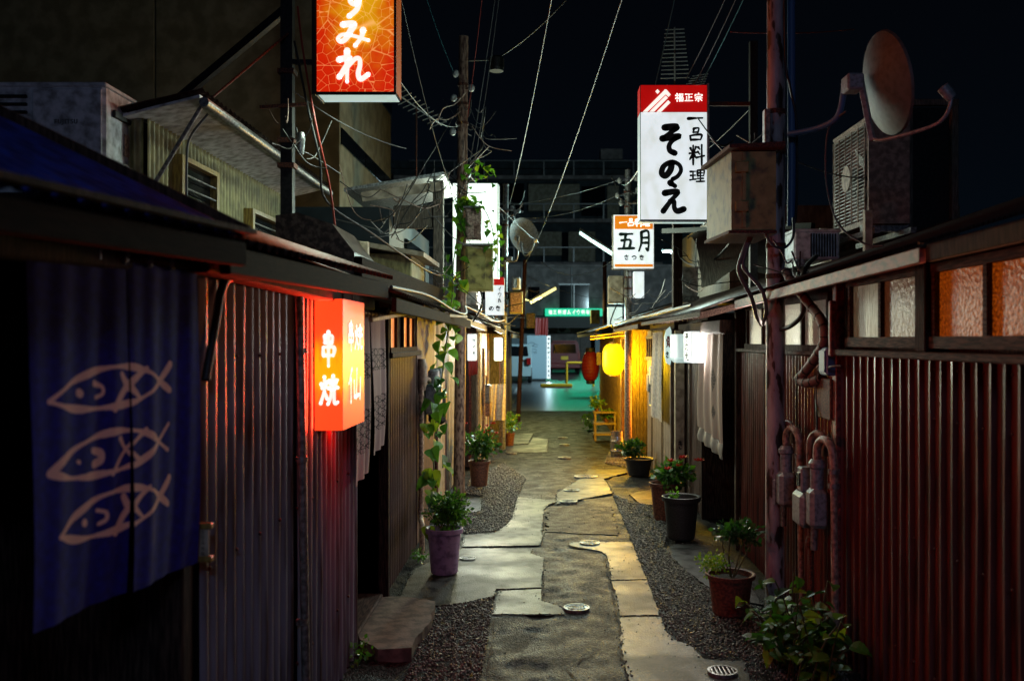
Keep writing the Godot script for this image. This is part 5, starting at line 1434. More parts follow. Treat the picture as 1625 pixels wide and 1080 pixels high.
		obj("tap", B.new().tube([V(1.40, 0.52, z + 0.02), V(1.40, 0.64, z + 0.02)], 0.018, 8), "zinc", t)
	# lace curtain with diamonds
	t = thing("door_curtain", "pale pink door curtain with dark diamonds at the second right shop", "curtain", V(1.45, 0.75, 7.9), "door curtains")
	var cl := cloth(V(1.40, 1.655, 8.42), V(1.40, 1.655, 7.36), 0.84, 3.4, 0.02, Vector3.LEFT, -0.05, 60, 16)
	obj("cloth_panel", cl, "cloth_diamond", t)
	obj("fringe", cloth(V(1.40, 0.842, 8.42), V(1.40, 0.79, 7.36), 0.72, 3.4, 0.02, Vector3.LEFT, -0.05, 60, 3), "panel_grey", t)
	obj("curtain_rod", B.new().tube([V(1.40, 1.66, 8.5), V(1.40, 1.66, 7.28)], 0.01, 8), "wood_dark", t)
	# plain white cloth
	t = thing("door_curtain", "plain white cloth hanging at the third right shop", "curtain", V(1.27, 0.8, 10.2), "door curtains")
	obj("cloth_panel", cloth(V(1.25, 1.69, 10.75), V(1.26, 1.69, 9.95), 0.74, 1.3, 0.02, Vector3.LEFT, 0.0, 24, 14), "cloth_white", t)
	obj("curtain_rod", B.new().tube([V(1.25, 1.70, 10.85), V(1.25, 1.70, 9.85)], 0.008, 6), "wood_dark", t)
	# meters on the third shop
	t = thing("electric_meter", "white electric meter cluster on the third right shop's wall", "electric meter", V(1.29, 0.9, 11.0))
	obj("meter_case", B.new().bx(1.25, 1.32, 1.08, 1.3, 11.0, 11.18, 0.015), "ac_white", t)
	obj("meter_case", B.new().bx(1.25, 1.32, 0.98, 1.2, 11.25, 11.45, 0.015), "meter_grey", t)
	obj("back_board", B.new().bx(1.315, 1.324, 0.85, 1.4, 10.95, 11.5), "wood_grey", t)
	obj("loop_cable", B.new().tube(curve([V(1.28, 1.0, 11.3), V(1.27, 0.86, 11.25), V(1.27, 0.84, 11.1), V(1.28, 0.95, 11.02)]), 0.012, 6), "insulator", t)
	# keg
	c = V(1.02, 0.0, 12.97)
	t = thing("beer_keg", "steel beer keg standing at the foot of the right lamp pole", "keg", c)
	obj("barrel", B.new().lathe(c, [[0.0, 0.01], [0.085, 0.01], [0.092, 0.03], [0.098, 0.07], [0.105, 0.09], [0.098, 0.11], [0.098, 0.2], [0.105, 0.22], [0.098, 0.24], [0.09, 0.29], [0.06, 0.31], [0.0, 0.315]], 24), "chrome", t)
	obj("top_ring", B.new().lathe(c, [[0.082, 0.29], [0.088, 0.29], [0.088, 0.36], [0.082, 0.36], [0.082, 0.29]], 24), "chrome", t)
	obj("foot_ring", B.new().lathe(c, [[0.08, 0.0], [0.088, 0.0], [0.088, 0.04], [0.08, 0.04]], 24), "chrome", t)
	# plant rack
	t = thing("plant_rack", "yellow-lit wooden plant rack with three shelves below the lanterns", "rack", V(0.99, 0, 15.2))
	for y in [0.44, 0.26, 0.09]: obj("shelf", B.new().bx(0.80, 1.17, y, y + 0.03, 15.0, 15.35, 0.004), "bamboo", t)
	for x in [0.83, 1.14]:
		for dd in [15.03, 15.32]: obj("leg", B.new().bx(x - 0.015, x + 0.015, 0.0, 0.44, dd - 0.015, dd + 0.015), "bamboo", t)
	tag(obj("hose_pipe", B.new().tube([V(1.10, 0.0, 13.15), V(1.10, 1.62, 13.15)], 0.028, 10), "bamboo"), "thin yellow-lit drainpipe under the yellow lantern", "pipe")

# ---------------------------------------------------------------- lit signs and lanterns
func signs():
	var b: B
	# tall orange sign on the dark post
	var t := thing("hanging_sign", "tall orange crackled light box with white brush lettering, top left", "sign", V(-1.19, 3.16, 6.07), "light box signs")
	obj("case", B.new().bx(-1.445, -0.935, 3.165, 4.5, 5.975, 6.19), "dark_steel", t)
	obj("face", B.new().quad(V(-1.43, 3.17, 5.965), V(-0.94, 3.17, 5.965), V(-0.94, 4.49, 5.965), V(-1.43, 4.49, 5.965), Vector3(0, 0, 1), Vector2(0, 1.0), Vector2(1, -0.45)), "violet_face_glow", t)
	obj("side_panel", B.new().quad(V(-0.93, 3.17, 5.97), V(-0.93, 3.17, 6.19), V(-0.93, 4.49, 6.19), V(-0.93, 4.49, 5.97), Vector3.RIGHT), "glow_sign_side", t)
	obj("bottom_panel", B.new().quad(V(-1.43, 3.160, 5.97), V(-0.94, 3.160, 5.97), V(-0.94, 3.160, 6.19), V(-1.43, 3.160, 6.19), Vector3.DOWN), "glow_dim", t)
	obj("frame", B.new().bx(-1.46, -1.435, 3.15, 4.52, 5.955, 6.2, 0.004).bx(-0.942, -0.928, 3.15, 4.52, 5.955, 5.968).bx(-1.435, -0.942, 3.15, 3.166, 5.955, 5.969), "dark_steel", t)
	b = B.new()
	brush(b, "su", V(-1.31, 3.88, 5.96), Vector3(0.25, 0, 0), Vector3(0, -0.24, 0), 0.021, Vector3(0, 0, 0.002), 0.3)
	brush(b, "mi", V(-1.315, 3.62, 5.96), Vector3(0.23, 0, 0), Vector3(0, -0.175, 0), 0.018, Vector3(0, 0, 0.002), 0.3)
	brush(b, "re", V(-1.305, 3.44, 5.96), Vector3(0.22, 0, 0), Vector3(0, -0.22, 0), 0.018, Vector3(0, 0, 0.002), 0.3)
	obj("lettering", b, "ink_white", t)
	for y in [3.38, 4.2]: obj("bracket", B.new().bar(V(-1.64, y, 6.05), V(-1.45, y, 6.05), 0.03, 0.03), "dark_steel", t)
	area_light("orange_sign_light", V(-1.19, 3.7, 5.93), Vector3(0, 0, 1), Vector2(0.49, 1.0), Color(1.0, 0.40, 0.08), 0.8)
	area_light("orange_sign_side_light", V(-0.90, 3.7, 6.08), Vector3(1, 0, 0), Vector2(0.2, 1.0), Color(1.0, 0.45, 0.1), 0.8)
	area_light("orange_sign_bottom_light", V(-1.19, 3.14, 6.08), Vector3(0, -1, 0), Vector2(0.49, 0.2), Color(0.9, 1.0, 0.9), 1.6)
	# red skewer sign on the tin wall
	t = thing("wall_sign", "red and yellow light box reading skewer grill on the grey tin wall", "sign", V(-0.9, 1.22, 4.18), "light box signs")
	obj("case", B.new().bx(-0.955, -0.842, 1.226, 1.772, 3.955, 4.41), "red_board", t)
	obj("face", B.new().quad(V(-0.955, 1.224, 3.95), V(-0.84, 1.224, 3.95), V(-0.84, 1.774, 3.95), V(-0.955, 1.774, 3.95), Vector3(0, 0, 1)), "skewer_face_glow", t)
	obj("face", B.new().quad(V(-0.838, 1.224, 3.95), V(-0.838, 1.224, 4.42), V(-0.838, 1.774, 4.42), V(-0.838, 1.774, 3.95), Vector3.RIGHT), "skewer_face_glow", t)
	b = B.new()
	brush(b, "skewer", V(-0.932, 1.64, 3.948), Vector3(0.07, 0, 0), Vector3(0, -0.15, 0), 0.0075, Vector3(0, 0, 0.0015), 0.2)
	brush(b, "grill", V(-0.935, 1.46, 3.948), Vector3(0.08, 0, 0), Vector3(0, -0.135, 0), 0.0072, Vector3(0, 0, 0.0015), 0.2)
	brush(b, "skewer", V(-0.836, 1.685, 4.03), Vector3(0, 0, -0.14), Vector3(0, -0.13, 0), 0.008, Vector3(0.0015, 0, 0), 0.2)
	brush(b, "grill", V(-0.836, 1.675, 4.18), Vector3(0, 0, -0.17), Vector3(0, -0.12, 0), 0.008, Vector3(0.0015, 0, 0), 0.2)
	brush(b, "hermit", V(-0.836, 1.485, 4.04), Vector3(0, 0, -0.34), Vector3(0, -0.16, 0), 0.009, Vector3(0.0015, 0, 0), 0.2)
	obj("lettering", b, "ink_white", t)
	obj("hanger", B.new().tube([V(-0.87, 1.77, 4.1), V(-0.87, 1.83, 4.1)], 0.006, 6).tube([V(-0.87, 1.77, 4.3), V(-0.87, 1.83, 4.3)], 0.006, 6), "dark_steel", t)
	area_light("skewer_sign_light", V(-0.898, 1.5, 3.93), Vector3(-0.25, 0, 1), Vector2(0.11, 0.54), Color(1.0, 0.20, 0.10), 1.7)
	area_light("skewer_sign_side_light", V(-0.82, 1.5, 4.19), Vector3(1, 0, 0), Vector2(0.45, 0.54), Color(1.0, 0.32, 0.22), 0.7)
	area_light("skewer_sign_under_light", V(-0.90, 1.215, 4.19), Vector3(0, -1, 0), Vector2(0.1, 0.44), Color(1.0, 0.03, 0.02), 0.35)
	# the large white sign with the red head
	t = thing("hanging_sign", "tall white light box with a red head and dark green brush letters", "sign", V(1.04, 2.55, 7.6), "light box signs")
	obj("case", B.new().bx(0.775, 1.30, 2.555, 3.62, 7.51, 7.70), "dark_steel", t)
	obj("face", B.new().quad(V(0.775, 2.56, 7.5), V(1.30, 2.56, 7.5), V(1.30, 3.41, 7.5), V(0.775, 3.41, 7.5), Vector3(0, 0, 1)), "glow_white", t)
	obj("head_face", B.new().quad(V(0.775, 3.413, 7.5), V(1.30, 3.413, 7.5), V(1.30, 3.625, 7.5), V(0.775, 3.625, 7.5), Vector3(0, 0, 1)), "ink_red", t)
	obj("side_panel", B.new().quad(V(0.77, 2.56, 7.505), V(0.77, 2.56, 7.7), V(0.77, 3.41, 7.7), V(0.77, 3.41, 7.505), Vector3.LEFT), "glow_dim", t)
	obj("side_head", B.new().quad(V(0.77, 3.413, 7.505), V(0.77, 3.413, 7.7), V(0.77, 3.625, 7.7), V(0.77, 3.625, 7.505), Vector3.LEFT), "ink_red", t)
	obj("bottom_panel", B.new().quad(V(0.775, 2.551, 7.505), V(1.30, 2.551, 7.505), V(1.30, 2.551, 7.70), V(0.775, 2.551, 7.70), Vector3.DOWN), "glow_dim", t)
	obj("frame", B.new().bx(1.302, 1.32, 2.54, 3.64, 7.49, 7.71, 0.003).bx(0.77, 1.302, 2.54, 2.55, 7.49, 7.5), "zinc", t)
	b = B.new()
	brush(b, "so", V(0.905, 3.32, 7.495), Vector3(0.21, 0, 0), Vector3(0, -0.25, 0), 0.0245, Vector3(0, 0, 0.002), 0.1)
	brush(b, "no", V(0.915, 3.05, 7.495), Vector3(0.2, 0, 0), Vector3(0, -0.185, 0), 0.022, Vector3(0, 0, 0.002), 0.1)
	brush(b, "e", V(0.925, 2.86, 7.495), Vector3(0.2, 0, 0), Vector3(0, -0.255, 0), 0.0235, Vector3(0, 0, 0.002), 0.1)
	obj("lettering", b, "ink_green", t)
	b = B.new()
	brush(b, "one", V(1.145, 3.385, 7.495), Vector3(0.125, 0, 0), Vector3(0, -0.05, 0), 0.012, Vector3(0, 0, 0.002), 0.3)
	brush(b, "goods", V(1.15, 3.29, 7.495), Vector3(0.125, 0, 0), Vector3(0, -0.115, 0), 0.0095, Vector3(0, 0, 0.002), 0.3)
	brush(b, "fee", V(1.155, 3.155, 7.495), Vector3(0.125, 0, 0), Vector3(0, -0.17, 0), 0.0095, Vector3(0, 0, 0.002), 0.3)
	brush(b, "reason", V(1.16, 2.96, 7.495), Vector3(0.125, 0, 0), Vector3(0, -0.11, 0), 0.008, Vector3(0, 0, 0.002), 0.3)
	obj("small_lettering", b, "ink_black", t)
	b = B.new()
	for k in 3: brush(b, ["luck", "right", "sect"][k], V(1.045 + k * 0.077, 3.56, 7.495), Vector3(0.068, 0, 0), Vector3(0, -0.068, 0), 0.0045, Vector3(0, 0, 0.002), 0.2)
	for q in [[[88, 250], [120, 250], [258, 118], [242, 96], [225, 112]], [[132, 250], [165, 250], [260, 155], [245, 138]], [[182, 250], [214, 250], [278, 186], [262, 170]], [[174, 110], [189, 95], [204, 112], [189, 127]], [[236, 97], [250, 97], [280, 132], [264, 148], [232, 116]]]:
		var p := []
		for z in q: p.append(V(0.775 + (z[0] - 75) * 0.001157, 3.625 - (z[1] - 65) * 0.001157, 7.494 - 0.0006 * (q[0][0] % 7)))
		b.prism(p, Vector3(0, 0, 0.002))
	obj("emblem_and_brand", b, "ink_white", t)
	for y in [2.72, 3.5]: obj("bracket", B.new().bar(V(1.32, y, 7.6), V(1.66, y, 7.6), 0.03, 0.03), "rust", t)
	obj("support_post", B.new().bx(1.66, 1.72, 1.95, 4.0, 7.57, 7.63), "dark_steel", t)
	area_light("white_sign_light", V(1.04, 3.05, 7.46), Vector3(0, 0, 1), Vector2(0.52, 0.95), Color(0.92, 1.0, 0.97), 0.9)
	area_light("white_sign_side_light", V(0.755, 3.0, 7.6), Vector3(-1, 0, 0), Vector2(0.18, 0.85), Color(0.85, 1.0, 0.95), 3.0)
	area_light("white_sign_bottom_light", V(1.04, 2.535, 7.6), Vector3(0, -1, 0), Vector2(0.5, 0.18), Color(0.85, 1.0, 0.95), 1.8)
	# smaller white sign with an orange head
	t = thing("hanging_sign", "smaller white light box with an orange head on the far right pole", "sign", V(1.19, 2.53, 12.5), "light box signs")
	obj("case", B.new().bx(0.917, 1.458, 2.54, 3.25, 12.41, 12.6), "plaster", t)
	obj("face", B.new().bx(0.925, 1.45, 2.545, 3.245, 12.395, 12.408), "glow_white", t)
	obj("head_band", B.new().bx(0.94, 1.44, 3.06, 3.235, 12.388, 12.394), "ink_orange", t)
	obj("foot_band", B.new().bx(0.94, 1.44, 2.565, 2.60, 12.388, 12.394), "ink_orange", t)
	for q in [["five", 0.98, 3.02, 0.22, 0.24, 0.019], ["moon", 1.23, 3.04, 0.19, 0.28, 0.018], ["sa", 1.06, 2.72, 0.065, 0.065, 0.007], ["tsu", 1.16, 2.72, 0.065, 0.065, 0.007], ["ki", 1.26, 2.72, 0.065, 0.065, 0.007]]:
		b = B.new()
		brush(b, q[0], V(q[1], q[2], 12.39), Vector3(q[3], 0, 0), Vector3(0, -q[4], 0), q[5], Vector3(0, 0, 0.003), 0.2)
		obj("character", b, "ink_green", t)
	b = B.new()
	for k in 4: brush(b, ["one", "goods", "fee", "reason"][k], V(1.0 + k * 0.1, 3.2, 12.386), Vector3(0.1, 0, 0), Vector3(0, -0.11, 0), 0.008, Vector3(0, 0, 0.003), 0.2)
	obj("head_lettering", b, "ink_white", t)
	area_light("orange_head_sign_light", V(1.19, 2.85, 12.35), Vector3(0, 0, 1), Vector2(0.5, 0.65), Color(0.95, 1.0, 0.9), 3.0)
	# white signs behind the vine pole
	t = thing("hanging_sign", "large blank white light box behind the vine-covered pole", "sign", V(-0.8, 2.32, 11.1), "light box signs")
	obj("case", B.new().bx(-1.056, -0.528, 2.33, 3.42, 11.02, 11.2), "plaster", t)
	obj("face", B.new().bx(-1.05, -0.534, 2.325, 3.425, 10.99, 11.01), "glow_bright", t)
	obj("side_panel", B.new().bx(-0.526, -0.518, 2.33, 3.42, 11.02, 11.2), "glow_dim", t)
	for y in [2.6, 3.2]: obj("bracket", B.new().bar(V(-0.86, y, 9.86), V(-0.86, y, 10.99), 0.03, 0.03), "dark_steel", t)
	area_light("blank_sign_light", V(-0.79, 2.87, 10.94), Vector3(0, 0, 1), Vector2(0.5, 1.05), Color(0.92, 1.0, 0.9), 3.5)
	area_light("blank_sign_side_light", V(-0.50, 2.87, 11.11), Vector3(1, 0, 0), Vector2(0.17, 1.05), Color(0.9, 1.0, 0.9), 4.0)
	t = thing("hanging_sign", "white light box with a red head below the blank left sign", "sign", V(-0.64, 1.93, 12.55), "light box signs")
	obj("case", B.new().bx(-0.767, -0.517, 1.94, 2.43, 12.51, 12.66), "plaster", t)
	obj("face", B.new().bx(-0.765, -0.519, 1.935, 2.33, 12.49, 12.505), "glow_white", t)
	obj("head_face", B.new().bx(-0.765, -0.519, 2.332, 2.435, 12.49, 12.505), "ink_red", t)
	b = B.new()
	for k in 2: brush(b, ["no", "ki"][k], V(-0.72 + k * 0.09, 2.06, 12.485), Vector3(0.07, 0, 0), Vector3(0, -0.07, 0), 0.007, Vector3(0, 0, 0.003), 0.2)
	for k in 3: brush(b, ["i", "u", "re"][k], V(-0.60, 2.31 - k * 0.075, 12.485), Vector3(0.05, 0, 0), Vector3(0, -0.06, 0), 0.005, Vector3(0, 0, 0.003), 0.2)
	obj("lettering", b, "ink_black", t)
	obj("bracket", B.new().bar(V(-0.60, 2.2, 12.6), V(-0.60, 2.2, 13.95), 0.03, 0.03), "dark_steel", t)
	area_light("red_head_sign_light", V(-0.64, 2.14, 12.45), Vector3(0, 0, 1), Vector2(0.24, 0.4), Color(0.95, 1.0, 0.92), 1.5)
	t = thing("wall_sign", "small white light box on the board wall right of the vine pole", "sign", V(-0.88, 1.35, 11.75), "light box signs")
	obj("box", B.new().bx(-0.936, -0.827, 1.35, 1.68, 11.65, 11.78, 0.008), "glow_white", t)
	for k in 3:
		b = B.new()
		brush(b, ["tsu", "i", "so"][k], V(-0.87, 1.62 - k * 0.08, 11.645), Vector3(0.03, 0, 0), Vector3(0, -0.035, 0), 0.004, Vector3(0, 0, 0.003), 0.2)
		obj("character", b, "ink_black", t)
	area_light("small_sign_light", V(-0.88, 1.51, 11.6), Vector3(0.3, 0, 1), Vector2(0.1, 0.32), Color(0.95, 1.0, 0.95), 2.0)
	t = thing("wall_lamp", "glowing white box lamp left of the zinc pole with the dish", "lamp", V(-0.66, 1.31, 13.55), "light box signs")
	obj("lamp_box", B.new().bx(-0.70, -0.585, 1.31, 1.64, 13.45, 13.58, 0.012), "glow_bright", t)
	obj("lamp_cap", B.new().bx(-0.72, -0.565, 1.645, 1.67, 13.42, 13.6, 0.005), "bamboo", t)
	area_light("box_lamp_light", V(-0.64, 1.48, 13.4), Vector3(0.4, -0.2, 1), Vector2(0.1, 0.32), Color(1.0, 0.98, 0.8), 4.0)
	# right wall signs
	t = thing("wall_sign", "white box sign jutting from the second right shop beside the diamond curtain", "sign", V(1.35, 1.4, 8.4), "light box signs")
	obj("box", B.new().bx(1.285, 1.415, 1.403, 1.68, 8.2, 8.64, 0.008), "glow_white", t)
	b = B.new()
	for k in 3: brush(b, ["so", "no", "e"][k], V(1.283, 1.665 - k * 0.085, 8.56), Vector3(0, 0, 0.26), Vector3(0, -0.075, 0), 0.008, Vector3(-0.003, 0, 0), 0.2)
	obj("lettering", b, "ink_black", t)
	area_light("white_box_light", V(1.27, 1.54, 8.42), Vector3(-1, 0, 0), Vector2(0.4, 0.26), Color(1.0, 0.97, 0.92), 2.0)
	area_light("white_box_front_light", V(1.35, 1.54, 8.17), Vector3(0, 0, 1), Vector2(0.12, 0.26), Color(1.0, 0.97, 0.92), 1.0)
	t = thing("wall_sign", "second white box sign behind the first one on the right", "sign", V(1.27, 1.4, 9.0), "light box signs")
	obj("box", B.new().bx(1.222, 1.40, 1.43, 1.66, 8.85, 9.1, 0.008), "glow_dim", t)
	obj("bevelled_foot", B.new().hexa([V(1.222, 1.43, 8.85), V(1.40, 1.43, 8.85), V(1.40, 1.43, 9.1), V(1.222, 1.43, 9.1), V(1.25, 1.39, 8.88), V(1.37, 1.39, 8.88), V(1.37, 1.39, 9.07), V(1.25, 1.39, 9.07)]), "glow_dim", t)
	t = thing("wall_sign", "eight-sided white board sign with red and green writing at the right", "sign", V(1.2, 1.38, 9.15), "light box signs")
	var p := []
	for q in [[1.185, 1.38], [1.225, 1.36], [1.236, 1.42], [1.236, 1.69], [1.222, 1.735], [1.185, 1.70], [1.168, 1.64], [1.168, 1.46]]: p.append(V(q[0] + 0.01, q[1], 9.2))
	obj("board", B.new().prism(p, V(0, 0, -0.03)), "glow_dim", t)
	b = B.new()
	for k in 2: brush(b, ["goods", "moon"][k], V(1.192, 1.64 - k * 0.055, 9.165), Vector3(0.045, 0, 0), Vector3(0, -0.05, 0), 0.006, Vector3(0, 0, 0.003), 0.1)
	obj("red_lettering", b, "red_paint", t)
	b = B.new()
	brush(b, "sa", V(1.19, 1.49, 9.165), Vector3(0.03, 0, 0), Vector3(0, -0.06, 0), 0.006, Vector3(0, 0, 0.003), 0.1)
	obj("green_lettering", b, "ink_green", t)
	t = thing("hanging_sign", "small blank white sign at the right of the orange-headed sign's pole", "sign", V(1.27, 2.17, 12.7), "light box signs")
	obj("box", B.new().bx(1.21, 1.35, 2.17, 2.52, 12.62, 12.74, 0.006), "glow_white", t)
	t = thing("hanging_sign", "pale cyan lit sign under the cream meter box on the far right pole", "sign", V(1.0, 1.77, 13.1), "light box signs")
	obj("box", B.new().bx(0.89, 1.09, 1.80, 2.06, 13.0, 13.12, 0.006), "glow_dim", t)
	area_light("cyan_sign_light", V(0.99, 1.93, 12.96), Vector3(0, 0, 1), Vector2(0.18, 0.24), Color(0.8, 1.0, 0.98), 0.8)
	# fluorescent tubes
	t = thing("fluorescent_lamp", "bright white fluorescent tube lamp slanting over the alley", "lamp", V(0.9, 3.0, 14.8), "fluorescent tube lamps")
	obj("housing", B.new().bar(V(0.60, 3.36, 15.0), V(1.25, 2.84, 14.4), 0.07, 0.04), "zinc", t)
	obj("lamp_tube", B.new().tube([V(0.60, 3.31, 15.0), V(1.22, 2.82, 14.4)], 0.035, 10), "glow_tube", t)
	obj("arm", B.new().tube([V(1.25, 2.84, 14.4), V(1.15, 2.84, 12.8)], 0.014, 6), "dark_steel", t)
	area_light("white_tube_light", V(0.90, 3.0, 14.7), Vector3(-0.75, -0.55, 0.35), Vector2(0.7, 0.1), Color(0.82, 1.0, 0.97), 13.0)
	t = thing("fluorescent_lamp", "yellowish fluorescent tube lamp on the thin dark pole at left", "lamp", V(0, 2.4, 20.6), "fluorescent tube lamps")
	obj("housing", B.new().bar(V(-0.30, 2.46, 20.6), V(0.28, 2.79, 20.6), 0.07, 0.04), "zinc", t)
	obj("lamp_tube", B.new().tube([V(-0.28, 2.42, 20.58), V(0.28, 2.74, 20.58)], 0.035, 10), "glow_tube_warm", t)
	obj("arm", B.new().tube([V(-0.3, 2.46, 20.6), V(-0.5, 2.46, 18.8)], 0.014, 6), "dark_steel", t)
	area_light("yellow_tube_light", V(0, 2.52, 20.6), Vector3(0.1, -1, 0.35), Vector2(0.6, 0.08), Color(1.0, 0.97, 0.6), 10.0)
	t = thing("fluorescent_lamp", "cool white tube lamp on a bracket behind the viewer", "lamp", V(1.0, 3.5, -3.0), "fluorescent tube lamps")
	obj("housing", B.new().bx(-0.1, 1.1, 3.55, 3.60, -3.06, -2.94, 0.01), "zinc", t)
	obj("lamp_tube", B.new().tube([V(-0.08, 3.52, -3.0), V(1.08, 3.52, -3.0)], 0.018, 10), "glow_tube", t)
	obj("post", B.new().tube([V(1.35, 0.0, -3.0), V(1.35, 3.6, -3.0)], 0.05, 12), "zinc", t)
	obj("arm", B.new().tube([V(1.1, 3.57, -3.0), V(1.35, 3.57, -3.0)], 0.02, 8), "zinc", t)
	area_light("street_tube_light", V(0.5, 3.48, -2.95), Vector3(0, -0.5, -1), Vector2(1.15, 0.08), Color(0.70, 0.80, 1.0), 3.6)
	# lanterns
	var prof := []
	for k in 25:
		var u := k / 24.0
		prof.append([0.158 * pow(maxf(1.0 - pow(absf(2.0 * u - 1.0), 3.6), 0.0), 0.42) * (1.0 + 0.006 * (k % 2)), 0.46 * u])
	var c := V(0.986, 1.105, 13.2)
	t = thing("lantern", "glowing yellow barrel lantern at the bamboo bar", "lantern", c, "lanterns of the bamboo bar")
	obj("lantern_shade", B.new().lathe(c, prof, 28), "glow_yellow", t)
	for y in [0.0, 0.45]: obj("end_cap", B.new().lathe(c, [[0.0, y - 0.012], [0.062, y - 0.012], [0.066, y], [0.062, y + 0.022], [0.0, y + 0.022]], 18), "bamboo", t)
	obj("hanger", B.new().tube([c + Vector3(0, 0.455, 0), c + Vector3(0, 0.53, 0)], 0.008, 6), "bamboo", t)
	var l := OmniLight3D.new()
	l.name = "yellow_lantern_light"
	l.light_color = Color(1.0, 0.78, 0.08)
	l.light_energy = 7.0
	l.light_size = 0.12
	l.omni_range = 20.0
	l.omni_attenuation = 2.0
	l.shadow_enabled = true
	l.position = c + Vector3(0, 0.23, 0)
	add_child(l)
	c = V(0.825, 0.87, 16.5)
	t = thing("lantern", "dark red paper lantern hanging beyond the yellow one", "lantern", c, "lanterns of the bamboo bar")
	prof = []
	for k in 21:
		var u := k / 20.0
		prof.append([0.15 * pow(maxf(1.0 - pow(absf(2.0 * u - 1.0), 2.6), 0.0), 0.5) * (1.0 - 0.03 * (k % 2)) + 0.004, 0.56 * u])
	obj("lantern_paper", B.new().lathe(c, prof, 24), "lantern_red", t)
	obj("top_ring", B.new().lathe(c, [[0.07, 0.53], [0.085, 0.53], [0.085, 0.60], [0.07, 0.60]], 18), "black", t)
	obj("bottom_ring", B.new().lathe(c, [[0.06, -0.03], [0.075, -0.03], [0.075, 0.03], [0.06, 0.03]], 18), "black", t)
	obj("price_tag", B.new().bx(0.92, 1.0, 1.18, 1.4, 16.3, 16.31), "bamboo", t)

# ---------------------------------------------------------------- poles, boxes, antennas
func straps(t, x: float, d: float, r: float, ys: Array):
	for y in ys: obj("strap", B.new().lathe(V(x, y, d), [[r, -0.014], [r + 0.006, -0.014], [r + 0.006, 0.014], [r, 0.014]], 16), "rust", t)

func antenna(label: String, at: Vector3, mast: float, boom: Vector3, cnt: int, w: float):
	var t := thing("tv_antenna", label, "antenna", at, "roof antennas")
	obj("mast", B.new().tube([at, at + Vector3.UP * mast], 0.012, 6), "rust", t)
	var b0 := at + Vector3.UP * (mast - 0.05) - boom * 0.5
	obj("boom", B.new().tube([b0, b0 + boom], 0.011, 6), "white_paint", t)
	var side := boom.cross(Vector3.UP).normalized()
	for k in cnt:
		var q := b0 + boom * (k + 0.5) / cnt
		var ww := w * (1.0 - 0.35 * k / cnt)
		obj("element", B.new().tube([q - side * ww / 2, q + side * ww / 2], 0.007, 5), "white_paint", t)

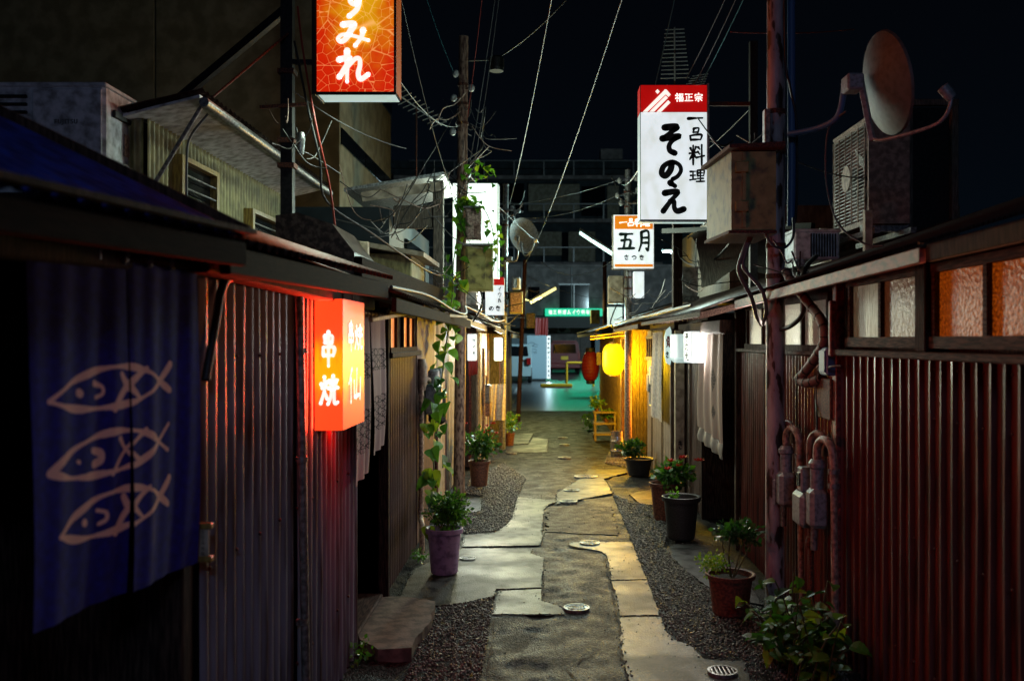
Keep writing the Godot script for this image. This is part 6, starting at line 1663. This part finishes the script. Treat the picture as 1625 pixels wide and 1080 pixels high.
func poles():
	var b: B
	# dark post of the orange sign
	var t := thing("sign_post", "dark steel post with braces carrying the orange sign", "post", V(-1.64, 0, 6.05))
	obj("post", B.new().bx(-1.675, -1.60, 0.0, 5.0, 6.02, 6.09), "dark_steel", t)
	obj("brace", B.new().bar(V(-1.63, 3.75, 6.08), V(-2.7, 2.98, 6.3), 0.05, 0.05), "dark_steel", t)
	obj("tie_rod", B.new().tube([V(-1.62, 3.55, 6.0), V(-2.0, 2.95, 5.5)], 0.008, 6), "rust", t)
	obj("insulator_pot", B.new().lathe(V(-1.54, 2.78, 6.0), [[0.0, 0.0], [0.02, 0.0], [0.026, 0.06], [0.03, 0.1], [0.02, 0.14], [0.0, 0.14]], 12), "zinc", t)
	obj("cross_arm", B.new().bar(V(-1.80, 3.08, 6.0), V(-1.50, 3.1, 6.0), 0.02, 0.02), "rust", t)
	for y in [2.86, 2.70, 3.3]: obj("clamp", B.new().bx(-1.69, -1.585, y, y + 0.03, 6.0, 6.1), "rust", t)
	# rusty pole with the vine
	t = thing("utility_pole", "brown rusty utility pole wrapped with a green vine on the left", "utility pole", V(-0.86, 0, 9.8))
	obj("shaft", B.new().tube([V(-0.875, -0.02, 9.8), V(-0.85, 2.4, 9.8), V(-0.825, 4.75, 9.8)], [0.06, 0.055, 0.048], 16), "brown_pole", t)
	straps(t, -0.832, 9.8, 0.05, [4.25, 4.05, 3.85, 3.3])
	for q in [[-0.9, 4.35, 0.03], [-0.92, 4.1, 0.05], [-0.93, 3.75, 0.04], [-0.74, 4.2, 0.04]]:
		obj("insulator", B.new().ball(V(q[0], q[1], 9.74), Vector3(0.035, 0.04, 0.035), 10), "insulator", t)
		obj("pin", B.new().tube([V(-0.835, q[1], 9.78), V(q[0], q[1], 9.74)], 0.008, 6), "rust", t)
	obj("junction_can", B.new().lathe(V(-0.49, 4.42, 9.9), [[0.0, 0.0], [0.075, 0.0], [0.08, 0.03], [0.08, 0.13], [0.06, 0.15], [0.0, 0.15]], 14), "dark_steel", t)
	obj("can_arm", B.new().tube([V(-0.83, 4.5, 9.8), V(-0.49, 4.54, 9.9)], 0.008, 6), "dark_steel", t)
	for q in [["cream meter box with a rusty door on the vine pole", -0.79, -0.51, 2.10, 2.56, "box_olive"], ["narrow weathered box above the cream meter box on the vine pole", -0.79, -0.63, 2.62, 2.94, "pipe_cream"]]:
		var m := thing("meter_box", q[0], "meter box", V((q[1] + q[2]) / 2, q[3], 9.7))
		obj("box", B.new().bx(q[1], q[2], q[3], q[4], 9.58, 9.74, 0.01), q[5], m)
		obj("door", B.new().bx(q[1] + 0.02, q[2] - 0.07, q[3] + 0.02, q[4] - 0.03, 9.566, 9.579, 0.004), q[5], m)
		obj("lid", B.new().bx(q[1] - 0.02, q[2] + 0.02, q[4], q[4] + 0.02, 9.54, 9.78, 0.004), "zinc", m)
	# zinc pole with the far dish
	t = thing("utility_pole", "grey zinc pole on the left carrying a small satellite dish", "utility pole", V(-0.6, 0, 13.95))
	obj("shaft", B.new().tube([V(-0.605, -0.02, 13.95), V(-0.55, 3.88, 13.95)], [0.05, 0.042], 14), "zinc", t)
	obj("cap", B.new().ball(V(-0.55, 3.9, 13.95), Vector3(0.05, 0.03, 0.05), 10), "zinc", t)
	straps(t, -0.56, 13.95, 0.044, [3.5, 3.3, 2.8, 2.3])
	for q in [[-0.66, 3.6], [-0.46, 3.55], [-0.36, 3.5], [-0.44, 3.4]]: obj("insulator", B.new().ball(V(q[0], q[1], 13.9), Vector3(0.03, 0.035, 0.03), 8), "insulator", t)
	obj("cross_arm", B.new().bar(V(-0.7, 3.55, 13.93), V(-0.3, 3.5, 13.93), 0.025, 0.025), "zinc", t)
	var c := V(-0.276, 3.12, 13.7)
	t = thing("satellite_dish", "small round satellite dish facing down the alley on the zinc pole", "satellite dish", c, "satellite dishes")
	var bas := Basis(Vector3.UP, deg_to_rad(38)) * Basis(Vector3.RIGHT, deg_to_rad(82))
	var prof := []
	for k in 9: prof.append([0.255 * k / 8.0, -0.06 * (1.0 - pow(k / 8.0, 2))])
	prof.append([0.262, 0.004]); prof.append([0.262, -0.008])
	for k in 9: prof.append([0.255 * (8 - k) / 8.0, -0.06 * (1.0 - pow((8 - k) / 8.0, 2)) - 0.01])
	obj("reflector", B.new().lathe(c, prof, 32, bas), "meter_grey", t)
	obj("mount", B.new().bx(-0.54, -0.45, 2.75, 2.83, 13.8, 13.9, 0.01), "meter_grey", t)
	obj("arm", B.new().tube(curve([V(-0.48, 2.76, 13.8), V(-0.40, 2.76, 13.72), V(-0.37, 2.84, 13.68), V(-0.36, 3.1, 13.68)]), 0.014, 8), "meter_grey", t)
	obj("feed_arm", B.new().tube(curve([V(-0.32, 3.02, 13.62), V(-0.30, 2.86, 13.5), V(-0.24, 2.80, 13.35), V(-0.17, 2.86, 13.28), V(-0.12, 2.98, 13.25)]), 0.011, 8), "meter_grey", t)
	obj("receiver", B.new().ball(V(-0.11, 3.0, 13.25), Vector3(0.03, 0.03, 0.05), 10), "white_paint", t)
	for q in [["yellowed meter box on the zinc pole", -0.50, -0.30, 1.99, 2.32, 13.9], ["small yellowed meter box beside the thin dark pole", -0.33, -0.16, 1.84, 2.14, 18.7]]:
		var m := thing("meter_box", q[0], "meter box", V((q[1] + q[2]) / 2, q[3], q[5]))
		obj("box", B.new().bx(q[1], q[2], q[3], q[4], q[5] - 0.08, q[5] + 0.06, 0.008), "box_olive", m)
		obj("door", B.new().bx(q[1] + 0.02, q[2] - 0.02, q[3] + 0.02, q[4] - 0.02, q[5] - 0.09, q[5] - 0.081, 0.003), "pipe_cream", m)
		if q[5] > 15: obj("arm", B.new().bar(V(-0.5, 2.0, 18.76), V(-0.3, 2.0, 18.7), 0.02, 0.02), "dark_steel", m)
	t = thing("electric_meter", "round glass electric meter above the yellowed box on the zinc pole", "electric meter", V(-0.4, 2.36, 13.9))
	obj("case", B.new().bx(-0.47, -0.33, 2.34, 2.53, 13.84, 13.94, 0.02), "ac_white", t)
	obj("dial", B.new().bx(-0.43, -0.38, 2.37, 2.50, 13.83, 13.84), "glass", t)
	t = thing("utility_pole", "thin dark rusty pole at the left end of the alley", "utility pole", V(-0.5, 0, 18.75))
	obj("shaft", B.new().tube([V(-0.5, -0.02, 18.75), V(-0.36, 3.2, 18.75)], [0.045, 0.04], 12), "rust", t)
	straps(t, -0.43, 18.75, 0.043, [1.2, 1.7, 2.6])
	# right far pole
	t = thing("utility_pole", "pale utility pole beside the yellow lantern on the right", "utility pole", V(1.147, 0, 12.75))
	obj("shaft", B.new().tube([V(1.147, -0.02, 12.75), V(1.147, 3.9, 12.75)], [0.052, 0.045], 14), "zinc", t)
	straps(t, 1.147, 12.75, 0.05, [2.3, 2.45, 3.4, 3.6])
	for q in [[1.03, 3.75], [1.25, 3.78], [1.0, 3.55], [1.27, 3.62], [1.05, 3.45]]: obj("insulator", B.new().ball(V(q[0], q[1], 12.7), Vector3(0.035, 0.045, 0.035), 8), "insulator", t)
	for y in [3.75, 3.55]: obj("cross_arm", B.new().bar(V(0.98, y, 12.72), V(1.3, y + 0.04, 12.72), 0.025, 0.025), "zinc", t)
	var m := thing("meter_box", "cream meter box on the far right pole beside the orange-headed sign", "meter box", V(0.97, 2.09, 12.6))
	obj("box", B.new().bx(0.865, 1.075, 2.09, 2.457, 12.52, 12.68, 0.008), "plaster", m)
	obj("door", B.new().bx(0.885, 1.055, 2.11, 2.44, 12.505, 12.519, 0.004), "plaster", m)
	t = thing("utility_pole", "thin pole with a grey box at the right end of the alley", "utility pole", V(1.33, 0, 20.4))
	obj("shaft", B.new().tube([V(1.33, 0, 20.4), V(1.33, 3.3, 20.4)], 0.045, 10), "rust", t)
	obj("box", B.new().bx(1.02, 1.22, 1.96, 2.26, 20.3, 20.4, 0.01), "box_olive", t)
	obj("box_arm", B.new().bar(V(1.2, 2.1, 20.4), V(1.33, 2.1, 20.4), 0.02, 0.02), "dark_steel", t)
	# right near pole
	t = thing("utility_pole", "thick peeling rusty pole in front of the red tin wall", "utility pole", V(1.378, 0, 5.6))
	obj("shaft", B.new().tube([V(1.372, -0.02, 5.6), V(1.378, 2.0, 5.6), V(1.384, 6.0, 5.6)], [0.056, 0.054, 0.05], 20), "rust_pole", t)
	straps(t, 1.379, 5.6, 0.054, [1.98, 2.16, 2.95, 2.72, 1.86])
	obj("clamp", B.new().bx(1.30, 1.335, 2.72, 2.96, 5.54, 5.6, 0.005), "pipe_cream", t)
	tag(obj("conduit", B.new().tube([V(1.475, 2.28, 5.62), V(1.478, 2.6, 5.62), V(1.47, 6.0, 5.62)], [0.024, 0.024, 0.024], 12), "switch_blue"), "blue-grey conduit pipe running up beside the peeling right pole", "conduit")
	cable("black cable running down beside the conduit on the right pole", curve([V(1.415, 4.2, 5.54), V(1.42, 3.3, 5.54), V(1.455, 3.1, 5.57), V(1.50, 2.9, 5.6), V(1.505, 2.5, 5.6), V(1.49, 2.3, 5.58)]), 0.007, "cable_black")
	# antennas
	antenna("fishbone aerial on a rusty mast right of the orange sign", V(-1.88, 1.9, 14.0), 3.2, Vector3(0.7, -0.42, -0.5), 11, 0.62)
	antenna("tall fishbone aerial above the white sign with the red head", V(1.95, 2.0, 14.0), 3.9, Vector3(0.05, 0.9, -0.4), 13, 0.42)
	antenna("second fishbone aerial at the right of the tall one", V(2.4, 2.0, 15.0), 3.7, Vector3(0.3, 0.5, -0.5), 9, 0.4)
	antenna("low fishbone aerial just over the red-headed sign", V(1.85, 2.0, 13.0), 3.1, Vector3(0.6, 0.02, -0.3), 5, 0.3)

# ---------------------------------------------------------------- plants
func stalk(p: Array, r: float, called: String, parent):
	obj(called, B.new().tube(p, r, 6), "stem", parent)

func plants():
	var t := pot("potted_plant", "mauve pot of curly green leaves at the foot of the vine", V(-0.675, 0.016, 6.45), 0.12, 0.31, "pot_mauve", "potted plants")
	for k in 3:
		var b := B.new()
		foliage(b, V(-0.635, 0.44, 6.45), Vector3(0.15, 0.13, 0.14), 420, 0.032)
		tag(obj("foliage", b, "leaf%d" % [1, 2, 3][k], t), "", "", "", "stuff")
	for k in 9: stalk([V(-0.66, 0.28, 6.45), V(-0.66 + 0.13 * cos(k * 0.7), 0.42, 6.45 + 0.12 * sin(k * 0.7))], 0.003, "stem", t)
	t = pot("potted_plant", "brown pot of green leaves with red flowers right of the vine pole", V(-0.70, 0.01, 10.34), 0.115, 0.28, "terracotta", "potted plants")
	for k in 3:
		var b := B.new()
		foliage(b, V(-0.69, 0.46, 10.34), Vector3(0.19, 0.16, 0.17), 210, 0.055)
		tag(obj("foliage", b, "leaf%d" % [0, 1, 3][k], t), "", "", "", "stuff")
	flowers(t, V(-0.68, 0.62, 10.3), Vector3(0.2, 0.08, 0.12), 9, 0.035)
	for k in 4: stalk([V(-0.70, 0.25, 10.34), V(-0.70 + 0.1 * cos(k * 1.6), 0.5, 10.34 + 0.1 * sin(k * 1.6))], 0.004, "stem", t)
	t = pot("potted_plant", "small pot with yellow flowers behind the left zinc pole", V(-0.52, 0.0, 14.35), 0.09, 0.2, "terracotta", "potted plants")
	for k in 2:
		var b := B.new()
		foliage(b, V(-0.52, 0.36, 14.35), Vector3(0.16, 0.15, 0.14), 160, 0.05)
		tag(obj("foliage", b, "leaf%d" % [1, 4][k], t), "", "", "", "stuff")
	# right side pots
	t = pot("potted_plant", "low dark pot of green leaves near the beer keg", V(1.13, 0.01, 11.16), 0.165, 0.2, "pot_black", "potted plants")
	for k in 2:
		var b := B.new()
		foliage(b, V(1.04, 0.32, 11.16), Vector3(0.16, 0.1, 0.13), 190, 0.055)
		tag(obj("foliage", b, "leaf%d" % [0, 3][k], t), "", "", "", "stuff")
	t = pot("potted_plant", "brown pot with red flowers against the second right shop", V(1.09, 0.012, 8.4), 0.14, 0.33, "terracotta", "potted plants")
	for k in 3:
		var b := B.new()
		foliage(b, V(1.15, 0.42, 8.35), Vector3(0.18, 0.11, 0.16), 150, 0.06)
		tag(obj("foliage", b, "leaf%d" % [0, 3, 1][k], t), "", "", "", "stuff")
	flowers(t, V(1.18, 0.53, 8.25), Vector3(0.2, 0.05, 0.1), 7, 0.045)
	t = pot("potted_plant", "nearly empty black pot in front of the red-flowered pot at right", V(1.11, 0.012, 7.6), 0.145, 0.34, "pot_black", "potted plants")
	var b0 := B.new()
	foliage(b0, V(1.04, 0.37, 7.55), Vector3(0.05, 0.04, 0.05), 26, 0.04)
	tag(obj("foliage", b0, "leaf2", t), "", "", "", "stuff")
	t = pot("potted_plant", "wide brown pot with yellow-green and dark leaves before the peeling pole", V(1.09, 0.014, 5.5), 0.135, 0.235, "terracotta", "potted plants")
	for q in [[V(0.98, 0.31, 5.5), Vector3(0.11, 0.07, 0.1), 240, 0.022, 4], [V(0.99, 0.30, 5.48), Vector3(0.1, 0.06, 0.1), 120, 0.022, 2], [V(1.16, 0.46, 5.6), Vector3(0.15, 0.075, 0.12), 330, 0.04, 3], [V(1.14, 0.47, 5.6), Vector3(0.13, 0.06, 0.1), 90, 0.04, 0]]:
		var b := B.new()
		foliage(b, q[0], q[1], q[2], q[3])
		tag(obj("foliage", b, "leaf%d" % q[4], t), "", "", "", "stuff")
	for k in 6: stalk([V(1.1, 0.2, 5.5), V(1.12 + 0.06 * cos(k), 0.33, 5.54 + 0.04 * sin(k)), V(1.16 + 0.1 * cos(k), 0.45, 5.6 + 0.08 * sin(k))], 0.004, "stem", t)
	# rack plants
	for q in [["leafy green plant on the top shelf of the plant rack", 0.86, 0.47, 0.13], ["green plant on the middle shelf of the plant rack", 1.02, 0.29, 0.11]]:
		t = pot("potted_plant", q[0], V(q[1], q[2] + 0.002, 15.17), 0.05, 0.07, "terracotta", "potted plants")
		for k in 2:
			var b := B.new()
			foliage(b, V(q[1], q[2] + 0.13, 15.15), Vector3(q[3], 0.08, 0.12), 110, 0.05)
			tag(obj("foliage", b, "leaf%d" % [1, 4][k], t), "", "", "", "stuff")
	# broad-leaved bush at the lower right
	t = thing("hydrangea_bush", "broad-leaved dark green bush at the foot of the peeling pole", "bush", V(1.25, 0.0, 4.7))
	var lm := leaf_mesh(0.1, 0.07)
	for k in 46:
		var a := rng.randf() * TAU
		var base := V(1.25 + rng.randf_range(-0.13, 0.12), 0.0, 4.62 + rng.randf_range(-0.4, 0.3))
		var r := rng.randf_range(0.06, 0.26)
		var tip := base + Vector3(r * cos(a) * 0.8, rng.randf_range(0.14, 0.50) - r * 0.35, r * sin(a) * 1.3)
		tip.x = minf(tip.x, 1.44)
		var pts := curve([base, base.lerp(tip, 0.5) + Vector3.UP * 0.06, tip], 4)
		stalk(pts, 0.004, "branch", t)
		for j in 6:
			var q: Vector3 = pts[mini(pts.size() - 1, 2 + j)] + Vector3(rng.randfn(), rng.randfn() * 0.6, rng.randfn()) * 0.018
			leaf(t, lm, q, a + j * 2.4 + rng.randf_range(-0.5, 0.5), rng.randf_range(-0.6, 0.5), rng.randf_range(-0.5, 0.5), rng.randf_range(0.55, 1.1), "leaf%d" % [0, 0, 3, 1, 1, 3, 2, 4][rng.randi() % 8])
	# vine from the mauve pot up the rusty pole
	t = thing("climbing_vine", "green vine climbing from the mauve pot up the brown pole", "vine", V(-0.72, 0.3, 6.6))
	var path := curve([V(-0.72, 0.3, 6.55), V(-0.77, 0.55, 6.65), V(-0.80, 0.9, 7.0), V(-0.80, 1.25, 7.4), V(-0.82, 1.5, 7.9), V(-0.83, 1.8, 8.4), V(-0.86, 2.1, 9.0), V(-0.90, 2.4, 9.5), V(-0.86, 2.75, 9.65), V(-0.80, 3.0, 9.7), V(-0.76, 3.3, 9.7)], 8)
	stalk(path, 0.006, "stem", t)
	var side := curve([V(-0.80, 3.0, 9.66), V(-0.62, 2.95, 9.55), V(-0.52, 2.75, 9.5), V(-0.48, 2.5, 9.5), V(-0.5, 2.3, 9.5)], 6)
	stalk(side, 0.004, "stem", t)
	var up := curve([V(-0.76, 3.28, 9.66), V(-0.68, 3.4, 9.6), V(-0.6, 3.36, 9.55), V(-0.56, 3.2, 9.5)], 6)
	stalk(up, 0.004, "stem", t)
	lm = leaf_mesh(0.13, 0.115, 0.3)
	for k in 170:
		var line: Array = path if k < 112 else (side if k < 146 else up)
		var q: Vector3 = line[rng.randi() % line.size()]
		q += Vector3(rng.randf_range(-0.07, 0.09), rng.randf_range(-0.06, 0.06), rng.randf_range(0.01, 0.09))
		var big := 0.9 if k < 112 else 0.65
		leaf(t, lm, q, rng.randf_range(-2.6, -0.4), rng.randf_range(-1.1, -0.1), rng.randf_range(-0.6, 0.6), big * rng.randf_range(0.55, 1.15), "leaf%d" % [1, 1, 2, 0, 2, 4][rng.randi() % 6])
	# weeds at the wall's foot
	for q in [["weeds at the foot of the left sliding door", -0.9, 6.85, 0.06, 60], ["weeds below the nearest grey tin wall", -0.9, 4.7, 0.07, 60], ["leafy weeds at the far end of the alley under the red lantern", 0.86, 16.9, 0.22, 160]]:
		t = thing("weed_clump", q[0], "weeds", V(q[1], 0, q[2]), "weeds in the alley")
		var b := B.new()
		foliage(b, V(q[1], q[3] * 0.7, q[2]), Vector3(q[3] * 0.8, q[3], q[3] * 1.6), q[4], 0.03 if q[3] < 0.1 else 0.06)
		tag(obj("foliage", b, "leaf1", t), "", "", "", "stuff")

func flowers(t, c: Vector3, r: Vector3, cnt: int, size: float):
	for k in cnt:
		var q := c + r * Vector3(rng.randf_range(-1, 1), rng.randf_range(-1, 1), rng.randf_range(-1, 1))
		var b := B.new()
		for j in 10:
			var dir := Vector3(cos(j * 1.26), 0.4 + 0.5 * (j % 2), sin(j * 1.26)).normalized()
			var s := dir.cross(Vector3.UP).normalized()
			b.quad(q, q + dir * size * 0.6 + s * size * 0.3, q + dir * size, q + dir * size * 0.6 - s * size * 0.3, dir)
		obj("flower", b, "petal", t)

# ---------------------------------------------------------------- overhead wires
func wires():
	cable("cream wire crossing from the top right down to the thin dark pole", sag(V(0.62, 4.05, 5.0), V(-0.38, 3.1, 18.7), 0.25), 0.0038, "cable_grey", "overhead_wire", "overhead wires")
	cable("grey wire from the top centre to the zinc pole's head", sag(V(0.10, 3.9, 5.6), V(-0.5, 3.6, 13.9), 0.12), 0.0038, "cable_grey", "overhead_wire", "overhead wires")
	cable("pair of black cables sweeping from the top to the can on the vine pole", sag(V(0.66, 5.4, 9.0), V(-0.49, 4.55, 9.9), 0.12), 0.008, "cable_black", "overhead_wire", "overhead wires")
	for q in [["teal wire at the vine pole's insulator from the upper left", V(-1.25, 5.3, 9.4), V(-0.92, 4.36, 9.74), 0.06, "cable_teal"], ["red-brown wire rising from the vine pole, leftmost of four", V(-0.5, 5.6, 9.0), V(-0.78, 3.9, 9.75), 0.05, "cable_red"], ["grey wire rising from the vine pole, second of four", V(-0.36, 5.6, 9.0), V(-0.76, 3.4, 9.72), 0.1, "cable_grey"], ["grey wire rising from the vine pole, third of four", V(-0.33, 5.6, 9.0), V(-0.72, 3.35, 9.72), 0.14, "cable_grey"], ["dark cable slanting from the orange sign down to the vine pole", V(-0.96, 4.0, 6.1), V(-0.83, 2.9, 9.72), 0.2, "cable_black"], ["dark cable from the vine pole down to the left roofs", V(-0.84, 4.05, 9.72), V(-1.5, 2.6, 8.6), 0.05, "cable_black"], ["second dark cable from the vine pole down to the left roofs", V(-0.84, 3.45, 9.72), V(-1.6, 2.7, 8.8), 0.1, "cable_black"], ["grey cable between the orange sign's back and the vine pole", V(-0.98, 3.36, 6.2), V(-0.86, 3.8, 9.7), 0.12, "cable_grey"], ["thin wire crossing the tall building behind the orange sign", V(-1.6, 3.2, 6.1), V(-1.0, 3.0, 6.9), 0.05, "cable_grey"], ["wire dropping left of the white red-headed sign", V(1.2, 5.2, 7.0), V(0.9, 3.64, 7.6), 0.03, "cable_teal"], ["grey wire above the white red-headed sign, left of a pair", V(1.45, 4.4, 6.4), V(1.15, 3.7, 7.6), 0.03, "cable_grey"], ["grey wire above the white red-headed sign, right of a pair", V(1.52, 4.4, 6.4), V(1.22, 3.66, 7.6), 0.03, "cable_grey"], ["teal wire above the white red-headed sign", V(1.58, 4.4, 6.4), V(1.27, 3.66, 7.6), 0.03, "cable_teal"], ["teal wire at the left edge of the white red-headed sign", V(0.78, 3.0, 7.8), V(1.05, 3.7, 12.7), 0.05, "cable_teal"], ["red-lit wire crossing behind the right pole to the dish", V(1.35, 3.82, 6.8), V(2.6, 4.2, 7.9), 0.02, "cable_red"], ["wire from the far right pole across to the zinc pole, upper", V(1.0, 3.75, 12.7), V(-0.5, 3.6, 13.9), 0.05, "cable_grey"], ["wire from the far right pole across to the zinc pole, lower", V(1.0, 3.55, 12.7), V(-0.45, 3.4, 13.9), 0.1, "cable_grey"], ["cable from the vine pole past the dish to the far end", V(-0.80, 3.35, 9.75), V(-0.06, 3.0, 13.6), 0.04, "cable_black"], ["white cable looping from the yellow-tube pole to the right lamp", V(-0.05, 3.1, 18.0), V(1.1, 2.85, 14.6), 0.25, "insulator"], ["thin cable from the thin dark pole to the right shops", V(-0.36, 2.9, 18.7), V(1.3, 2.5, 20.3), 0.1, "cable_grey"], ["cables along the right roofs behind the white sign", V(1.7, 3.5, 7.7), V(1.15, 3.6, 12.7), 0.15, "cable_black"], ["dark cable from the right pole to the sign post", V(1.38, 2.95, 5.6), V(1.69, 3.0, 7.6), 0.05, "cable_black"], ["thin cable from the right pole towards the beige outdoor unit", V(1.40, 2.72, 5.62), V(2.3, 2.75, 6.7), 0.04, "cable_grey"]]:
		cable(q[0], sag(q[1], q[2], q[3]), 0.0042, q[4], "overhead_wire", "overhead wires")
	# tangles of slack cable at the poles
	for q in [["tangled slack cables on the vine pole's head", V(-0.83, 4.0, 9.76), 0.45, 0.28, 9], ["tangled slack cables halfway up the vine pole", V(-0.84, 3.3, 9.76), 0.35, 0.3, 7], ["tangled slack cables on the dark sign post", V(-1.55, 2.9, 6.0), 0.3, 0.3, 8], ["tangled slack cables at the zinc pole's head", V(-0.52, 3.45, 13.9), 0.5, 0.35, 8], ["tangled slack cables at the far right pole's head", V(1.12, 3.55, 12.7), 0.4, 0.3, 8], ["tangled slack cables over the second right roof", V(1.5, 2.35, 9.3), 0.6, 0.35, 9], ["tangled slack cables where the right pole meets the red wall", V(1.46, 2.05, 5.45), 0.28, 0.18, 7], ["tangled slack cables on the thin dark pole at the left end", V(-0.4, 2.6, 18.7), 0.5, 0.4, 7], ["tangled slack cables along the left eaves beside the vine", V(-0.9, 2.15, 8.9), 0.4, 0.25, 7], ["tangled slack cables in front of the upper left wall and awning", V(-1.25, 2.6, 7.6), 0.5, 0.45, 12], ["tangled slack cables between the awning and the vine pole", V(-1.05, 3.0, 9.1), 0.5, 0.5, 12], ["tangled slack cables on the sign post beside the olive meter box", V(1.62, 3.0, 7.4), 0.45, 0.5, 11], ["tangled slack cables high up at the right of the vine pole", V(-0.66, 3.75, 9.8), 0.4, 0.5, 10], ["tangled slack cables above the third and fourth right eaves", V(1.25, 2.1, 11.6), 0.5, 0.3, 9], ["tangled slack cables above the fourth left eaves", V(-0.62, 2.0, 12.9), 0.45, 0.25, 9]]:
		var t := thing("cable_tangle", q[0], "cables", q[1], "tangles of slack cable")
		for k in q[4]:
			var a: Vector3 = q[1] + Vector3(rng.randf_range(-0.3, 0.3) * q[2], rng.randf_range(-0.5, 0.5) * q[3], rng.randf_range(-0.5, 0.5) * q[2])
			var e: Vector3 = q[1] + Vector3(rng.randf_range(-1, 1) * q[2], rng.randf_range(-1, 1) * q[3], rng.randf_range(-1, 1) * q[2])
			var m: Vector3 = (a + e) / 2 + Vector3(rng.randfn() * 0.06, -rng.randf() * 0.25 * q[2], rng.randfn() * 0.06)
			obj("loop", B.new().tube(curve([a, a.lerp(m, 0.5) + Vector3(0, -0.04, 0), m, e]), rng.randf_range(0.003, 0.006) * (1.0 if q[1].z > -12.0 else 1.5), 5), ["cable_black", "cable_grey", "cable_black", "pipe_cream"][k % 4], t)
	cable("bundle of cables looping down from the dark sign post", curve([V(-1.58, 3.5, 6.0), V(-1.5, 3.1, 6.0), V(-1.42, 2.75, 6.0), V(-1.40, 2.5, 6.1), V(-1.2, 2.35, 6.6), V(-1.0, 2.2, 7.8), V(-0.95, 2.2, 9.0)]), 0.008, "cable_black")
	cable("brown cable hanging beside the dark sign post", curve([V(-1.56, 3.72, 6.0), V(-1.52, 3.4, 6.0), V(-1.44, 2.95, 6.0), V(-1.38, 2.6, 6.1), V(-1.36, 2.3, 6.2)]), 0.007, "cable_red")
	cable("white cable hanging under the upper room's canopy", curve([V(-1.88, 2.87, 5.3), V(-1.98, 2.74, 5.3), V(-2.0, 2.6, 5.3), V(-2.0, 2.3, 5.3)]), 0.007, "cable_grey")
	cable("black cables along the second left eave", curve([V(-0.74, 1.86, 4.6), V(-0.72, 1.88, 6.0), V(-0.70, 1.83, 7.5), V(-0.72, 1.85, 8.8), V(-0.80, 1.95, 9.7)]), 0.01, "cable_black")
	cable("pale cable along the third and fourth left eaves", curve([V(-0.80, 1.95, 9.7), V(-0.66, 1.88, 10.5), V(-0.60, 1.84, 12.0), V(-0.56, 1.9, 13.8)]), 0.012, "pipe_cream")
	cable("cable hanging from the cream meter box on the vine pole", curve([V(-0.64, 2.1, 9.65), V(-0.62, 1.98, 9.65), V(-0.68, 1.85, 9.68), V(-0.76, 1.75, 9.72)]), 0.01, "cable_black")
	cable("black cable loop under the far right meter box", curve([V(0.99, 2.09, 12.6), V(0.93, 1.95, 12.6), V(0.90, 1.82, 12.6), V(1.0, 1.76, 12.6), V(1.1, 1.8, 12.66)]), 0.01, "cable_black")
	cable("pale cable along the second right eave", curve([V(1.1, 1.86, 7.0), V(1.03, 1.84, 8.8), V(0.98, 1.83, 10.5), V(0.96, 1.82, 12.6)]), 0.012, "cable_grey")
	cable("dark cable across the upper room above the right eaves", sag(V(1.5, 2.5, 10.3), V(1.69, 2.7, 7.6), 0.25), 0.01, "cable_black")
